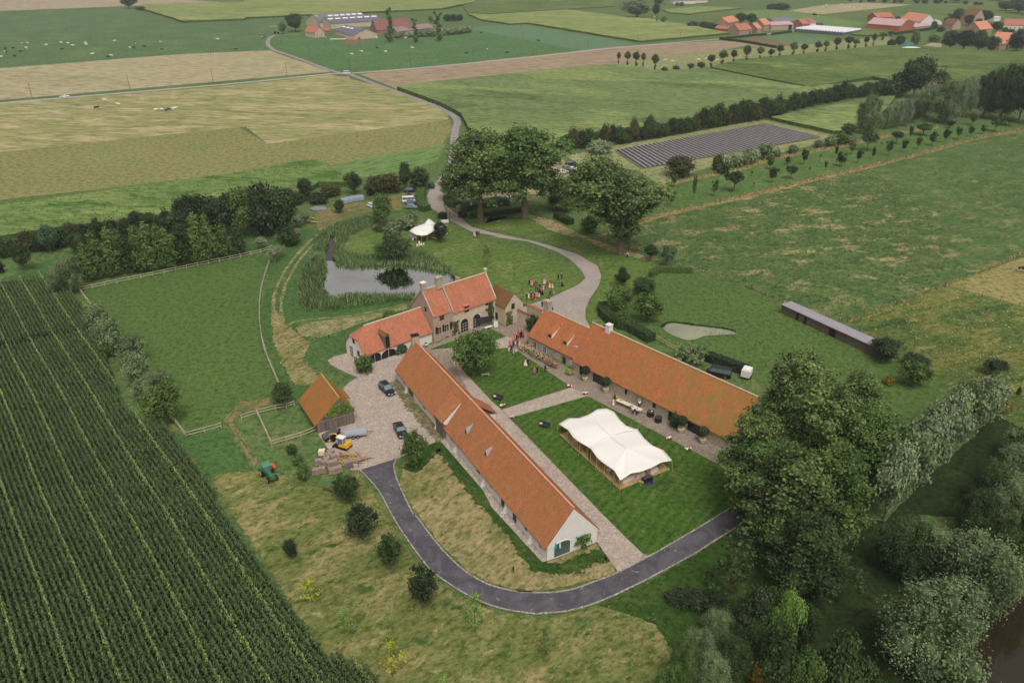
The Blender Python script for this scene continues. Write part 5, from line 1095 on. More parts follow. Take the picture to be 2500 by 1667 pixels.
# ivy on walls
def ivy(root_fr, ax, val, out, t, px0, py0, px1, py1, label, mt='mid', thick=.25, parent=None):
    a0, za = root_fr.hit(ax, val, t, px0, py0); a1, zb = root_fr.hit(ax, val, t, px1, py1); rng = np.random.default_rng(len(label)); n = int(abs(a1-a0)*abs(za-zb)*45)+60
    A = rng.uniform(min(a0,a1), max(a0,a1), n); Z = rng.uniform(max(0,min(za,zb)), max(za,zb), n); d = np.abs(rng.normal(size=n))*thick+.03
    cx = (a0+a1)/2; hw = abs(a1-a0)/2*(1+.3*np.sin(Z*2.3)); A = cx+(A-cx)*hw/(abs(a1-a0)/2)
    L = np.stack([A, val+out*d, Z],1) if ax == 'y' else np.stack([val+out*d, A, Z],1); X = np.stack([root_fr.O[0]+root_fr.e[0]*L[:,0]+root_fr.n[0]*L[:,1], root_fr.O[1]+root_fr.e[1]*L[:,0]+root_fr.n[1]*L[:,1], Z],1)
    nn = np.array(root_fr.n if ax == 'y' else root_fr.e)*out; N = np.concatenate([np.tile(nn, (n,1)), np.full((n,1), .4)],1)+rng.normal(size=(n,3))*.5; N /= np.linalg.norm(N,axis=1)[:,None]
    return tag(put('climbing_plant', npmesh('ivy', quads_from(X, N, .17, rng), LEAF[mt], rng.uniform(size=n))), label, 'climber')
ivy(MF, 'y', -.7, -1, 'ct', 430, 850, 500, 560, 'tall ivy column on the manor wall right of the arched doors', 'dark'); ivy(MF, 'y', -.5, -1, 'man', 1600, 1085, 1675, 850, 'climber between the shuttered windows and the first arched door', 'dark')
ivy(MF, 'y', -4.4, -1, 'ct', 700, 950, 765, 710, 'reddish green climber on the corner of the small gabled house', 'olive'); ivy(MF, 'y', 0, -1, 'man', 770, 1370, 900, 1180, 'ivy covering the wall right of the white coach doors', 'dark', .4)
ivy(FB, 'y', 0, -1, 'gab', 1150, 1070, 1440, 830, 'green shrub trained on the white gable of the long barn', 'mid', .35); ivy(FB, 'y', 0, -1, 'gab', 1270, 1150, 1340, 1050, 'foot of the trained shrub on the white gable', 'dark', .3)
# ---------------------------------------------------------------- right barn
BF = Frame((13.51, 146.46), (.658, -.753))
rb = frame_root(BF, 'stone_barn', 'long stone barn with steep orange mossy roof right of the white tent', 'barn')
gable(rb, -.6, 39.6, 0, 10.6, 2.9, 2.9, 9.75, 5.3, 'x', W_['stone3'], R_['right'], .35, .15, rt=RIDGE2)
LFr = Frame(BF.w(-16.6, 1.45), (BF.w(-.6, 0)[0]-BF.w(-16.6, 1.45)[0], BF.w(-.6, 0)[1]-BF.w(-16.6, 1.45)[1]))
lr = gable(rb, -15.9, -.62, .9, 10.4, 2.7, 2.7, 7.5, 6.2, 'x', W_['stone3'], R_['right'], .3, .1, rt=RIDGE2)
chimney(rb, 4.0, 5.3, 9.2, 11.0, 1.1, 1.1, W_['white'], W_['white']); 
x, y = BF.at('ct', 1290, 700, 8.5); chimney(rb, -15.4, 6.2, 6.4, 9.6, 1.6, 1.2, W_['stone3'], W_['stone3'])
def ro(sp, y=0, kind='window', **k): t, *q = sp.split(); return opening(rb, BF, 'y', y, -1, t, *[float(v) for v in q], kind=kind, **k)
ro('brn 92 205 128 90', kind='door', fm=BLK, z0=0, z1=2.3); ro('brn 285 290 458 200', kind='door', fm=BLK, z0=0, z1=2.5, pm=GL, bars=(1,0), name='sliding_door'); ro('brn 735 480 780 405', bars=(0,0), fm=W_['stone']); ro('brn 1140 660 1178 620', bars=(0,0), fm=BLK)
ro('brn 1362 850 1430 720', kind='door', fm=BLK, z0=0, z1=2.6, pm=GL); ro('brn 1640 985 1860 1070', kind='door', z0=.1, z1=2.6, fm=BLK, bars=(2,0), name='glass_door')
for sp in ('ct 1098 1260 1145 1185', 'ct 1243 1320 1290 1255', 'ct 1440 1400 1475 1360', 'ct 1640 1490 1660 1465'): ro(sp, .9, fm=WHT)
ro('ct 1530 1530 1572 1410', .9, kind='door', fm=BLK, pm=WOODD, z0=0)
for px, py in ((505, 1375-1155), (630, 1435-1155)):      # long slanted dormers on the low roof
    x, y = BF.at('b2', px, py+1155, 5.0); zz = 2.82+(7.62-2.82)*(y-.9)/5.3
    m = MB(); m.add([(x-.65,y-1.0,zz-.75),(x+.65,y-1.0,zz-.75),(x+.65,y-1.0,zz+.15),(x-.65,y-1.0,zz+.15),(x-.65,y+1.5,zz+1.5),(x+.65,y+1.5,zz+1.5),(x-.65,y+1.5,zz+.8),(x+.65,y+1.5,zz+.8)], [(0,1,2,3),(3,2,5,4),(0,3,4,6),(1,7,5,2)]); d_ = m.build('dormer', WHT, rb)
    m = MB(); m.ext([(x-.72,y-1.1,zz+.14),(x+.72,y-1.1,zz+.14),(x+.72,y+1.7,zz+1.62),(x-.72,y+1.7,zz+1.62)], (0,0,.1)); m.build('dormer_roof', R_['right'], d_); m = MB(); m.box(x-.5,x+.5,y-1.04,y-1.01,zz-.6,zz+.05); m.build('pane', GL, d_)
x, y = BF.at('b2', 698, 1503, 4.2); zz = 2.82+(7.62-2.82)*(y-.9)/5.3; m = MB(); m.box(x-.4,x+.4,y-.4,y+.4,zz-.35,zz+.15); m.build('roof_window', STEEL, rb)
# ---------------------------------------------------------------- wagon shed
SF = Frame((-36.06, 123.05), (6.17, 3.62))
sh = frame_root(SF, 'wagon_shed', 'small timber shed with steep orange roof and overgrown gable beside the yard', 'shed')
gable(sh, 0, 7.15, 0, 10.6, 2.1, 2.9, 6.3, 4.7, 'y', WOODG, R_['shed'], .45, .05, rt=plain('ridge_moss', (170,150,80), .9, .2, 3))
m = MB(); m.box(-.02, 7.2, -.06, -.01, 2.35, 2.42); m.build('batten', WOODL, sh)
ivy(SF, 'y', 0, -1, 'shed', 400, 660, 700, 430, 'bright green creeper covering the shed gable and verge', 'creeper', .2)
m = MB(); m.ext([(6.9,5.4,3.1),(8.6,6.0,2.0),(8.6,9.4,2.0),(6.9,10.2,3.1)], (0,0,-.14)); m.build('canopy', R_['shed'], sh)
# ---------------------------------------------------------------- stone field shelter
a, b = g('b3', 355, 1222), g('c3', 1180, 265); e = (b[0]-a[0], b[1]-a[1]); HF = Frame(a, e); L = hypot(*e)
hs_ = frame_root(HF, 'field_shelter', 'long low rubble stone shelter with flat grey roof in the pasture', 'shelter')
m = MB(); m.box(0, L, 0, 3.2, -.1, 2.25); m.build('wall', W_['rubble'], hs_); m = MB(); m.box(-.15, L+.15, -.25, 3.4, 2.25, 2.38)
for i in range(int(L/1.2)): m.box(i*1.2, i*1.2+.03, -.25, 3.4, 2.38, 2.40)
m.build('roof', plain('roof_shelter', (150,142,146), .6, .08, .5), hs_)
for sp in ('b3 480 1275 508 1230', 'b3 545 1300 573 1255', 'b3 752 1380 816 1340'):
    t, *q = sp.split(); opening(hs_, HF, 'y', 0, -1, t, *[float(v) for v in q], kind='door', z0=0, z1=1.95, fm=WOODD, pm=BLK, bars=(0,0), fw=.05)
# ---------------------------------------------------------------- garden walls and gate
def wallseg(line, h, wd, wm, rm, label, name='garden_wall'):
    p = pts(line); r = empty(name, (0,0,0), 0, label, 'wall'); m = MB(); c = MB()
    for i in range(len(p)-1):
        (x0,y0), (x1,y1) = p[i], p[i+1]; d = hypot(x1-x0, y1-y0); nx, ny = -(y1-y0)/d*wd/2, (x1-x0)/d*wd/2; k = .003*i
        m.hexa([(x0-nx,y0-ny,-.1),(x0+nx,y0+ny,-.1),(x1+nx,y1+ny,-.1),(x1-nx,y1-ny,-.1)], [(x0-nx,y0-ny,h+k),(x0+nx,y0+ny,h+k),(x1+nx,y1+ny,h+k),(x1-nx,y1-ny,h+k)])
        o = 1.5; c.hexa([(x0-nx*o,y0-ny*o,h+.02+k),(x0+nx*o,y0+ny*o,h+.02+k),(x1+nx*o,y1+ny*o,h+.02+k),(x1-nx*o,y1-ny*o,h+.02+k)], [(x0-nx*.1,y0-ny*.1,h+.4+k),(x0+nx*.1,y0+ny*.1,h+.4+k),(x1+nx*.1,y1+ny*.1,h+.4+k),(x1-nx*.1,y1-ny*.1,h+.4+k)])
    m.build('wall', wm, r); c.build('coping', rm, r); return r
wallseg('ct 840 850 930 905 1000 935 1040 960', 3.0, .5, W_['stone'], R_['small'], 'tile topped stone garden wall between the gabled house and the low barn')
wallseg('ct 1010 800 1130 850 1230 900', 3.2, .5, W_['stone'], R_['barn'], 'tile topped wall running to the chimney of the low barn')
wallseg('b1 1722 975 1760 985', 1.6, .4, W_['brick'], W_['brick'], 'short brick parapet at the pond end beside the manor')
wallseg('gate 1300 830 1390 890 1480 960 1540 990', .7, .4, W_['stone2'], W_['stone3'], 'right parapet of the small gate bridge', 'bridge_parapet'); wallseg('gate 950 830 1050 880 1130 960 1240 1030', .7, .4, W_['stone2'], W_['stone3'], 'left parapet of the small gate bridge', 'bridge_parapet')
for t, px, py, lb in (('gate', 1270, 930, 'tall gate pillar left of the bridge drive, rear'), ('gate', 1320, 1030, 'tall gate pillar left of the bridge drive, front'), ('gate', 1548, 920, 'gate pillar right of the bridge drive, left one'), ('gate', 1590, 900, 'gate pillar right of the bridge drive, right one')):
    x, y = g(t, px, py); r = empty('gate_pillar', (x,y,0), .4, lb, 'pillar'); m = MB(); m.box(-.3,.3,-.3,.3,-.1,2.7); m.build('shaft', W_['stone3'], r); m = MB(); m.box(-.4,.4,-.4,.4,2.7,2.85); m.ell((0,0,3.05),(.22,.22,.22)); m.build('cap', W_['stone3'], r)
# ---------------------------------------------------------------- timber paddock fences
def fence(line, h, label, step=3.0, rails=2, rail=.07, mt=WOODF, post=.09, cat='fence', name='paddock_fence'):
    p = pts(line) if isinstance(line, str) else line; q = [p[0]]; 
    for i in range(len(p)-1):
        d = hypot(p[i+1][0]-p[i][0], p[i+1][1]-p[i][1]); k = max(1, round(d/step)); q += [(p[i][0]+(p[i+1][0]-p[i][0])*j/k, p[i][1]+(p[i+1][1]-p[i][1])*j/k) for j in range(1, k+1)]
    r = empty(name, (q[0][0],q[0][1],0), 0, label, cat); o = q[0]; pm = None; rr = random.Random(len(q))
    for (x, y) in q:
        if pm is None: m = MB(); m.tube((0,0,-.2),(0,0,h+.15), post, post*.85, 6); pm = m.mesh('post', mt)
        put('post', pm, r, (x-o[0], y-o[1], 0))
    for k in range(rails):
        z = h*(1-k*.5/max(1,rails-1)*1.1) if rails > 1 else h; m = MB()
        for i in range(len(q)-1): m.tube((q[i][0]-o[0], q[i][1]-o[1], z+rr.uniform(-.03,.03)), (q[i+1][0]-o[0], q[i+1][1]-o[1], z+rr.uniform(-.03,.03)), rail, rail, 5)
        m.build('rail', mt, r)
    return r
fence('b0 658 1045 2140 735 2230 700', 1.15, 'long two rail timber fence along the alder block'); fence('b0 655 1045 745 1165 900 1400; c0 1000 300 1250 600 1445 790 1527 900', 1.15, 'timber fence hidden by the grey willows on the maize side')
fence('c0 1527 900 1680 860 1815 822', 1.15, 'short timber fence at the lower left corner of the paddock'); fence('b1 195 820 160 920 130 1040 115 1150 115 1300 135 1450 160 1568; c1 130 80 180 260 275 480', 1.1, 'curved split log fence on the right side of the paddock')
fence('c0 1980 755 2115 712 2260 675 2350 660; c1 400 640', 1.1, 'timber fence behind the small pen, left end leaning'); fence('c1 95 712 215 970 335 935 455 900 592 845', 1.15, 'three sided timber fence of the small pen by the shed')
fence('b2 870 600 950 640 1060 690 1250 730', 1.1, 'weathered fence by the foot of the third giant tree', mt=WOODG); fence('b2 1310 1395 1340 1440 1460 1510 1520 1540', 1.2, 'wooden gate fence behind the right barn', mt=WOODL)
for ln, lb in (('b2 1255 730 1500 815 1650 900 2130 1030 2350 1130; b3 110 1035 235 1080 345 1115 465 1155 590 1200 720 1260 1000 1370 1150 1420 1380 1530; c3 1450 170 1570 220 1700 290', 'thin wire fence with wooden posts running behind the stone shelter'), ('b3 1700 1010 1855 1045 2005 1085 2155 1125 2310 1170 2500 1220', 'thin wire fence with posts below the tan field'), ('b3 900 1300 1310 1150 1700 1000', 'thin wire fence on the rough strip right of the shelter')):
    fence(ln, 1.2, lb, 7.0, 2, .015, WOODG, .08, name='wire_fence')
# utility poles
pole = MB(); pole.tube((0,0,-.3),(0,0,9), .14, .09, 6); pole.tube((-.8,0,8.6),(.8,0,8.6), .05, .05, 4); pm = pole.mesh('utility_pole', WOODD)
for i, (t, bx, by, ty) in enumerate(vals('a0 262 797 683 1065 740 615 1748 680 562; a1 338 630 515 518 440 390 850 582 475 1350 540 440 1862 500 410 292 365 295; a2 335 452 370 790 400 330 1197 358 290 1545 322 265', 3)):
    x, y = g(t, bx, by); h = hat(t, bx, ty, y); o = put('utility_pole', pm, None, (x,y,0)); o.scale = (1,1,h/9); tag(o, ('utility pole nearest the left edge by the road','second roadside utility pole from the left edge','third roadside utility pole from the left edge','utility pole just left of the crossroads','utility pole on the pasture below the orange farmhouse','utility pole at the crossroads','utility pole right of the crossroads on the pasture','utility pole below the forked farm tree, far along the road','utility pole at the far bend of the lane','utility pole below the blue green field','utility pole in front of the blue green field','utility pole at the corner of the dark edged crop','utility pole left of the village road')[i], 'pole', 'roadside utility poles')
# ---------------------------------------------------------------- solar bed
q = [np.array(p) for p in (g('a2',1012,1240), g('a2',1228,1388), g('a3',688,1130), g('a3',230,1020))]
PW, PH = plain('panel_dark', (44,40,46), .6, .15, .5, .2), plain('panel_frame', (200,192,188), .7, .06, 1)
m = MB(); m.box(-.5,.5,-.5,.5,.30,.36); pf = m.mesh('solar_panel', PH); m = MB(); m.box(-.44,.44,-.40,.40,.361,.375); pg = m.mesh('cell_sheet', PW)
NU, NV = 34, 42; cells = []
for i in range(NU):
    for j in range(NV):
        u, v = (i+.5)/NU, (j+.5)/NV; P0 = q[0]+(q[3]-q[0])*v; P1 = q[1]+(q[2]-q[1])*v; c = P0+(P1-P0)*u; cells.append((hypot(*c), i, j, c))
cells.sort(key=lambda a: a[0]); ex = (q[1]-q[0])/NU; ey = (q[3]-q[0])/NV
def cell_loc(c): return [(c-ex*.5+0*ey), ex, ey]
sx, sy = hypot(*ex), hypot(*ey); root0 = None
m2 = MB(); m3 = MB(); A_ = atan2(ex[1], ex[0]); skew = None
def cell_pts(u0, u1, v0, v1, i, j, z):
    o = []
    for a, b in ((u0,v0),(u1,v0),(u1,v1),(u0,v1)):
        u, v = (i+a)/NU, (j+b)/NV; P0 = q[0]+(q[3]-q[0])*v; P1 = q[1]+(q[2]-q[1])*v; c = P0+(P1-P0)*u; o.append((c[0], c[1], z))
    return o
for k, (d, i, j, c) in enumerate(cells):
    if k < 300:
        a = [(x-c[0], y-c[1], z) for x, y, z in cell_pts(.03,.97,.03,.97,i,j,.45)]; m = MB(); m.ext(a[::-1], (0,0,.05)); 
        if k == 0: base = (m.mesh('solar_panel', PH)); b_ = [(x-c[0], y-c[1], z) for x, y, z in cell_pts(.06,.94,.09,.88,i,j,.502)]; mm = MB(); mm.ext(b_[::-1], (0,0,.012)); gl = mm.mesh('cell_sheet', PW)
        r = put('solar_panel', base, None, (c[0], c[1], 0)); put('cell_sheet', gl, r); tag(r, f'dark panel, {nth(j+1)} line from the left corner, {nth(i+1)} from the hedgerow', 'solar panel', 'dark ground panels of the solar bed')
    else: m2.ext(cell_pts(.03,.97,.03,.97,i,j,.45)[::-1], (0,0,.05)); m3.ext(cell_pts(.06,.94,.09,.88,i,j,.502)[::-1], (0,0,.012))
o = m2.build('solar_panels', PH); tag(o, 'rest of the dark ground panels receding behind the nearest ones', 'solar panels', 'dark ground panels of the solar bed', 'stuff'); p_ = m3.build('cell_sheets', PW, o); p_['kind'] = 'stuff'
# ---------------------------------------------------------------- far farms: gabled blocks standing on photo corners
def far_house(name, label, cat, A, B, wd, e, zr, wm, rm, wins=0, door=0, lights=0, axis='x', rt=None, wmat=None):
    a, b = g(*A), g(*B); fr = Frame(a, (b[0]-a[0], b[1]-a[1])); L = hypot(b[0]-a[0], b[1]-a[1]); r = frame_root(fr, name, label, cat)
    if axis == 'x': rf = gable(r, 0, L, 0, wd, e, e, zr, wd/2, 'x', wm, rm, .4, .3, .2, rt)
    else: rf = gable(r, 0, L, 0, wd, e, e, zr, L/2, 'y', wm, rm, .4, .3, .2, rt)
    for i in range(wins):
        x = L*(i+.6)/(wins+.4); opening(r, fr, 'y', 0, -1, '', 0,0,0,0, size=(x-.5, x+.5, e*.3, e*.3+1.3), fm=WHT, pm=GL, bars=(1,1))
    if door: x = L*(.5 if axis == 'y' else .85); opening(r, fr, 'y', 0, -1, '', 0,0,0,0, kind='door', size=(x-door/2, x+door/2, 0, min(e*.95, door*1.1)), fm=BLK, pm=BLK, bars=(0,0))
    if lights:
        for k in range(lights):
            x = L*(k+.5)/lights; t = .45; z = e+(zr-e)*t*2*.5+.2
            for f0, f1 in ((.62,.80),):
                m = MB(); m.ext([(x-L/lights*.36,wd/2*f0,e+(zr-e)*f0+.14),(x+L/lights*.36,wd/2*f0,e+(zr-e)*f0+.14),(x+L/lights*.36,wd/2*f1,e+(zr-e)*f1+.14),(x-L/lights*.36,wd/2*f1,e+(zr-e)*f1+.14)], (0,0,.05)); m.build('rooflight', WHT, r)
    return r, fr, L
far_house('farmhouse', 'cream farmhouse with bright orange roof at the left farm', 'house', ('fl',30,385), ('fl',165,405), 9, 4.5, 9.5, W_['stone'], R_['orange2'], 2, 0)
r, fr, L = far_house('farmhouse_wing', 'gabled front wing of the orange roofed cream farmhouse', 'house', ('fl',165,408), ('fl',295,395), 12, 4.5, 9.5, W_['stone'], R_['orange2'], 2, 0, axis='y')
far_house('outhouse', 'low outbuilding with orange roof beside the cream farmhouse', 'shed', ('fl',300,360), ('fl',385,345), 9, 3, 5.5, W_['brick'], R_['orange2'])
far_house('cattle_barn', 'rear cattle barn with dark roof and two rows of white rooflights', 'barn', ('fl',250,260), ('fl',900,215), 34, 5, 11, W_['stone'], R_['grey'], 0, 0, 8)
far_house('cattle_barn', 'middle cattle barn with dark roof and open black doorway', 'barn', ('fl',385,285), ('fl',1080,240), 26, 5, 10, W_['stone'], R_['bluegrey'], 0, 0, 7)
far_house('cattle_barn', 'grey gabled end with a black doorway on the rear cattle barn', 'barn', ('fl',120,225), ('fl',240,265), 12, 5, 10, W_['stone'], R_['grey'], 0, 5, axis='y')
far_house('cow_shed', 'front cow shed with cream walls, slate roof and white rooflights', 'barn', ('fl',440,370), ('fl',720,430), 22, 4, 8.5, W_['stone'], R_['bluegrey'], 0, 0, 5)
far_house('cow_shed_gable', 'wide cream gable of the cow shed with black door and small windows', 'barn', ('fl',705,435), ('fl',985,405), 14, 4, 8.5, W_['stone'], R_['bluegrey'], 2, 4, axis='y')
far_house('brick_barn', 'old brick barn with long maroon roof behind the forked tree', 'barn', ('fl',1010,370), ('fl',1480,345), 18, 4.5, 13, W_['orbrick'], R_['maroon'])
far_house('lean_to', 'low brown roofed building right of the old brick barn', 'barn', ('fl',1290,372), ('fl',1780,310), 14, 3, 6.5, W_['orbrick'], plain('roof_brown', (136,122,112), .8, .1, .3))
m = MB(); x, y = g('fl', 1650, 250)
for i in range(12): a = 2*pi*i/12
m.ell((0,0,0), (16,6,2.2), 16, 5, 0, 0, 1); tag(put('silage_heap', m.mesh('silage_heap', plain('silage_sheet', (120,104,98), .8, .25, .3), True), None, (x, y, 0)), 'long sheeted silage heap right of the brick barn', 'silage')
far_house('white_shed', 'long white shed with blue car beside it at the top edge', 'shed', ('a2',1490,35), ('a2',1670,32), 14, 4, 6, W_['white'], R_['grey']); far_house('terracotta_house', 'pale house with pinkish roof right of the white shed at the top', 'house', ('a2',1672,26), ('a2',1770,22), 9, 3, 6.5, W_['white'], R_['orange'])
# village
far_house('house', 'tall brick house with salmon roof at the left of the village', 'house', ('fm',275,290), ('fm',460,240), 16, 5, 9.5, W_['brick'], R_['orange'], 0)
far_house('outbuilding', 'low long terracotta roofed outbuilding left of the white windowed house', 'shed', ('fm',40,325), ('fm',335,350), 6, 2, 4, W_['redbrick'], R_['orange2'])
r, fr, L = far_house('house', 'brick house with weathered red roof and row of white windows', 'house', ('fm',470,418), ('fm',700,395), 14, 4.5, 9.5, W_['brick'], R_['orange2'], 5, 2.5)
far_house('house', 'narrow house with bright orange roof beside the junction', 'house', ('fm',790,385), ('fm',870,378), 14, 4.5, 9, W_['brick'], R_['orange'], 1)
far_house('house', 'taller house with salmon roof and white balcony in the village middle', 'house', ('fm',905,345), ('fm',1030,330), 14, 6, 11, W_['brick'], R_['orange'], 2)
far_house('grey_shed', 'wide pinkish brick shed with big dark sliding door', 'shed', ('fm',1040,335), ('fm',1440,315), 16, 5, 7.5, W_['stone2'], R_['rustpink'], 0, 4); far_house('grey_shed', 'long lilac grey roofed shed behind the pinkish shed', 'shed', ('fm',1120,270), ('fm',1480,245), 22, 5, 8, W_['stone2'], R_['grey'])
far_house('house', 'brick house with red roof at the right end of the village', 'house', ('fm',1600,310), ('fm',1740,295), 12, 5, 9, W_['orbrick'], R_['orange2'], 4); far_house('house', 'white fronted house with red roof attached on the right', 'house', ('fm',1745,300), ('fm',1840,290), 12, 6, 9, W_['white'], R_['orange2'], 3)
far_house('garden_shed', 'small dark red wooden garden shed right of the white house', 'shed', ('fm',1845,290), ('fm',1978,280), 5, 2.5, 4.5, plain('wood_maroon', (88,50,46), .9, .1, 1), plain('roof_maroond', (84,56,54), .8, .1, 1))
# greenhouse with saw-tooth glass roof
a, b, c = g('fm',1460,360), g('fm',2330,430), g('fm',1700,300); fr = Frame(a, (b[0]-a[0], b[1]-a[1])); L = hypot(b[0]-a[0], b[1]-a[1]); r = frame_root(fr, 'greenhouse', 'wide white ridged greenhouse right of the vegetable beds', 'greenhouse')
gy = fr.loc(c)[1]; m = MB(); m.box(0, L, 0, gy, 0, 3.0); m.build('glass_wall', plain('glass_pale', (92,100,102), .3, .1, .3), r); m = MB(); n = 16
for i in range(n): x0, x1 = L*i/n, L*(i+1)/n-.02; m.ext([(x0,-.1,3.02),(x1,-.1,3.02),((x0+x1)/2,-.1,4.3)], (0,gy+.2,0))
m.build('glass_roof', plain('glass_white', (212,208,210), .5, .04, .3), r)
# right hand farm
far_house('brick_hall', 'big red brick hall with pinkish grey roof at the right farm', 'barn', ('fr',195,300), ('fr',640,335), 24, 6, 11, W_['redbrick'], R_['rustpink']); far_house('brick_hall_gable', 'red brick gable end of the big hall facing right', 'barn', ('fr',645,337), ('fr',835,300), 10, 6, 11, W_['redbrick'], R_['rustpink'], axis='y')
m = MB(); a, b = g('fr',165,285), g('fr',560,330); fr = Frame(a, (b[0]-a[0], b[1]-a[1])); L = hypot(b[0]-a[0], b[1]-a[1]); r = frame_root(fr, 'lean_to', 'low dark canopy along the foot of the red brick hall', 'shed'); m.box(0,L,0,3,2.2,2.5); m.build('roof', R_['grey'], r); m = MB(); m.box(0,L,2.5,2.9,0,2.2); m.build('wall', BLK, r)
far_house('barn', 'orange roofed barn behind the red brick hall', 'barn', ('fr',330,195), ('fr',560,188), 16, 5, 9, W_['redbrick'], R_['orange2']); far_house('barn', 'long orange roofed barn with two white rooflights behind the hall', 'barn', ('fr',650,205), ('fr',930,245), 18, 4, 11, W_['white'], R_['orange'], 0, 0, 0)
far_house('shed', 'long low grey roofed shed right of the red hall', 'shed', ('fr',850,305), ('fr',1080,280), 12, 3, 5, W_['stone2'], R_['rustpink'])
a, b = g('fr',930,240), g('fr',1230,225)
for i in range(5):
    t = i/5; x = a[0]+(b[0]-a[0])*t; y = a[1]+(b[1]-a[1])*t; m = MB(); n = 8; v = []
    prof = [(4.6*cos(pi*k/n), 4.4*sin(pi*k/n)) for k in range(n+1)]; m.ext([(u,0,z) for u, z in prof], (0,46,0)); o = m.build('polytunnel', plain('poly_white', (222,218,216), .5, .04, .2)); o.location = (x, y, 0); tag(o, f'{nth(i+1)} white polytunnel from the left behind the right farm', 'polytunnel', 'white polytunnels')
far_house('gabled_house', 'pink brick gabled house between the trees', 'house', ('fr',1370,300), ('fr',1480,292), 12, 5, 10, W_['stone2'], R_['small'], 1, 0, axis='y'); far_house('gabled_house', 'tall steep pinkish gable house behind the trees', 'house', ('fr',1640,240), ('fr',1790,225), 14, 7, 16, W_['stone2'], R_['small'], 0, 0, axis='y')
far_house('farmhouse', 'tall orange roofed house left part of the thicket farm', 'house', ('fr',1720,420), ('fr',1890,400), 14, 8, 14, W_['brick'], R_['orange'], 2, axis='x'); far_house('barn', 'long bright orange roofed barn of the thicket farm', 'barn', ('fr',1900,545), ('fr',2110,560), 18, 7, 12, W_['brick'], R_['orange'], 2, 3)
far_house('pale_farmhouse', 'pale farmhouse with wide orange roof near the right edge', 'house', ('fr',2060,300), ('fr',2330,310), 14, 5, 10, W_['white'], R_['orange2'], 4); far_house('white_box', 'small flat white building above the pale farmhouse', 'shed', ('fr',1935,185), ('fr',2025,178), 8, 4, 4.6, W_['white'], W_['white'])
far_house('edge_barn', 'brick barn with teal door right of the farm thicket', 'barn', ('fr',2000,580), ('fr',2130,560), 8, 5, 8, W_['brick'], R_['orange'], 0, 3)
def blob(t, px, py, r, mt, name, label, cat, sm=True):
    x, y = g(t, px, py); m = MB(); m.ell((0,0,0), r, 14, 5, 0, 0, 1); o = put(name, m.mesh(name, mt, sm), None, (x, y, 0)); return tag(o, label, cat)
blob('fr', 900, 585, (26,7,2.2), plain('sheet_white', (228,224,222), .5, .05, .3), 'plastic_sheet', 'long white plastic sheet heap on the field edge', 'sheet'); blob('fr', 800, 580, (14,6,2.8), plain('sheet_white', (228,224,222), .5, .05, .3), 'plastic_sheet', 'rounded left end of the white plastic heap', 'sheet')
blob('fr', 745, 535, (7,5,4), plain('tarp_teal', (30,112,108), .6, .1, .5), 'tarpaulin', 'turquoise tarpaulin heap beside the white plastic', 'tarpaulin')
blob('b1', 600, 372, (3.2,2.0,.9), plain('gravel_grey', (128,124,126), .95, .15, 2), 'gravel_heap', 'grey gravel heap at the edge of the dark thicket', 'heap')
# ---------------------------------------------------------------- people
def skinned(name, V, E, Rr, root, mat, sub=1):
    me = bpy.data.meshes.new(name); me.from_pydata(V, E, []); ob = bpy.data.objects.new(name, me); C.collection.objects.link(ob)
    ob.modifiers.new('s', 'SKIN'); sl_ = me.skin_vertices[0].data
    for i, r in enumerate(Rr): sl_[i].radius = (r, r) if not isinstance(r, tuple) else r; sl_[i].use_root = (i == root)
    sb = ob.modifiers.new('d', 'SUBSURF'); sb.levels = sb.render_levels = sub
    dg = bpy.context.evaluated_depsgraph_get(); out = bpy.data.meshes.new_from_object(ob.evaluated_get(dg)); bpy.data.objects.remove(ob)
    out.name = name; out.materials.clear(); out.materials.append(mat); out.polygons.foreach_set('use_smooth', [True]*len(out.polygons)); return out
SKIN = plain('skin', (196,150,128), .6, .05, 3); HAIRM = plain('hair', (62,44,32), .8, .1, 9)
def pose(kind):
    "joint table: x right, y forward"
    st = {'stand':0, 'walk':.28, 'lady':0, 'serve':0}[kind]; arm = {'stand':(.02,.05), 'walk':(.12,-.12), 'lady':(.1,.14), 'serve':(.22,.22)}[kind]
    J = {'pel':(0,0,.95), 'che':(0,0,1.28), 'nk':(0,.0,1.47), 'hd':(0,.01,1.58), 'top':(0,.01,1.70), 'nose':(0,.10,1.60)}
    for s, n in ((-1,'L'), (1,'R')):
        f = st*s; J['hip'+n] = (.10*s,0,.90); J['kn'+n] = (.11*s,.45*f+.03,.49); J['an'+n] = (.11*s,.95*f,.09 if f >= 0 else .12); J['toe'+n] = (.12*s,.95*f+.16,.04)
        J['sh'+n] = (.19*s,0,1.41); a = arm[0] if s < 0 else arm[1]; J['el'+n] = (.26*s,a*.5,1.13); J['wr'+n] = (.25*s,a*1.6+.04,.90 if kind != 'serve' else 1.02); J['pa'+n] = (.25*s,a*1.6+.07,.83 if kind != 'serve' else 1.0)
    return J
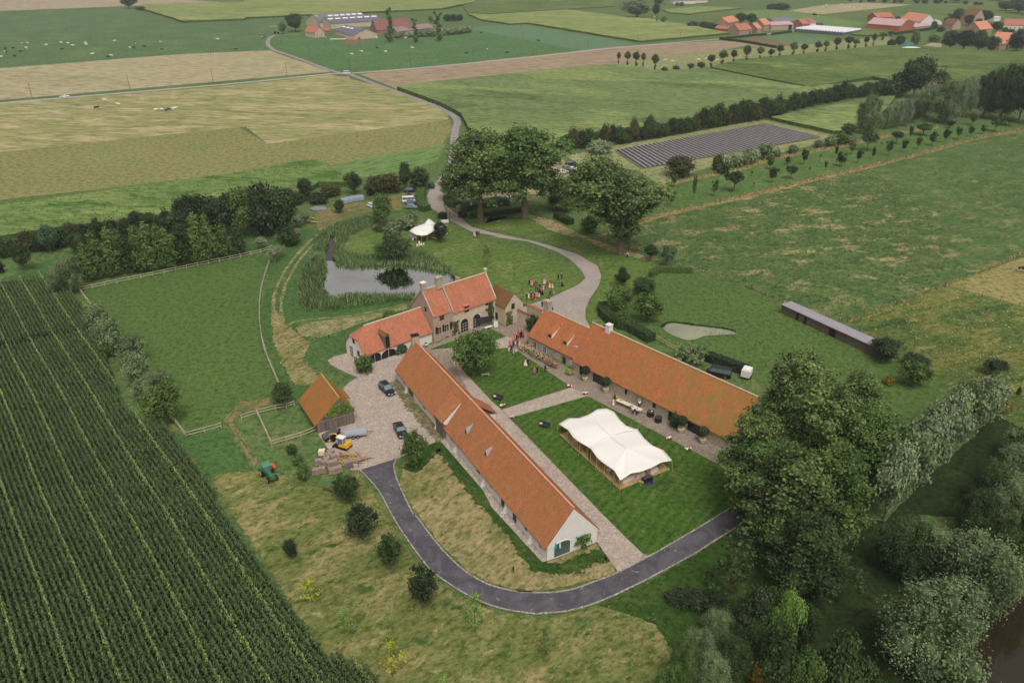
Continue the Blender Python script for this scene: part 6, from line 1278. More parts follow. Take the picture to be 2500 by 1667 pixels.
def body_mesh(kind):
    J = pose(kind); names = list(J); V = [J[n] for n in names]; ix = {n:i for i, n in enumerate(names)}
    R = {'pel':(.14,.11),'che':(.15,.11),'nk':.055,'hd':.085,'top':.07,'nose':.014}
    for n in 'LR': R.update({'hip'+n:.09,'kn'+n:.06,'an'+n:.04,'toe'+n:.035,'sh'+n:.055,'el'+n:.042,'wr'+n:.028,'pa'+n:(.04,.018)})
    E = [('pel','che'),('che','nk'),('nk','hd'),('hd','top'),('hd','nose')]
    for n in 'LR': E += [('pel','hip'+n),('hip'+n,'kn'+n),('kn'+n,'an'+n),('an'+n,'toe'+n),('che','sh'+n),('sh'+n,'el'+n),('el'+n,'wr'+n),('wr'+n,'pa'+n)]
    E = [(ix[a], ix[b]) for a, b in E]; RR = [R[n] for n in names]
    for n, s in (('L',-1),('R',1)):
        p = J['pa'+n]
        for k, L in enumerate((.062,.075,.08,.072,.055)):     # thumb, then four fingers, slightly curled
            dx, dy = ((-.02*s*0-.0, .035) if k == 0 else (.012*s*(0), .024-.016*(k-1))); o = (p[0]+(-.018*s if k == 0 else 0), p[1]+dy, p[2]-(.0 if k == 0 else .02))
            V += [o, (o[0]-.006*s, o[1]+.01, o[2]-L*.55), (o[0]-.022*s, o[1]+.012, o[2]-L)]; b = len(V)-3; E += [(ix['pa'+n], b), (b, b+1), (b+1, b+2)]; RR += [.011, .009, .007]
    return skinned('body', V, E, RR, 0, SKIN)
def cloth_mesh(kind, part):
    J = pose(kind)
    if part == 'jacket': names = ['pel','che','nk','shL','elL','wrL','shR','elR','wrR']; E = [('pel','che'),('che','nk'),('che','shL'),('shL','elL'),('elL','wrL'),('che','shR'),('shR','elR'),('elR','wrR')]; R = {'pel':(.175,.14),'che':(.18,.14),'nk':.065,'sh':.075,'el':.058,'wr':.045}
    else: names = ['pel','hipL','knL','anL','hipR','knR','anR']; E = [('pel','hipL'),('hipL','knL'),('knL','anL'),('pel','hipR'),('hipR','knR'),('knR','anR')]; R = {'pel':(.15,.12),'hip':.105,'kn':.08,'an':.065}
    V = []; RR = []
    for n in names:
        p = list(J[n]); k = n.rstrip('LR') if n[-1] in 'LR' else n; RR.append(R[k]); p[2] -= .06 if (part == 'jacket' and n == 'pel') else 0; V.append(tuple(p))
    return skinned(part, V, [(names.index(a), names.index(b)) for a, b in E], RR, 0, WHT)
def dress_mesh(L=.06, flare=.34, strap=1.42):
    m = MB(); n = 14; prof = [(flare,L),(flare*.8,.45),(.19,.85),(.15,1.08),(.17,1.28),(.15,strap-.03),(.08,strap+.02)]
    m.lathe(prof, (0,0,0), n); m.v = [(x*(1+.06*sin(5*atan2(y,x))*(z < .6)), y*.82*(1+.06*cos(4*atan2(y,x))*(z < .6)), z) for x, y, z in m.v]; return m.mesh('dress', WHT, True)
HM = MB(); HM.ell((0,-.012,1.645), (.092,.10,.09), 10, 6, 0, -.35, 1); HMs = HM.mesh('hair', HAIRM, True); HM = MB(); HM.ell((0,-.02,1.64), (.10,.105,.095), 10, 6); HM.ell((0,-.07,1.5), (.08,.05,.14), 8, 5); HMl = HM.mesh('hair', HAIRM, True)
BODY = {k: body_mesh(k) for k in ('stand','walk','lady','serve')}; JK = {k: cloth_mesh(k, 'jacket') for k in ('stand','walk','serve')}; TR = {k: cloth_mesh(k, 'trousers') for k in ('stand','walk','serve')}
DR = {'gown': dress_mesh(), 'knee': dress_mesh(.5, .26), 'ball': dress_mesh(.03, .55)}
CL = {}
def cloth(c):
    if c not in CL: CL[c] = plain('cloth_%d_%d_%d' % c, c, .85, .08, 4)
    return CL[c]
BK, NV, GYC, WT, RD, OR_, PK, MG, TL_, CR, LB, DR_ = (34,32,36), (38,38,58), (120,118,122), (228,222,216), (206,38,40), (226,98,62), (226,178,170), (190,36,140), (40,120,108), (214,190,150), (150,176,212), (96,34,40)
HC = {'d': (46,34,28), 'b': (84,58,40), 'g': (196,190,180), 'l': (178,140,90), 'w': (222,218,210)}
PRR = random.Random(3)
def person(t, px, py, outfit, label, hair='d', sc=1.0, rz=None, group=None, z=ZN):
    x, y = g(t, px, py); kind, *cols = outfit; ps = {'suit':'stand', 'walk':'walk', 'serve':'serve'}.get(kind, 'lady'); rz = PRR.uniform(0, 6.28) if rz is None else rz
    o = put('person', BODY[ps], None, (x, y, z)); o.rotation_euler = (0,0,rz); o.scale = (sc*1.04,)*3; tag(o, label, 'person', group)
    h = put('hair', HMl if kind in ('gown','knee','ball') else HMs, o); paint(h, cloth(HC[hair]))
    if kind in ('gown','knee','ball'): d = put('dress', DR[kind], o); paint(d, cloth(cols[0]))
    else:
        j = put('jacket' if kind != 'serve' else 'shirt', JK[ps], o); paint(j, cloth(cols[0])); k = put('trousers', TR[ps], o); paint(k, cloth(cols[1] if len(cols) > 1 else cols[0]))
        if kind != 'serve' and cols[0] in (BK, NV):
            m = MB(); m.ext([(-.05,.125,1.42),(.05,.125,1.42),(0,.15,1.12)], (0,.02,0)); put('shirt_front', m.mesh('shirt_front', cloth(WT)), o)
    return o
GRP = 'wedding guests gathered on the lawn'
for px, py, of, lb, hr, sc in ((535,1160,('suit',BK),'grey haired man in black suit at the left end of the lawn guests','g',1),(575,1150,('gown',WT),'woman in white dress beside the grey haired man in black','d',.95),(670,1125,('suit',BK),'man in black suit just behind the woman in bright red dress','g',1),
    (720,1195,('gown',RD),'woman in bright red dress with blond hair nearest the manor','l',.97),(785,1145,('suit',NV),'navy suited man right of the bright red dress','g',1.03),(835,1105,('knee',PK),'woman in pale pink top at the front of the lawn guests','b',.92),(885,1120,('gown',(214,120,104)),'woman in salmon dress at the front middle of the lawn guests','l',.95),
    (945,1125,('knee',(206,190,206)),'woman in pale lilac top right of the salmon dress','b',.95),(825,885,('suit',BK),'man in black suit with white collar behind the front row','g',1.02),(890,900,('suit',BK),'black suited man in the dense middle of the lawn guests','d',1),(965,840,('suit',BK),'white haired man in black at the back of the middle cluster','w',1.03),
    (945,930,('gown',(44,34,52)),'woman in dark purple dress in the middle cluster','b',.97),(1000,1000,('gown',BK),'woman in long black dress, left of two in the middle','l',1),(1055,1005,('gown',BK),'woman in long black dress with bare shoulders, right of two','l',1),(1092,870,('gown',CR),'woman in slim beige dress beside the black dresses','d',.98),
    (600,680,('suit',BK),'black suited man at the left end of the back row','d',1),(650,700,('knee',(150,140,156)),'woman in lilac grey in the back row','b',.95),(700,700,('gown',PK),'woman in pink in the back row','l',.95),(765,690,('gown',(170,50,60)),'woman in crimson in the back row','b',.95),(735,660,('gown',(206,90,80)),'woman in coral in the back row behind the pink one','b',.95),(832,722,('suit',BK),'black suited man at the right end of the back row','g',1.02),
    (1110,650,('gown',(196,200,204)),'woman in pale grey dress left of the red one at the back','d',.98),(1150,640,('gown',WT),'woman in white dress behind the pale grey one','l',.98),(1225,665,('gown',RD),'red haired woman in long red dress at the back','b',1.02),(1170,800,('knee',(60,28,40)),'woman in dark wine coloured dress below the red one','b',.9),
    (1310,780,('gown',(232,208,196)),'woman in pale blush dress, left of the two pale ones','d',.98),(1405,805,('gown',(236,202,176)),'woman in pale peach dress, right of the two pale ones','b',1.0),(1325,1055,('walk',BK),'man in black suit with white shirt walking alone towards the drive','d',1.05),(1455,1040,('suit',WT,GYC),'boy in white shirt and grey trousers beside the walking man','d',.75),
    (1230,1285,('suit',BK),'black clad figure with orange scarf on the edge of the gravel','b',.97),(1298,1280,('suit',BK),'man in black suit and white shirt on the edge of the gravel','d',1),(1050,1450,('suit',(70,50,60),BK),'dark figure half hidden behind the low barn chimney','d',1),(1413,1585,('suit',LB,BK),'man in light blue shirt on the gravel behind the chimney','b',1),
    (1610,500,('suit',NV),'navy suited man with white bag, left of the far pair','d',1.08),(1725,485,('suit',NV),'navy suited man in the far pair, right one','l',1.1),(1650,705,('knee',TL_),'woman in teal dress at the right of the lawn guests','b',.95),(1742,712,('gown',BK),'woman in long black dress at the far right of the lawn guests','l',1)):
    person('grp', px, py, of, lb, hr, sc, group=GRP)
GR2 = 'guests arriving in the courtyard'
for px, py, of, lb, hr, sc in ((612,335,('walk',BK),'man in black suit at the head of the arriving guests','d',1.08),(640,300,('suit',BK),'second black suited man right behind the leading one','d',1.02),(690,292,('gown',RD),'woman in red dress at the right rear of the arriving guests','b',1.0),(540,292,('gown',(222,60,44)),'woman in orange red dress left of the black suits','b',1.0),
    (440,418,('gown',OR_),'woman in bright orange dress among the arriving guests','d',1.0),(497,402,('suit',BK),'black suited man right of the bright orange dress','g',1.02),(527,560,('walk',NV),'navy suited man left of the floral dress','b',1.04),(582,600,('gown',(196,180,206)),'woman in pale lilac floral dress by the hydrangeas','l',.95),(402,600,('suit',NV),'navy suited man in the middle of the arriving guests','b',1),
    (300,575,('gown',(220,110,90)),'woman in coral dress at the left of the arriving guests','l',1),(350,705,('suit',NV),'navy suited man at the edge of the striped lawn','l',1.02),(270,735,('knee',WT),'child in white dress at the left edge of the arriving guests','d',.72),(465,525,('knee',WT),'child in white dress between the navy suits','l',.6),(408,795,('knee',WT),'child in white dress first onto the striped lawn','d',.75),(480,755,('knee',WT),'child in white dress just right of the first on the lawn','d',.7),
    (757,1135,('ball',(232,206,200)),'woman in wide pale pink ball gown on the striped lawn','d',1.0),(825,1140,('suit',NV),'dark suited man arm in arm with the pale pink ball gown','l',1.02),(1020,1395,('gown',MG),'woman in magenta gown on the striped lawn','l',.98),(1105,1352,('suit',BK),'man in black suit beside the magenta gown','g',1.03),(1335,1335,('walk',(44,44,54)),'man in dark suit striding at the edge of the lawn','l',1.05)):
    person('ppl', px, py, of, lb, hr, sc, group=GR2)
for t, px, py, of, lb, hr, sc in (('gate',1930,1450,('knee',(226,206,206)),'woman in pale top at the left of the group by the drive','d',.95),('gate',1955,1468,('gown',PK),'woman in light pink dress in the group by the drive','l',.95),('gate',1995,1440,('suit',(88,60,66),BK),'man in plum jacket in the group by the drive','b',1),('gate',2020,1450,('suit',BK),'black suited man in the group by the drive, left one','d',1),('gate',2055,1445,('suit',BK),'black suited man in the group by the drive, right one','d',1.02),
    ('b2',1112,775,('suit',WT,BK),'man in white shirt standing alone near the third giant tree','d',1.05),('brn',568,662,('gown',WT),'woman in long white gown at the end of the buffet table','d',1.02),('brn',590,560,('gown',DR_),'dark red clad figure behind the white gown','d',1.0),('brn',848,785,('serve',WT,BK),'waiter in white shirt in front of the buffet, left one','d',1.02),('brn',905,800,('serve',WT,BK),'waiter in white shirt in front of the buffet, right one','d',1),('brn',942,692,('serve',WT,BK),'waiter in white shirt behind the buffet by the wall','d',1.02),('yd',1800,195,('suit',(50,44,50),BK),'worker in dark clothes standing behind the yellow excavator','d',1)):
    person(t, px, py, of, lb, hr, sc)
# ---------------------------------------------------------------- vehicles
TYRE = plain('tyre', (30,29,30), .8, .1, 4); RIM = plain('rim', (150,150,154), .35, .05, 4, .5, .5); LAMP = plain('lamp_glass', (214,216,214), .2, .03, 2, .6); TAIL = plain('tail_lamp', (150,24,22), .3, .05, 2, .5); GLC = plain('car_glass', (104,118,122), .08, .1, 1, .9)  # car glass colour lightened to stand in for reflected sky
def paintm(n, c, met=.2): 
    m_ = plain(n, c, .28, .03, 1, .6, met); return m_
P_BLACK, P_DARK, P_WHITE, P_SILVER, P_BLUE = paintm('paint_black', (32,30,34)), paintm('paint_dark', (54,50,58)), paintm('paint_white', (226,224,222), 0), paintm('paint_silver', (150,152,160), .5), paintm('paint_blue', (50,70,130))
def wheel_mesh(r, w):
    m = MB(); m.tube((0,-w/2,0),(0,w/2,0), r, r, 14); t_ = m.mesh('tyre', TYRE); m = MB(); m.tube((0,-w/2-.01,0),(0,w/2+.01,0), r*.6, r*.6, 10); return t_, m.mesh('rim', RIM)
WM = wheel_mesh(.34, .22)
def car_proto(L=4.7, W=1.86, Hc=1.5, kind='hatch'):
    r = {}; hw = W/2; sh = .92 if kind != 'van' else 1.05; m = MB()
    S_ = [(-L/2, hw*.80, .35, .62), (-L/2+.10, hw*.94, .22, sh*.96), (-L*.32, hw, .2, sh), (0, hw, .2, sh), (L*.2, hw, .2, sh*.99), (L*.36, hw*.97, .22, sh*.90), (L/2-.14, hw*.88, .26, sh*.76), (L/2, hw*.72, .34, .56)]
    if kind == 'van': S_ = [(-L/2, hw*.96, .3, 1.0), (-L/2+.05, hw, .22, sh), (0, hw, .2, sh), (L*.34, hw, .2, sh), (L*.42, hw*.96, .24, .98), (L/2, hw*.8, .3, .72)]
    v = []
    for x, h, zb, zt in S_: zm = zb+(zt-zb)*.55; v += [(x,-h*.92,zb),(x,-h,zm),(x,-h*.9,zt),(x,h*.9,zt),(x,h,zm),(x,h*.92,zb)]
    n = len(S_); f = [(i*6+k, i*6+(k+1)%6, i*6+6+(k+1)%6, i*6+6+k) for i in range(n-1) for k in range(6)]+[tuple(range(6))[::-1], tuple(range((n-1)*6, n*6))]
    f = [q_[::-1] for q_ in f]; m.add(v, f)
    if kind == 'sedan': xb0, xb1, xt0, xt1 = -L*.36, L*.20, -L*.20, L*.04
    elif kind == 'van': xb0, xb1, xt0, xt1 = -L*.49, L*.40, -L*.47, L*.27
    else: xb0, xb1, xt0, xt1 = -L*.46, L*.20, -L*.36, L*.05
    a, b = hw*.88, hw*.72; zr = Hc-.06
    if kind == 'van': b = hw*.84
    gv = [(xb0,-a,sh*.97),(xb1,-a,sh*.95),(xb1,a,sh*.95),(xb0,a,sh*.97),(xt0,-b,zr),(xt1,-b,zr),(xt1,b,zr),(xt0,b,zr)]
    m.hexa([(xt0-.05,-b-.02,zr-.03),(xt1+.06,-b-.02,zr-.03),(xt1+.06,b+.02,zr-.03),(xt0-.05,b+.02,zr-.03)], [(xt0+.1,-b*.9,Hc),(xt1-.1,-b*.9,Hc),(xt1-.1,b*.9,Hc),(xt0+.1,b*.9,Hc)])
    for s in (-1, 1):                                  # pillars
        for f_ in (0, .38, .7, 1):
            p = (xb0+(xb1-xb0)*f_, s*a*1.005, sh*.95); q_ = (xt0+(xt1-xt0)*f_, s*b*1.01, zr); m.tube(p, q_, .04, .035, 4)
        m.box(xt1+.1, xt1+.3, s*(hw+.05)-.07, s*(hw+.05)+.07, sh-.02, sh+.13)
    bm = m.mesh('body', P_BLACK, False); m = MB(); m.hexa(gv[:4], gv[4:]); gm_ = m.mesh('windows', GLC)
    m = MB(); m.box(L/2-.13, L/2-.02, hw*.5, hw*.82, .56, .70); hl = m.mesh('headlight', LAMP); m = MB(); m.box(-L/2+.0, -L/2+.1, hw*.55, hw*.86, .66, .82); tl = m.mesh('tail_light', TAIL)
    m = MB(); m.box(L/2-.02, L/2+.015, -.26, .26, .40, .50); pl = m.mesh('number_plate', WHT)
    return dict(body=bm, glass=gm_, head=hl, tail=tl, plate=pl, L=L, hw=hw)
CP_ = {'hatch': car_proto(), 'suv': car_proto(4.9, 1.95, 1.75), 'sedan': car_proto(4.95, 1.9, 1.42, 'sedan'), 'van': car_proto(5.2, 2.0, 2.05, 'van')}
def car(kind, x, y, rz, mt, label, cat='car', name='parked_car', group=None, z=ZN, sc=1):
    c = CP_[kind]; r = empty(name, (x, y, z), rz, label, cat, group, (sc,)*3); b = put('body', c['body'], r); paint(b, mt); put('windows', c['glass'], r)
    for s in (1, -1):
        for nm in ('head','tail'): o = put('headlight' if nm == 'head' else 'tail_light', c[nm], r); o.scale = (1, s, 1)
        for wx in (c['L']*.31, -c['L']*.29): o = put('wheel', WM[0], r, (wx, s*(c['hw']-.13), .34)); put('rim', WM[1], o)
    put('number_plate', c['plate'], r); return r
def carpx(kind, t, rx, ry, fx, fy, mt, label, **k):
    "rear and front contact points in the photo give place and heading"
    a, b = g(t, rx, ry), g(t, fx, fy); return car(kind, (a[0]+b[0])/2, (a[1]+b[1])/2, atan2(b[1]-a[1], b[0]-a[0]), mt, label, **k)
carpx('suv', 'car', 250, 345, 455, 545, P_BLACK, 'black sport utility car on the cobbled yard, upper one'); carpx('sedan', 'car', 555, 1110, 670, 1350, P_BLACK, 'dark luxury sedan on the cobbled yard, lower one')
G3 = 'cars parked in the car park'
for a in (('suv','gate',300,385,560,380,P_BLACK,'black car parked alone above the row beside the hedge'),('hatch','gate',280,520,600,560,P_DARK,'dark car with red tail lamp at the top of the tight row'),('van','gate',220,640,570,620,P_WHITE,'white van in the tight row beside the hedge'),('hatch','gate',290,700,620,690,P_BLACK,'black car with blue reflection in the tight row'),('hatch','gate',300,775,620,785,P_SILVER,'silver grey car at the near end of the tight row'),
    ('hatch','gate',1740,490,1430,500,P_WHITE,'white car half hidden under the left giant tree'),('sedan','gate',1780,620,1520,650,P_SILVER,'silver sedan behind the clipped hedge'),('suv','b1',2105,225,1995,228,P_BLACK,'black car between the trunks of the giant trees'),('sedan','b1',2110,290,2000,292,P_SILVER,'silver car partly behind the wide hedge'),('hatch','b1',2250,290,2150,285,P_WHITE,'pale car right of the silver one under the giants'),
    ('hatch','b1',1010,350,1070,375,P_WHITE,'white car half hidden by the airy tree at the pond'),('hatch','a2',615,1350,685,1350,P_DARK,'dark car at the top of the three right of the giants'),('suv','a2',600,1408,660,1408,P_BLACK,'black car next to the white one right of the giants'),('sedan','a2',640,1400,700,1400,P_WHITE,'white car in the gap between giant trees'),('hatch','a2',570,1425,600,1420,P_WHITE,'white car tail left of the black one in the gap'),('hatch','a2',370,1300,420,1310,P_WHITE,'white car glimpsed through the giant tree')):
    carpx(*a, group=G3)
car('van', *g('c2', 1860, 395), radians(157), P_BLACK, 'black van behind the long stone barn', 'van', 'parked_van')
carpx('sedan', 'a0', 553, 798, 508, 802, P_WHITE, 'small white and black car driving on the far left road', name='car', z=.07, cat='car'); carpx('van', 'a1', 838, 608, 806, 610, P_WHITE, 'pale van on the crossroads', name='van', cat='van', z=.07)
blu = carpx('hatch', 'a2', 1405, 42, 1440, 42, P_BLUE, 'tiny blue car beside the white shed at the top edge', name='parked_car')
# white caravan-like cover behind the barn, small trailer
x, y = g('c2', 2085, 410); r = empty('white_trailer', (x,y,ZN), radians(60), 'small white covered trailer behind the right barn', 'trailer'); m = MB(); m.box(-1.2,1.2,-.9,.9,.5,2.0); m.box(-1.0,1.0,-.7,.7,2.0,2.2); m.build('cover', WHT, r); 
for s in (-1,1): o = put('wheel', WM[0], r, (0, s*.95, .34))
# tractor
def tractor():
    a, b = g('yd', 400, 930), g('yd', 490, 1040); x, y = (a[0]+b[0])/2, (a[1]+b[1])/2; rz = atan2(b[1]-a[1], b[0]-a[0]); GRN = plain('tractor_green', (46,112,70), .4, .08, 2, .5); YL = plain('tractor_yellow', (220,180,50), .5, .05, 2); r = empty('tractor', (x,y,ZN), rz, 'green tractor with orange mower mowing the meadow by the maize', 'tractor')
    m = MB(); m.hexa([(.2,-.42,.7),(2.1,-.36,.7),(2.1,.36,.7),(.2,.42,.7)], [(.2,-.4,1.45),(2.0,-.3,1.3),(2.0,.3,1.3),(.2,.4,1.45)]); m.box(-1.4,.3,-.45,.45,.6,1.2); m.build('bonnet', GRN, r)
    m = MB(); m.box(-1.1,.15,-.62,.62,1.2,2.3); cb_ = m.build('cab_glass', GLC, r); m = MB(); m.hexa([(-1.25,-.75,2.3),(.25,-.75,2.3),(.25,.75,2.3),(-1.25,.75,2.3)], [(-1.1,-.65,2.48),(.1,-.65,2.48),(.1,.65,2.48),(-1.1,.65,2.48)]); m.build('cab_roof', plain('tractor_roof', (76,136,102), .5, .04, 2), r)
    for wx, rr_, ww, wy in ((-.9,.78,.42,.85),(1.6,.5,.3,.75)):
        t_, q_ = wheel_mesh(rr_, ww); q_.materials[0] = YL
        for s in (-1, 1): o = put('wheel', t_, r, (wx, s*wy, rr_)); put('rim', q_, o)
        if wx < 0:
            for s in (-1, 1): m = MB(); m.ext([(-1.5,s*.62,1.3),(-.3,s*.62,1.3),(-.3,s*.62,1.65),(-1.4,s*.62,1.6)], (0,s*.35,0)); m.build('mudguard', GRN, r)
    m = MB(); m.tube((1.0,.2,1.3),(1.0,.2,2.2), .05, .05, 6); m.build('exhaust', BLK, r); m = MB(); m.hexa([(-2.6,-.2,.2),(-1.5,-.2,.2),(-1.5,1.9,.2),(-2.6,1.9,.2)], [(-2.5,-.2,.7),(-1.7,-.2,.8),(-1.7,1.9,.8),(-2.5,1.9,.7)]); m.build('mower', plain('mower_orange', (222,92,44), .5, .06, 2), r)
    m = MB(); m.tube((-1.6,0,.7),(-1.2,0,.7),.08); m.build('linkage', BLK, r)
tractor()
def excavator():
    x, y = g('yd', 1880, 420); YL = plain('digger_yellow', (216,166,48), .5, .08, 2); r = empty('mini_excavator', (x,y,ZN), radians(155), 'yellow mini excavator with white cab roof beside the wood pile', 'excavator')
    for s in (-1, 1): m = MB(); m.hexa([(-1.2,s*.65-.2,.05),(1.2,s*.65-.2,.05),(1.2,s*.65+.2,.05),(-1.2,s*.65+.2,.05)], [(-1.4,s*.65-.2,.5),(1.4,s*.65-.2,.5),(1.4,s*.65+.2,.5),(-1.4,s*.65+.2,.5)]); m.build('track', TYRE, r)
    m = MB(); m.hexa([(-1.3,-.85,.55),(.6,-.85,.55),(.6,.85,.55),(-1.3,.85,.55)], [(-1.2,-.8,1.3),(.4,-.8,1.1),(.4,.8,1.1),(-1.2,.8,1.3)]); m.build('chassis', YL, r)
    m = MB(); m.box(-.5,.75,-.1,.8,1.1,2.35); m.build('cab', GLC, r); m = MB(); m.box(-.62,.85,-.2,.9,2.35,2.5)
    for px_, py_ in ((-.5,-.1),(.75,-.1),(-.5,.8),(.75,.8)): m.tube((px_,py_,1.1),(px_,py_,2.4), .05, .05, 4)
    m.build('cab_roof', WHT, r); m = MB(); m.tube((.6,-.4,1.0),(1.9,-.4,2.2), .16, .13, 6); m.tube((1.9,-.4,2.2),(3.2,-.4,1.7), .13, .1, 6); m.build('boom', YL, r); m = MB(); m.tube((3.2,-.4,1.7),(3.4,-.4,.7), .1, .08, 6); m.hexa([(3.2,-.7,.1),(3.7,-.7,.2),(3.7,-.1,.2),(3.2,-.1,.1)], [(3.1,-.7,.6),(3.5,-.7,.75),(3.5,-.1,.75),(3.1,-.1,.6)]); m.build('bucket_arm', YL, r); m = MB(); m.box(1.5,1.8,-1,1,.1,.45); m.build('dozer_blade', BLK, r)
excavator()
def trailer(t, px, py, rz, L, W, hb, mt, label, axle=2):
    x, y = g(t, px, py); r = empty('trailer', (x,y,ZN), rz, label, 'trailer'); m = MB(); m.box(-L/2,L/2,-W/2,W/2,.55,.65); m.build('bed', mt, r); m = MB()
    for b in ((-L/2,L/2,-W/2,-W/2+.04),(-L/2,L/2,W/2-.04,W/2),(-L/2,-L/2+.04,-W/2+.05,W/2-.05),(L/2-.04,L/2,-W/2+.05,W/2-.05)): m.box(*b,.66,.66+hb)
    m.build('side_boards', mt, r)
    for i in range(axle):
        for s in (-1,1): o = put('wheel', WM[0], r, (-.4+i*.8, s*(W/2+.08), .34)); put('rim', WM[1], o)
    m = MB(); m.tube((L/2,0,.5),(L/2+1.2,0,.45), .05); m.build('drawbar', BLK, r)
trailer('yd', 2100, 190, radians(13), 4.3, 2.2, .35, STEEL, 'galvanised tipping trailer with two axles beside the shed'); 
x, y = g('yd', 1650, 260); r = empty('tilted_trailer', (x,y,ZN), radians(30), 'black plant trailer with raised grey ramp behind the excavator', 'trailer'); m = MB(); m.box(-1.6,1.6,-.9,.9,.5,.8); m.build('bed', BLK, r); m = MB(); m.ext([(-1.6,-.9,.85),(1.2,-.9,1.7),(1.2,.9,1.7),(-1.6,.9,.85)], (0,0,.08)); m.build('ramp', plain('ramp_grey', (84,82,84), .7, .1, 3), r)
for s in (-1,1): put('wheel', WM[0], r, (0, s*1.0, .34))
def farm_tractor(t, px, py, mt, label):
    x, y = g(t, px, py); r = empty('tractor', (x,y,0), .4, label, 'tractor'); m = MB(); m.box(-1.5,2.2,-.5,.5,.8,1.8); m.build('bonnet', mt, r); m = MB(); m.box(-1.4,.2,-.8,.8,1.8,2.9); m.build('cab', GLC, r); t_, q_ = wheel_mesh(.95,.5)
    for s in (-1,1):
        for wx in (-1.1, 1.7): put('wheel', t_, r, (wx, s*1.0, .95))
farm_tractor('a1', 250, 278, plain('farm_yellow', (190,130,40), .5), 'yellow and black machine at the far lane bend'); farm_tractor('a3', 632, 128, plain('farm_red', (190,60,50), .5), 'tiny red tractor in the far fields above the village')
trailer('a1', 228, 228, .2, 6, 2.4, .6, STEEL, 'pale trailer left of the far lane bend'); x, y = g('a1', 790, 650); r = empty('culvert_rail', (x,y,0), radians(15), 'pale double railing of the culvert below the crossroads', 'railing'); m = MB(); m.box(-5,5,-.2,.2,0,1.1); m.box(-5,5,3.4,3.8,0,1.1); m.build('parapet', W_['stone2'], r)
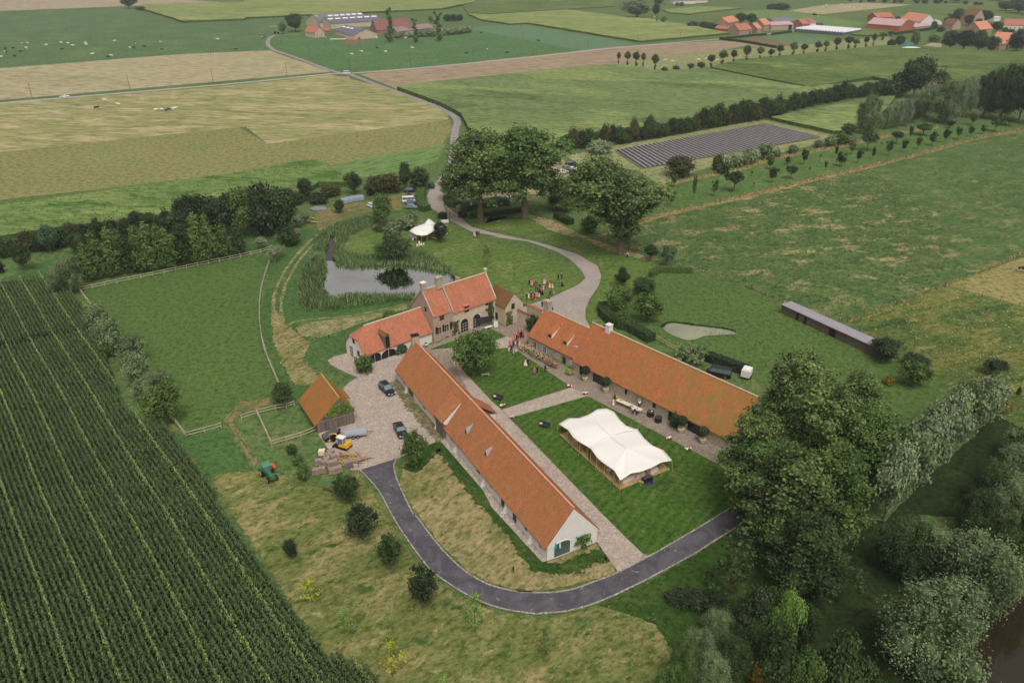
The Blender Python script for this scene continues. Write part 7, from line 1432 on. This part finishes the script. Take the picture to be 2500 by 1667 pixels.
# ---------------------------------------------------------------- tents
def tent_main():
    cz = {0:2.4, 1:2.6}; z0 = ZN
    K = [('tent',85,355,2.3),('tent',240,262,2.5),('tent',410,262,2.55),('tent',560,210,3.0),('tent',710,118,3.0),('tent',865,105,2.6),('tent',980,165,2.5),('tent',1060,285,2.9),('tent',1170,385,3.0),('tent',1355,448,2.7),('tent',1460,590,3.0),('tent',1590,700,3.1),('tent',1765,775,2.6),('tent',1905,940,2.3),('tent',1730,968,2.9),('tent',1570,1055,2.7),('tent',1410,1115,2.9),('tent',1240,1145,3.0),('tent',1075,1258,2.2),('tent',980,1100,2.9),('tent',830,1000,2.6),('tent',700,890,2.8),('tent',610,760,3.0),('tent',555,720,2.6),('tent',430,650,2.9),('tent',320,570,2.8),('tent',240,450,2.9)]
    P = [(*g(t,x,y,z), z) for t, x, y, z in K]; cx = sum(p[0] for p in P)/len(P); cy = sum(p[1] for p in P)/len(P)
    fr = Frame(g('tent',100,540), (18.0-8.77, 106.09-122.54)); r = empty('stretch_tent', (cx,cy,0), 0, 'large cream stretch tent standing on the striped lawn', 'tent')
    rings = 9; V = []; n = 54; B = []
    for i in range(n):
        t = i/n*len(P); a = int(t); f = t-a; p, q_ = P[a % len(P)], P[(a+1) % len(P)]; B.append([p[k]+(q_[k]-p[k])*f for k in range(3)])
    for k in range(rings+1):
        s = 1-k/rings
        for i in range(n):
            bx_, by_ = fr.loc((B[i][0], B[i][1])); ax_ = min(max(bx_, 5.2), 13.6); tx_, ty_ = fr.w(ax_, 5.1)
            x = tx_+(B[i][0]-tx_)*s; y = ty_+(B[i][1]-ty_)*s; lx, ly = fr.loc((x,y)); along = lx/18.9
            peak = 3.25+.45*(math.exp(-((along-.27)/.16)**2)+math.exp(-((along-.74)/.16)**2))*math.exp(-((ly-5)/4.2)**2)-.06*math.exp(-((along-.5)/.03)**2)
            e = 1-s; V.append((x-cx, y-cy, B[i][2]+(peak-B[i][2])*e**.9))
    F_ = [(k*n+i, k*n+(i+1)%n, (k+1)*n+(i+1)%n, (k+1)*n+i) for k in range(rings) for i in range(n)]; m = MB(); m.add(V, F_); me = m.mesh('canopy', CREAM, True)
    if me.polygons[5].normal.z < 0: me.flip_normals()
    c = put('canopy', me, r); sd = c.modifiers.new('t', 'SOLIDIFY'); sd.thickness = .04
    sm = MB(); q0, q1 = P[23], P[9]; pr_ = None
    for k in range(13):
        t = k/12; x = q0[0]+(q1[0]-q0[0])*t-cx; y = q0[1]+(q1[1]-q0[1])*t-cy; z = q0[2]+(q1[2]-q0[2])*t+.68*sin(pi*t)**.8+.03
        if pr_: sm.tube(pr_, (x,y,z), .10, .10, 6)
        pr_ = (x,y,z)
    sm.build('seam', CREAM, r)
    # floor
    a = [g('tent',*q_) for q_ in ((100,540),(1065,1420),(1865,1095))]; d4 = (a[0][0]+a[2][0]-a[1][0], a[0][1]+a[2][1]-a[1][1]); fl = a+[d4]; m = MB(); m.ext([(x,y,ZN) for x, y in fl], (0,0,.14)); fo = m.build('wooden_floor', planks('floor_boards', (196,166,118), (172,142,98), .3), None); tag(fo, 'pale wooden plank floor under the cream stretch tent', 'floor')
    for i, p in enumerate(P):
        if i in (1,3,4,7,10,11,17): continue
        lean = .12; x, y, z = p; m = MB(); m.tube((x-cx+(x-cx)*.02, y-cy+(y-cy)*.02, ZN), (x-cx-(x-cx)*.01, y-cy-(y-cy)*.01, z+.05), .06, .05, 6); m.build('tent_pole', POLEY, r)
    for i in (0, 5, 9, 13, 18, 23):
        x, y, z = P[i]; m = MB(); m.tube((x-cx,y-cy,z),((x-cx)*1.35,(y-cy)*1.35-.0,ZN), .02, .02, 4); m.build('guy_rope', BLK, r)
    for px, py in ((135,535),(575,935),(1070,1378),(1820,1080)):
        x, y = g('tent',px,py,.2); q_ = empty('patio_heater', (x,y,.2+ZN*0), 0, {135:'slim black heater lamp at the upper left tent corner',575:'slim black heater lamp at the middle of the tent side',1070:'slim black heater lamp at the near tent corner',1820:'slim black heater lamp at the right tent corner'}[px], 'heater'); m = MB(); m.lathe([(.28,.0),(.26,.08),(.05,.1)], n=12); m.build('base', BLK, q_); m = MB(); m.tube((0,0,.1),(0,0,1.9), .035); m.build('pole', BLK, q_); m = MB(); m.box(-.12,.12,-.1,.1,1.7,2.05); m.build('lamp_head', BLK, q_)
    # furniture under the tent
    def bar_table(t, px, py, lb):
        x, y = g(t,px,py,.2); q_ = empty('bar_table', (x,y,.21), .5, lb, 'table'); m = MB(); m.lathe([(.4,1.02),(.4,1.06)], n=12); m.build('table_top', WHT, q_)
        for k in range(3): a_ = k*2.1; m = MB(); m.tube((.35*cos(a_),.35*sin(a_),0),(.2*cos(a_),.2*sin(a_),1.02), .035); m.build('leg', WHT, q_)
    for px, py, lb in ((365,705,'white bar table under the left part of the tent'),(740,985,'white bar table under the middle of the tent'),(885,1160,'white bar table near the front corner of the tent')): bar_table('tent', px, py, lb)
    for px, py, w_, lb, h_ in ((1190,1290,2.6,'long table under white cloth at the near tent end, left one',1.0),(1380,1230,2.0,'table under white cloth at the near tent end, middle one',1.0),(1590,1160,1.8,'table under white cloth at the near tent end, right one',1.0)):
        x, y = g('tent',px,py,.2); q_ = MB(); q_.hexa([(-w_/2,-.5,0),(w_/2,-.5,0),(w_/2,.5,0),(-w_/2,.5,0)], [(-w_/2+.06,-.42,h_),(w_/2-.06,-.42,h_),(w_/2-.06,.42,h_),(-w_/2+.06,.42,h_)]); o = q_.build('draped_table', plain('linen', (222,206,198), .9, .06, 3)); o.location = (x,y+.6,.21); o.rotation_euler = (0,0,radians(32)); tag(o, lb, 'table')
    x, y = g('tent',1495,1290); q_ = empty('drinks_cooler', (x,y,ZN), radians(30), 'black box cooler beside the near tent end', 'cooler'); m = MB(); m.box(-.9,.9,-.4,.4,.1,1.0); m.build('body', BLK, q_); m = MB(); m.box(-.92,.92,-.42,.42,1.0,1.06); m.build('lid', plain('lid', (70,68,70), .5), q_)
    for k, (px, py, c) in enumerate(((1480,1325,(30,64,170)),(1525,1318,(180,30,50)),(1570,1322,(34,70,180)))):
        x, y = g('tent',px,py); q_ = empty('crate', (x,y,ZN), .4, ('blue bottle crate at the tent end, left one','red bottle crate between the two blue ones','blue bottle crate at the tent end, right one')[k], 'crate'); m = MB(); m.box(-.3,.3,-.22,.22,0,.36); m.build('shell', cloth(c), q_); m = MB(); m.box(-.26,.26,-.18,.18,.362,.37); m.build('bottle_tops', BLK, q_)
    for k, (px, py) in enumerate(((1385,1310),(1440,1315))):
        x, y = g('tent',px,py); m = MB(); m.lathe([(.2,0),(.3,.3),(.3,.4),(.1,.5)], n=10); o = m.build('champagne_bucket', plain('straw', (190,172,130), .7, .15, 6)); o.location = (x,y,ZN); tag(o, ('pale bucket left of the blue crates','straw coloured basket left of the blue crates')[k], 'bucket')
tent_main()
def tent_small():
    K = [('mq',535,610,2.6),('mq',640,510,2.8),('mq',860,420,3.2),('mq',1040,365,3.4),('mq',1200,180,4.6),('mq',1300,250,3.9),('mq',1390,330,3.4),('mq',1700,430,2.9),('mq',1925,415,2.7),('mq',1700,545,2.7),('mq',1540,520,3.0),('mq',1300,660,2.8),('mq',1140,745,2.7),('mq',955,765,2.7),('mq',770,740,2.7)]
    P = [(*g(t,x,y,z), z) for t, x, y, z in K]; cx = sum(p[0] for p in P)/len(P); cy = sum(p[1] for p in P)/len(P)
    r = empty('small_marquee', (cx,cy,0), 0, 'small cream stretch marquee with one raised peak near the gate', 'tent'); n = len(P); V = []; m = MB(); rings = 5
    for k in range(rings+1):
        s = 1-k/rings
        for i in range(n): x, y, z = P[i]; V.append(((x-cx)*s, (y-cy)*s, z+(3.9-z)*(1-s)**.8))
    m.add(V, [(k*n+i, k*n+(i+1)%n, (k+1)*n+(i+1)%n, (k+1)*n+i) for k in range(rings) for i in range(n)]); me = m.mesh('canopy', CREAM, True)
    if me.polygons[3].normal.z < 0: me.flip_normals()
    c = put('canopy', me, r); sd = c.modifiers.new('t','SOLIDIFY'); sd.thickness = .04
    for i in (0,2,4,8,12,13,14,10): x, y, z = P[i]; m = MB(); m.tube((x-cx,y-cy,ZN),((x-cx)*.99,(y-cy)*.99,z), .07, .06, 6); m.build('tent_pole', POLEY, r)
    bm = MB(); bm.box(-1.2,1.2,-.16,.16,.42,.48); bt = bm.mesh('seat', plain('bench_wood', (206,186,146), .8, .1, 3)); lg = MB(); lg.box(-.03,.03,-.14,.14,0,.42); lgm = lg.mesh('leg', WOODL)
    for k, (px, py) in enumerate(((1095,890),(1225,860),(1300,825),(1420,810),(1470,770),(1360,905))):
        x, y = g('mq',px,py); q_ = empty('wooden_bench', (x,y,ZN), radians(-38), f'{nth(k+1)} backless wooden bench of the ceremony rows under the marquee edge', 'bench', 'ceremony benches'); put('seat', bt, q_)
        for s in (-1,1): put('leg', lgm, q_, (s*1.0,0,0))
    for px, py, lb in ((690,850,'lilac draped table under the left of the marquee'),(1740,340,'white draped table right behind the marquee'),(1775,730,'small white stand right of the benches')):
        x, y = g('mq',px,py); m = MB(); w_ = .5 if px == 1775 else 1.3; m.hexa([(-w_,-.5,0),(w_,-.5,0),(w_,.5,0),(-w_,.5,0)], [(-w_+.05,-.42,.8),(w_-.05,-.42,.8),(w_-.05,.42,.8),(-w_+.05,.42,.8)]); o = m.build('draped_table', plain('linen2', (206,192,200), .9) if px == 690 else WHT); o.location = (x,y,ZN); o.rotation_euler = (0,0,.4 if px == 1740 else -.5); tag(o, lb, 'table')
    ch = MB(); ch.box(-.22,.22,-.2,.2,.42,.46); cs_ = ch.mesh('seat', WHT); ch = MB(); ch.box(-.22,.22,.18,.21,.46,.92); cbm = ch.mesh('backrest', WHT); ch = MB(); ch.tube((0,0,0),(0,0,.42), .02, .02, 4); cl_ = ch.mesh('leg', WHT)
    for k, (px, py) in enumerate(((885,1070),(815,1170),(888,1150),(950,1140),(1032,1135),(670,960))):
        x, y = g('mq',px,py); q_ = empty('white_chair', (x,y,ZN), PRR.uniform(-.3,.3), ('white chair at the back of the little group before the marquee','leftmost white chair before the marquee','second white chair from the left before the marquee','third white chair from the left, seen side on','rightmost white chair before the marquee','pale chair under the left corner of the marquee')[k], 'chair', 'white garden chairs'); put('seat', cs_, q_); put('backrest', cbm, q_)
        for sx_ in (-.19,.19):
            for sy_ in (-.17,.17): put('leg', cl_, q_, (sx_,sy_,0))
tent_small()
# ---------------------------------------------------------------- courtyard furniture
def potted(t, px, py, d, hst, label):
    x, y = g(t,px,py); r = empty('potted_tree', (x,y,ZN), 0, label, 'potted tree'); m = MB(); m.lathe([(.42,0),(.52,.15),(.62,.75),(.68,.8),(.66,.92),(.5,.9)], n=16); m.build('pot', TERRA, r); m = MB(); m.tube((0,0,.8),(0,0,hst), .06, .05, 6); m.build('trunk', BARK, r)
    rng = np.random.default_rng(int(px)); V, R = blobs_quads([((0,0,hst+d*.42),(d/2,d/2,d*.47))], .12, 1.3, rng, spread=.08, core=.93); put('crown', npmesh('crown', V, LEAF['vdark'], R), r)
potted('brn', 165, 300, 1.9, 1.75, 'clipped ball tree in a stone pot, nearest the low barn'); potted('brn', 460, 460, 1.9, 1.75, 'clipped ball tree in a stone pot beside the sliding door'); potted('brn', 1540, 1040, 2.0, 1.75, 'clipped ball tree in a stone pot left of the glass door'); potted('brn', 1850, 1190, 1.9, 1.75, 'clipped ball tree in a stone pot right of the glass door')
tree('brn', 1440, 970, 740, 150, 'shrub', 'dark', 'dense dark shrub against the barn wall between two doors', 'bush')
a, b = g('brn', 620, 620), g('brn', 975, 775); r = empty('buffet_table', ((a[0]+b[0])/2,(a[1]+b[1])/2,ZN), atan2(b[1]-a[1], b[0]-a[0]), 'long pale buffet table along the stone barn', 'table'); L = hypot(b[0]-a[0], b[1]-a[1]); m = MB(); m.box(-L/2,L/2,-.5,.5,.82,.88); m.build('table_top', plain('table_linen', (206,196,176), .8, .06, 2), r)
for s in (-1,-.3,.3,1):
    for q_ in (-1,1): m = MB(); m.box(s*(L/2-.1)-.04,s*(L/2-.1)+.04,q_*.4-.04,q_*.4+.04,0,.82); m.build('leg', WOODL, r)
for k, (px, py, c, nm, lb) in enumerate(((625,540,(150,150,70),'flower_vase','flower arrangement on the buffet next to the white gown'),(690,570,(206,140,90),'food_platter','orange brown food platter on the buffet'),(830,660,(200,130,110),'food_platter','pink food platter on the buffet by the waiters'))):
    x, y = g('brn',px,py,1.0); m = MB(); m.ell((0,0,.12), (.35,.22,.16) if nm != 'flower_vase' else (.3,.3,.35), 8, 5); o = m.build(nm, cloth(c)); o.location = (x,y,.9+ZN); tag(o, lb, 'platter' if nm != 'flower_vase' else 'flowers')
for px, py, lb in ((1105,800,'black round table with red and white things by the barn wall'),(1215,880,'black round covered table right of the buffet')):
    x, y = g('brn',px,py); r = empty('round_table', (x,y,ZN), 0, lb, 'table'); m = MB(); m.lathe([(.75,0),(.68,.4),(.72,.88)], n=10); m.build('cloth', BLK, r); m = MB(); m.lathe([(.74,.885),(.74,.93)], n=14); m.build('table_top', plain('slate', (56,56,60), .5, .1, 2), r)
    if px == 1105:
        for dx, c in ((-.3,(190,50,40)),(.2,(226,220,214))): m = MB(); m.lathe([(.14,0),(.16,.12)], (0,0,0), 10); o = m.build('serving_bowl', cloth(c)); o.location = (x+dx,y,.94+ZN); tag(o, ('red' if dx < 0 else 'white')+' bowl on the black round table', 'bowl')
a, z = BF.hit('y', -.1, 'brn', 950, 560); m = MB(); n = 20
for i in range(n): t0, t1 = 2*pi*i/n, 2*pi*(i+1)/n; m.tube((.8*cos(t0),0,.85*sin(t0)),(.8*cos(t1),0,.85*sin(t1)), .1, .1, 5)
x, y = BF.w(a, -.18); o = m.build('wall_wreath', cloth((140,126,88))); o.location = (x,y,z); o.rotation_euler = (0,0,BF.rz); tag(o, 'large dried wreath ring hanging on the stone barn wall', 'wreath')
a, z = BF.hit('y', -.1, 'brn', 950, 585); m = MB(); m.box(-.14,.14,-.05,.05,-.8,.5); m.box(-.4,.4,-.05,.05,.1,.35); x, y = BF.w(a, -.12); o = m.build('wall_niche', W_['white']); o.location = (x,y,z); o.rotation_euler = (0,0,BF.rz); tag(o, 'pale ornament inside the wreath on the barn wall', 'ornament')
def flowers(t, px, py, label, cols=((232,206,196),(200,90,90),(240,232,222))):
    x, y = g(t,px,py); r = empty('flower_box', (x,y,ZN), .3, label, 'flowers', 'low flower arrangements at the lawn corners'); m = MB(); m.box(-.5,.5,-.25,.25,0,.22); m.build('crate', WOODD, r); rr_ = random.Random(int(px))
    for c in cols:
        m = MB()
        for k in range(4): m.ell((rr_.uniform(-.5,.5),rr_.uniform(-.25,.25),rr_.uniform(.25,.42)), (.16,.15,.13), 7, 4)
        m.build('blossom', cloth(c), r)
for a in (('c2',635,490,'flower box at the lawn corner beside the cross path, upper right'),('c2',770,550,'flower box at the tent lawn corner beside the cross path'),('c2',90,650,'flower box at the left end of the cross path, upper'),('c2',175,740,'small flower box at the left end of the cross path, lower'),('c2',1452,920,'flower box on the lawn edge opposite the glass door'),('c2',1610,1003,'flower box on the lawn edge near the big tree')): flowers(*a)
def sofa(t, px, py, rz, label):
    x, y = g(t,px,py); r = empty('garden_sofa', (x,y,ZN), rz, label, 'sofa'); DK = plain('sofa_dark', (50,48,52), .7); m = MB(); m.box(-1.1,1.1,-.4,.4,.28,.42); m.build('seat', DK, r); m = MB(); m.hexa([(-1.1,.28,.42),(1.1,.28,.42),(1.1,.4,.42),(-1.1,.4,.42)], [(-1.1,.4,.85),(1.1,.4,.85),(1.1,.5,.85),(-1.1,.5,.85)]); m.build('backrest', DK, r)
    for sx_ in (-1,1):
        for sy_ in (-.33,.33): m = MB(); m.box(sx_-.05,sx_+.05,sy_-.05,sy_+.05,0,.28); m.build('leg', POLEY, r)
    m = MB(); m.box(-.9,-.4,-.2,.2,.42,.62); m.build('cushion', cloth((226,190,180)), r)
sofa('c2', 50, 590, radians(-28), 'dark bench with yellow legs and pink cushion on the upper striped lawn'); sofa('c2', 430, 815, radians(-28), 'dark bench with yellow legs and pink cushion on the tent lawn')
x, y = g('c1',1965,400); r = empty('stone_bench', (x,y,ZN), .1, 'curved stone bench at the foot of the dense round tree', 'bench'); m = MB(); m.box(-.9,.9,-.25,.25,.36,.46); m.build('seat', W_['stone2'], r)
for s in (-1,1): m = MB(); m.box(s*.7-.1,s*.7+.1,-.18,.18,0,.36); m.build('leg', W_['stone2'], r)
# hydrangeas
HY = [leafy('leaf_hyd1', (176,150,116), (222,196,158), .2), leafy('leaf_hyd2', (176,128,112), (214,166,150), .2)]
for k, (px, py) in enumerate(((960,1270),(1040,1300),(1110,1345),(1190,1390),(1260,1420),(1330,1470),(1400,1510),(1030,1250))):
    x, y = g('ct',px,py,.7); rng = np.random.default_rng(k); V, R = blobs_quads([((0,0,.75),(.95,.9,.7)),((.5,-.3,.9),(.55,.5,.4)),((-.5,.2,.95),(.5,.5,.4))], .16, .9, rng); o = put('hydrangea', npmesh('hydrangea', V, [HY[k > 4], LEAF['dark']], R, midx=(np.arange(len(V)) % 4 == 0)*1), None, (x,y,ZN)); tag(o, f'{nth(k+1)} blooming hydrangea from the left along the low barn', 'hydrangea', 'hydrangea bed')
x, y = g('c2',640,375,.4); rng = np.random.default_rng(77); V, R = blobs_quads([((0,0,.6),(1,.9,.7))], .16, .9, rng); o = put('hydrangea', npmesh('hydrangea', V, [leafy('leaf_hyd3', (110,130,70), (200,196,130), .2)], R), None, (x,y,ZN)); tag(o, 'pale green hydrangea clump at the corner between both barns', 'hydrangea')
# dark awning, sign board and folding bench before the manor
x, y = g('ct', 350, 955, .0); r = empty('awning', (x,y,0), MF.rz-.35, 'dark sail awning on a post before the arched doors', 'awning'); m = MB(); m.ext([(-2.0,0,2.6),(2.0,0,2.6),(2.0,-1.4,2.2),(-2.0,-1.4,2.2)], (0,0,.04)); 
m = MB(); m.box(-2.3,2.3,-.03,.03,.9,2.6); m.build('sail', plain('sail_dark', (56,52,56), .8, .05, 2), r)
for s in (-2.3, 2.35): m = MB(); m.tube((s,0,0),(s,0,2.7), .06, .06, 6); m.build('post', BLK, r)
x, y = g('ct', 548, 975); r = empty('sign_board', (x,y,ZN), MF.rz-.6, 'white blank panel standing right of the dark awning', 'panel'); m = MB(); m.box(-.5,.5,-.03,.03,.15,1.75); m.build('panel', WHT, r); m = MB(); m.box(-.45,-.4,-.2,.2,0,.15); m.box(.4,.45,-.2,.2,0,.15); m.build('foot', BLK, r)
x, y = g('ct', 440, 990); m = MB(); m.ext([(-1.0,-.3,.5),(1.0,-.3,.5),(1.0,.3,.5),(-1.0,.3,.5)], (0,0,.06)); m.box(-.8,-.7,-.3,.3,0,.5); m.box(.7,.8,-.3,.3,0,.5); o = m.build('low_table', W_['white']); o.location = (x,y,ZN); o.rotation_euler = (0,0,.6); tag(o, 'low pale table below the dark awning', 'table')
# ---------------------------------------------------------------- stone pallets, wood pile, crates
PS = bricks('pallet_stone', (178,158,144), (150,130,118), (110,94,84), .22, .16, .02, 5, .25)
def pallet(t, px, py, rz, h, label, mt=PS):
    x, y = g(t,px,py); r = empty('stone_pallet', (x,y,ZN), rz, label, 'pallet', 'pallets of paving stones'); rr_ = random.Random(int(px)); m = MB()
    for i in range(3):
        for j in range(3):
            z = h+rr_.uniform(-.08,.06); m.box(-.55+i*.37,-.55+i*.37+.35,-.5+j*.34,-.5+j*.34+.32,.14,z)
    m.build('stones', mt, r); m = MB(); m.box(-.6,.6,-.55,.55,.08,.13)
    m.box(-.58,-.48,-.53,.53,0,.075); m.box(.48,.58,-.53,.53,0,.075); m.box(-.05,.05,-.53,.53,0,.075); m.build('pallet_base', WOODL, r)
for k, (px, py, a_) in enumerate(((1350,920,.1),(1470,890,.15),(1660,910,.3),(1785,880,.4),(1400,745,.4),(1520,760,.5),(1620,780,.5),(1560,700,.6),(1700,760,.6),(1600,620,.7),(1690,650,.6),(1640,560,.7))):
    pallet('yd', px, py, a_, 1.0, f'pallet of grey pink paving stones, {nth(k+1)} in the stack counted from the near left')
pallet('yd', 1465, 560, .05, 1.0, 'single pallet with pale cover standing on the grass', plain('pale_stone', (226,204,176), .9, .1, 3)); pallet('yd', 1935, 740, .3, .7, 'low pallet right of the stacked stones'); pallet('yd', 2000, 800, .4, .4, 'low dark pallet at the edge of the asphalt', plain('dark_stone', (96,84,88), .8, .15, 3))
rr_ = random.Random(8); wl = MB(); wl.tube((-1.3,0,0),(1.3,0,0), .07, .05, 5); wm_ = [wl.mesh('log', WOODL), wl.mesh('log', POLEY), wl.mesh('log', WOODD)]; c0 = g('yd', 2010, 640)
for k in range(44):
    a_ = rr_.gauss(-.35, .6); d = rr_.uniform(0,1)**.5*2.6; b_ = rr_.uniform(0,6.28); z = .1+max(0,(1-d/2.6))*rr_.uniform(.1,.9); o = put('log', wm_[k % 3], None, (c0[0]+d*cos(b_)*1.15, c0[1]+d*sin(b_)*.8, ZN+z)); o.rotation_euler = (0, rr_.uniform(-.12,.12), a_); o.scale = (rr_.uniform(.5,1.1),1,1)
    tag(o, 'rough pole lying loose in the jumbled wood pile on the yard', 'log', 'loose poles of the wood pile')
CRM = plain('crate_cover', (140,146,156), .5, .12, 2)
for k, (px, py) in enumerate(((810,300),(850,290),(895,282),(940,275))):
    x, y = g('b1', px, py+20); m = MB(); m.hexa([(-1.2,-1.4,0),(1.2,-1.4,0),(1.2,1.4,0),(-1.2,1.4,0)], [(-1.15,-1.3,1.1),(1.15,-1.3,1.1),(1.1,1.3,1.3),(-1.1,1.3,1.3)]); o = m.build('covered_crate', CRM); o.location = (x,y,ZN); o.rotation_euler = (0,0,.3); tag(o, f'{nth(k+1)} grey sheeted crate from the left below the hedgerow', 'crate', 'grey sheeted crates')
for k, (px, py) in enumerate(((555,460),(580,490))):
    x, y = g('b1',px,py); m = MB(); m.tube((-2,0,.2),(2,.3,.3), .2, .14, 7); m.tube((-1.5,.5,.2),(1.6,.2,.5), .16, .1, 7); o = m.build('fallen_log', WOODL); o.location = (x,y,ZN); o.rotation_euler = (0,0,-.8+k*.4); tag(o, ('felled pale logs behind the pollards','felled pale logs at the start of the dirt track')[k], 'log')
x, y = g('c1', 690, 1345); m = MB(); m.tube((-1.3,0,.2),(1.3,0,.25), .22, .17, 8); o = m.build('fallen_log', WOODD); o.location = (x,y,ZN); o.rotation_euler = (0,0,-.5); tag(o, 'grey fallen trunk under the tree below the pallets', 'log')
# rowing boat on the pond bank
x, y = g('b1', 1100, 748); r = empty('rowing_boat', (x,y,ZN), .15, 'small weathered rowing boat on the pond bank', 'boat'); m = MB(); S_ = [(-1.8,.45),(-1,.6),(0,.65),(1,.55),(1.7,.25),(2.0,.02)]; v = []
for x_, h_ in S_: v += [(x_,-h_,.5),(x_,-h_*.6,.05),(x_,h_*.6,.05),(x_,h_,.5)]
m.add(v, [(i*4+k,i*4+k+1,i*4+5+k,i*4+4+k) for i in range(5) for k in range(3)]+[(0,1,2,3)]); hl = m.build('hull', WOODG, r); sd = hl.modifiers.new('t','SOLIDIFY'); sd.thickness = .05
for x_ in (-.9,.5): m = MB(); m.box(x_-.12,x_+.12,-.55,.55,.36,.4); m.build('thwart', WOODL, r)
# lantern post by the guests and small black lawn lamps
x, y = g('grp', 508, 1420); r = empty('lantern_post', (x,y,ZN), 0, 'tall thin lantern post beside the small gabled house', 'lamp post'); m = MB(); m.tube((0,0,0),(0,0,2.6), .06, .05, 6); m.build('post', BLK, r); m = MB(); m.lathe([(.14,2.6),(.24,2.7),(.26,3.15),(.05,3.4)], n=6); m.build('lantern', plain('lantern_brown', (70,44,36), .6), r)
for t, px, py, lb in (('c1',683,95,'small black lamp stake on the grass left of the coach wing'),('d2',178,665,'small black lamp stake on the dry lawn inside the drive curve'),('b2',875,1250,'small black lamp stake by the curved hedge')):
    x, y = g(t,px,py); m = MB(); m.tube((0,0,0),(0,0,.7), .06, .06, 6); m.box(-.12,.12,-.12,.12,.7,1.0); o = m.build('lamp_stake', BLK); o.location = (x,y,ZN); tag(o, lb, 'lamp')
# ---------------------------------------------------------------- cattle
def cow_mesh():
    V = [(-.95,0,1.15),(-.45,0,1.12),(.2,0,1.1),(.75,0,1.15),(1.1,0,1.3),(1.4,0,1.32),(1.68,0,1.15)]; R = [(.26,.3),(.36,.38),(.38,.42),(.32,.38),(.2,.24),(.16,.18),(.09,.1)]; E = [(i,i+1) for i in range(6)]
    for x, s in ((-.8,-1),(-.8,1),(.6,-1),(.6,1)):
        bk = x < 0; b = len(V); V += [(x,.22*s,.85),(x+(.1 if bk else 0),.24*s,.62),(x-(.08 if bk else 0),.24*s,.4),(x,.24*s,.06)]; R += [(.17,.14),(.11,.1),.06,.06]; E += [(0 if bk else 3, b),(b,b+1),(b+1,b+2),(b+2,b+3)]
    b = len(V); V += [(-1.15,0,1.2),(-1.25,0,.8),(-1.25,0,.55)]; R += [.05,.035,.05]; E += [(0,b),(b,b+1),(b+1,b+2)]
    for s in (-1,1): b = len(V); V += [(1.35,.22*s,1.42)]; R += [.045]; E += [(5,b)]
    return skinned('cow_body', V, E, R, 2, WHT)
CM = cow_mesh()
def cowmat(n, c1, c2, lo):
    b = NB(n, .85); tc = b.n('ShaderNodeTexCoord'); oi = b.n('ShaderNodeObjectInfo'); ad = b.n('ShaderNodeVectorMath', operation='ADD'); b.l(tc.outputs['Object'], ad.inputs[0]); b.l(oi.outputs['Location'], ad.inputs[1]); return b.out(b.mix(b.ramp(b.noise(ad.outputs[0], 1.1, 2), lo, lo+.06), lin(c1), lin(c2)))
CW = {'w': cowmat('cow_white', (224,214,200), (190,170,150), .62), 'p': cowmat('cow_pied', (40,36,38), (222,216,208), .5), 'b': cowmat('cow_black', (36,32,34), (200,190,180), .7), 'r': cowmat('cow_brown', (74,50,42), (120,90,76), .6)}
NM = {'w':'cream white', 'p':'pied', 'b':'black', 'r':'dark brown'}
def cows(t, spec, where, lying=False):
    q = spec.split(); cnt = {}
    for i in range(0, len(q), 3):
        k = q[i+2]; cnt[k] = cnt.get(k, 0)+1; x, y = g(t, float(q[i]), float(q[i+1])); o = put('cow', CM, None, (x,y,-.55 if lying else .02)); o.scale = (1.15,)*3; o.rotation_euler = (0,0,PRR.choice((0,pi))+PRR.uniform(-.5,.5)); paint(o, CW[k]); tag(o, f'{nth(cnt[k])} {NM[k]} cow from the left {where}', 'cow', 'grazing cattle')
cows('a0', '8 478 w 45 410 b 52 438 p 110 405 b 120 472 b 168 432 b 188 370 p 218 404 w 228 364 w 380 380 w 505 360 w 510 415 b 560 364 w 600 384 w 700 362 w 712 376 w 758 454 w 890 478 b 915 466 w 940 346 w 1068 402 w 1098 402 b 1104 368 p 1188 392 b 1317 354 p 1328 416 r 1750 425 p 1786 332 w 1937 416 r 2128 290 p 2148 318 p 2172 316 r', 'in the far left pasture')
cows('a0', '862 834 w 975 870 w 793 898 b 1280 916 w 1305 914 p 1330 914 w 1350 912 b 1365 914 p 1390 914 p 1415 910 w 1442 902 w', 'in the mown meadow below the road')
cows('a1', '645 322 p 705 335 w 725 334 w 745 336 w 765 335 w 785 334 w 805 334 w 930 330 b 1075 322 w 870 456 w 948 432 w 1078 404 b 1148 436 w 1308 322 w 1368 404 w 1810 446 b 1930 278 b 1990 416 p 2140 442 b', 'in the pasture before the left farm')
cows('a2', '382 344 b 1420 506 w 1480 514 w 1697 502 w 1755 496 w 1845 506 w 1335 148 w', 'around the thin tree rows')
cows('a3', '705 68 w 730 48 w 850 45 w 880 66 w 920 64 w 955 76 w 1010 80 w', 'in the far dry field'); cows('b3', '2335 890 p', 'at the right edge on the tan field'); 
x, y = g('a3', 830, 1330); o = put('horse', CM, None, (x,y,.05)); o.scale = (1.1,.85,1.2); paint(o, CW['r']); tag(o, 'brown horse standing under an orchard tree', 'horse')

# ---------------------------------------------------------------- air
m = MB(); m.box(-2650, 2650, -450, 3450, -1.0, 84)
hm = bpy.data.materials.new('haze'); hm.use_nodes = True; t_ = hm.node_tree; t_.nodes.remove(t_.nodes['Principled BSDF'])
pv = t_.nodes.new('ShaderNodeVolumePrincipled'); pv.inputs['Color'].default_value = (.93,.95,.97,1); pv.inputs['Density'].default_value = .00014; pv.inputs['Anisotropy'].default_value = .2
t_.links.new(pv.outputs[0], t_.nodes['Material Output'].inputs['Volume']); C.cycles.volume_bounces = 0
tag(m.build('haze', hm), kind='stuff')
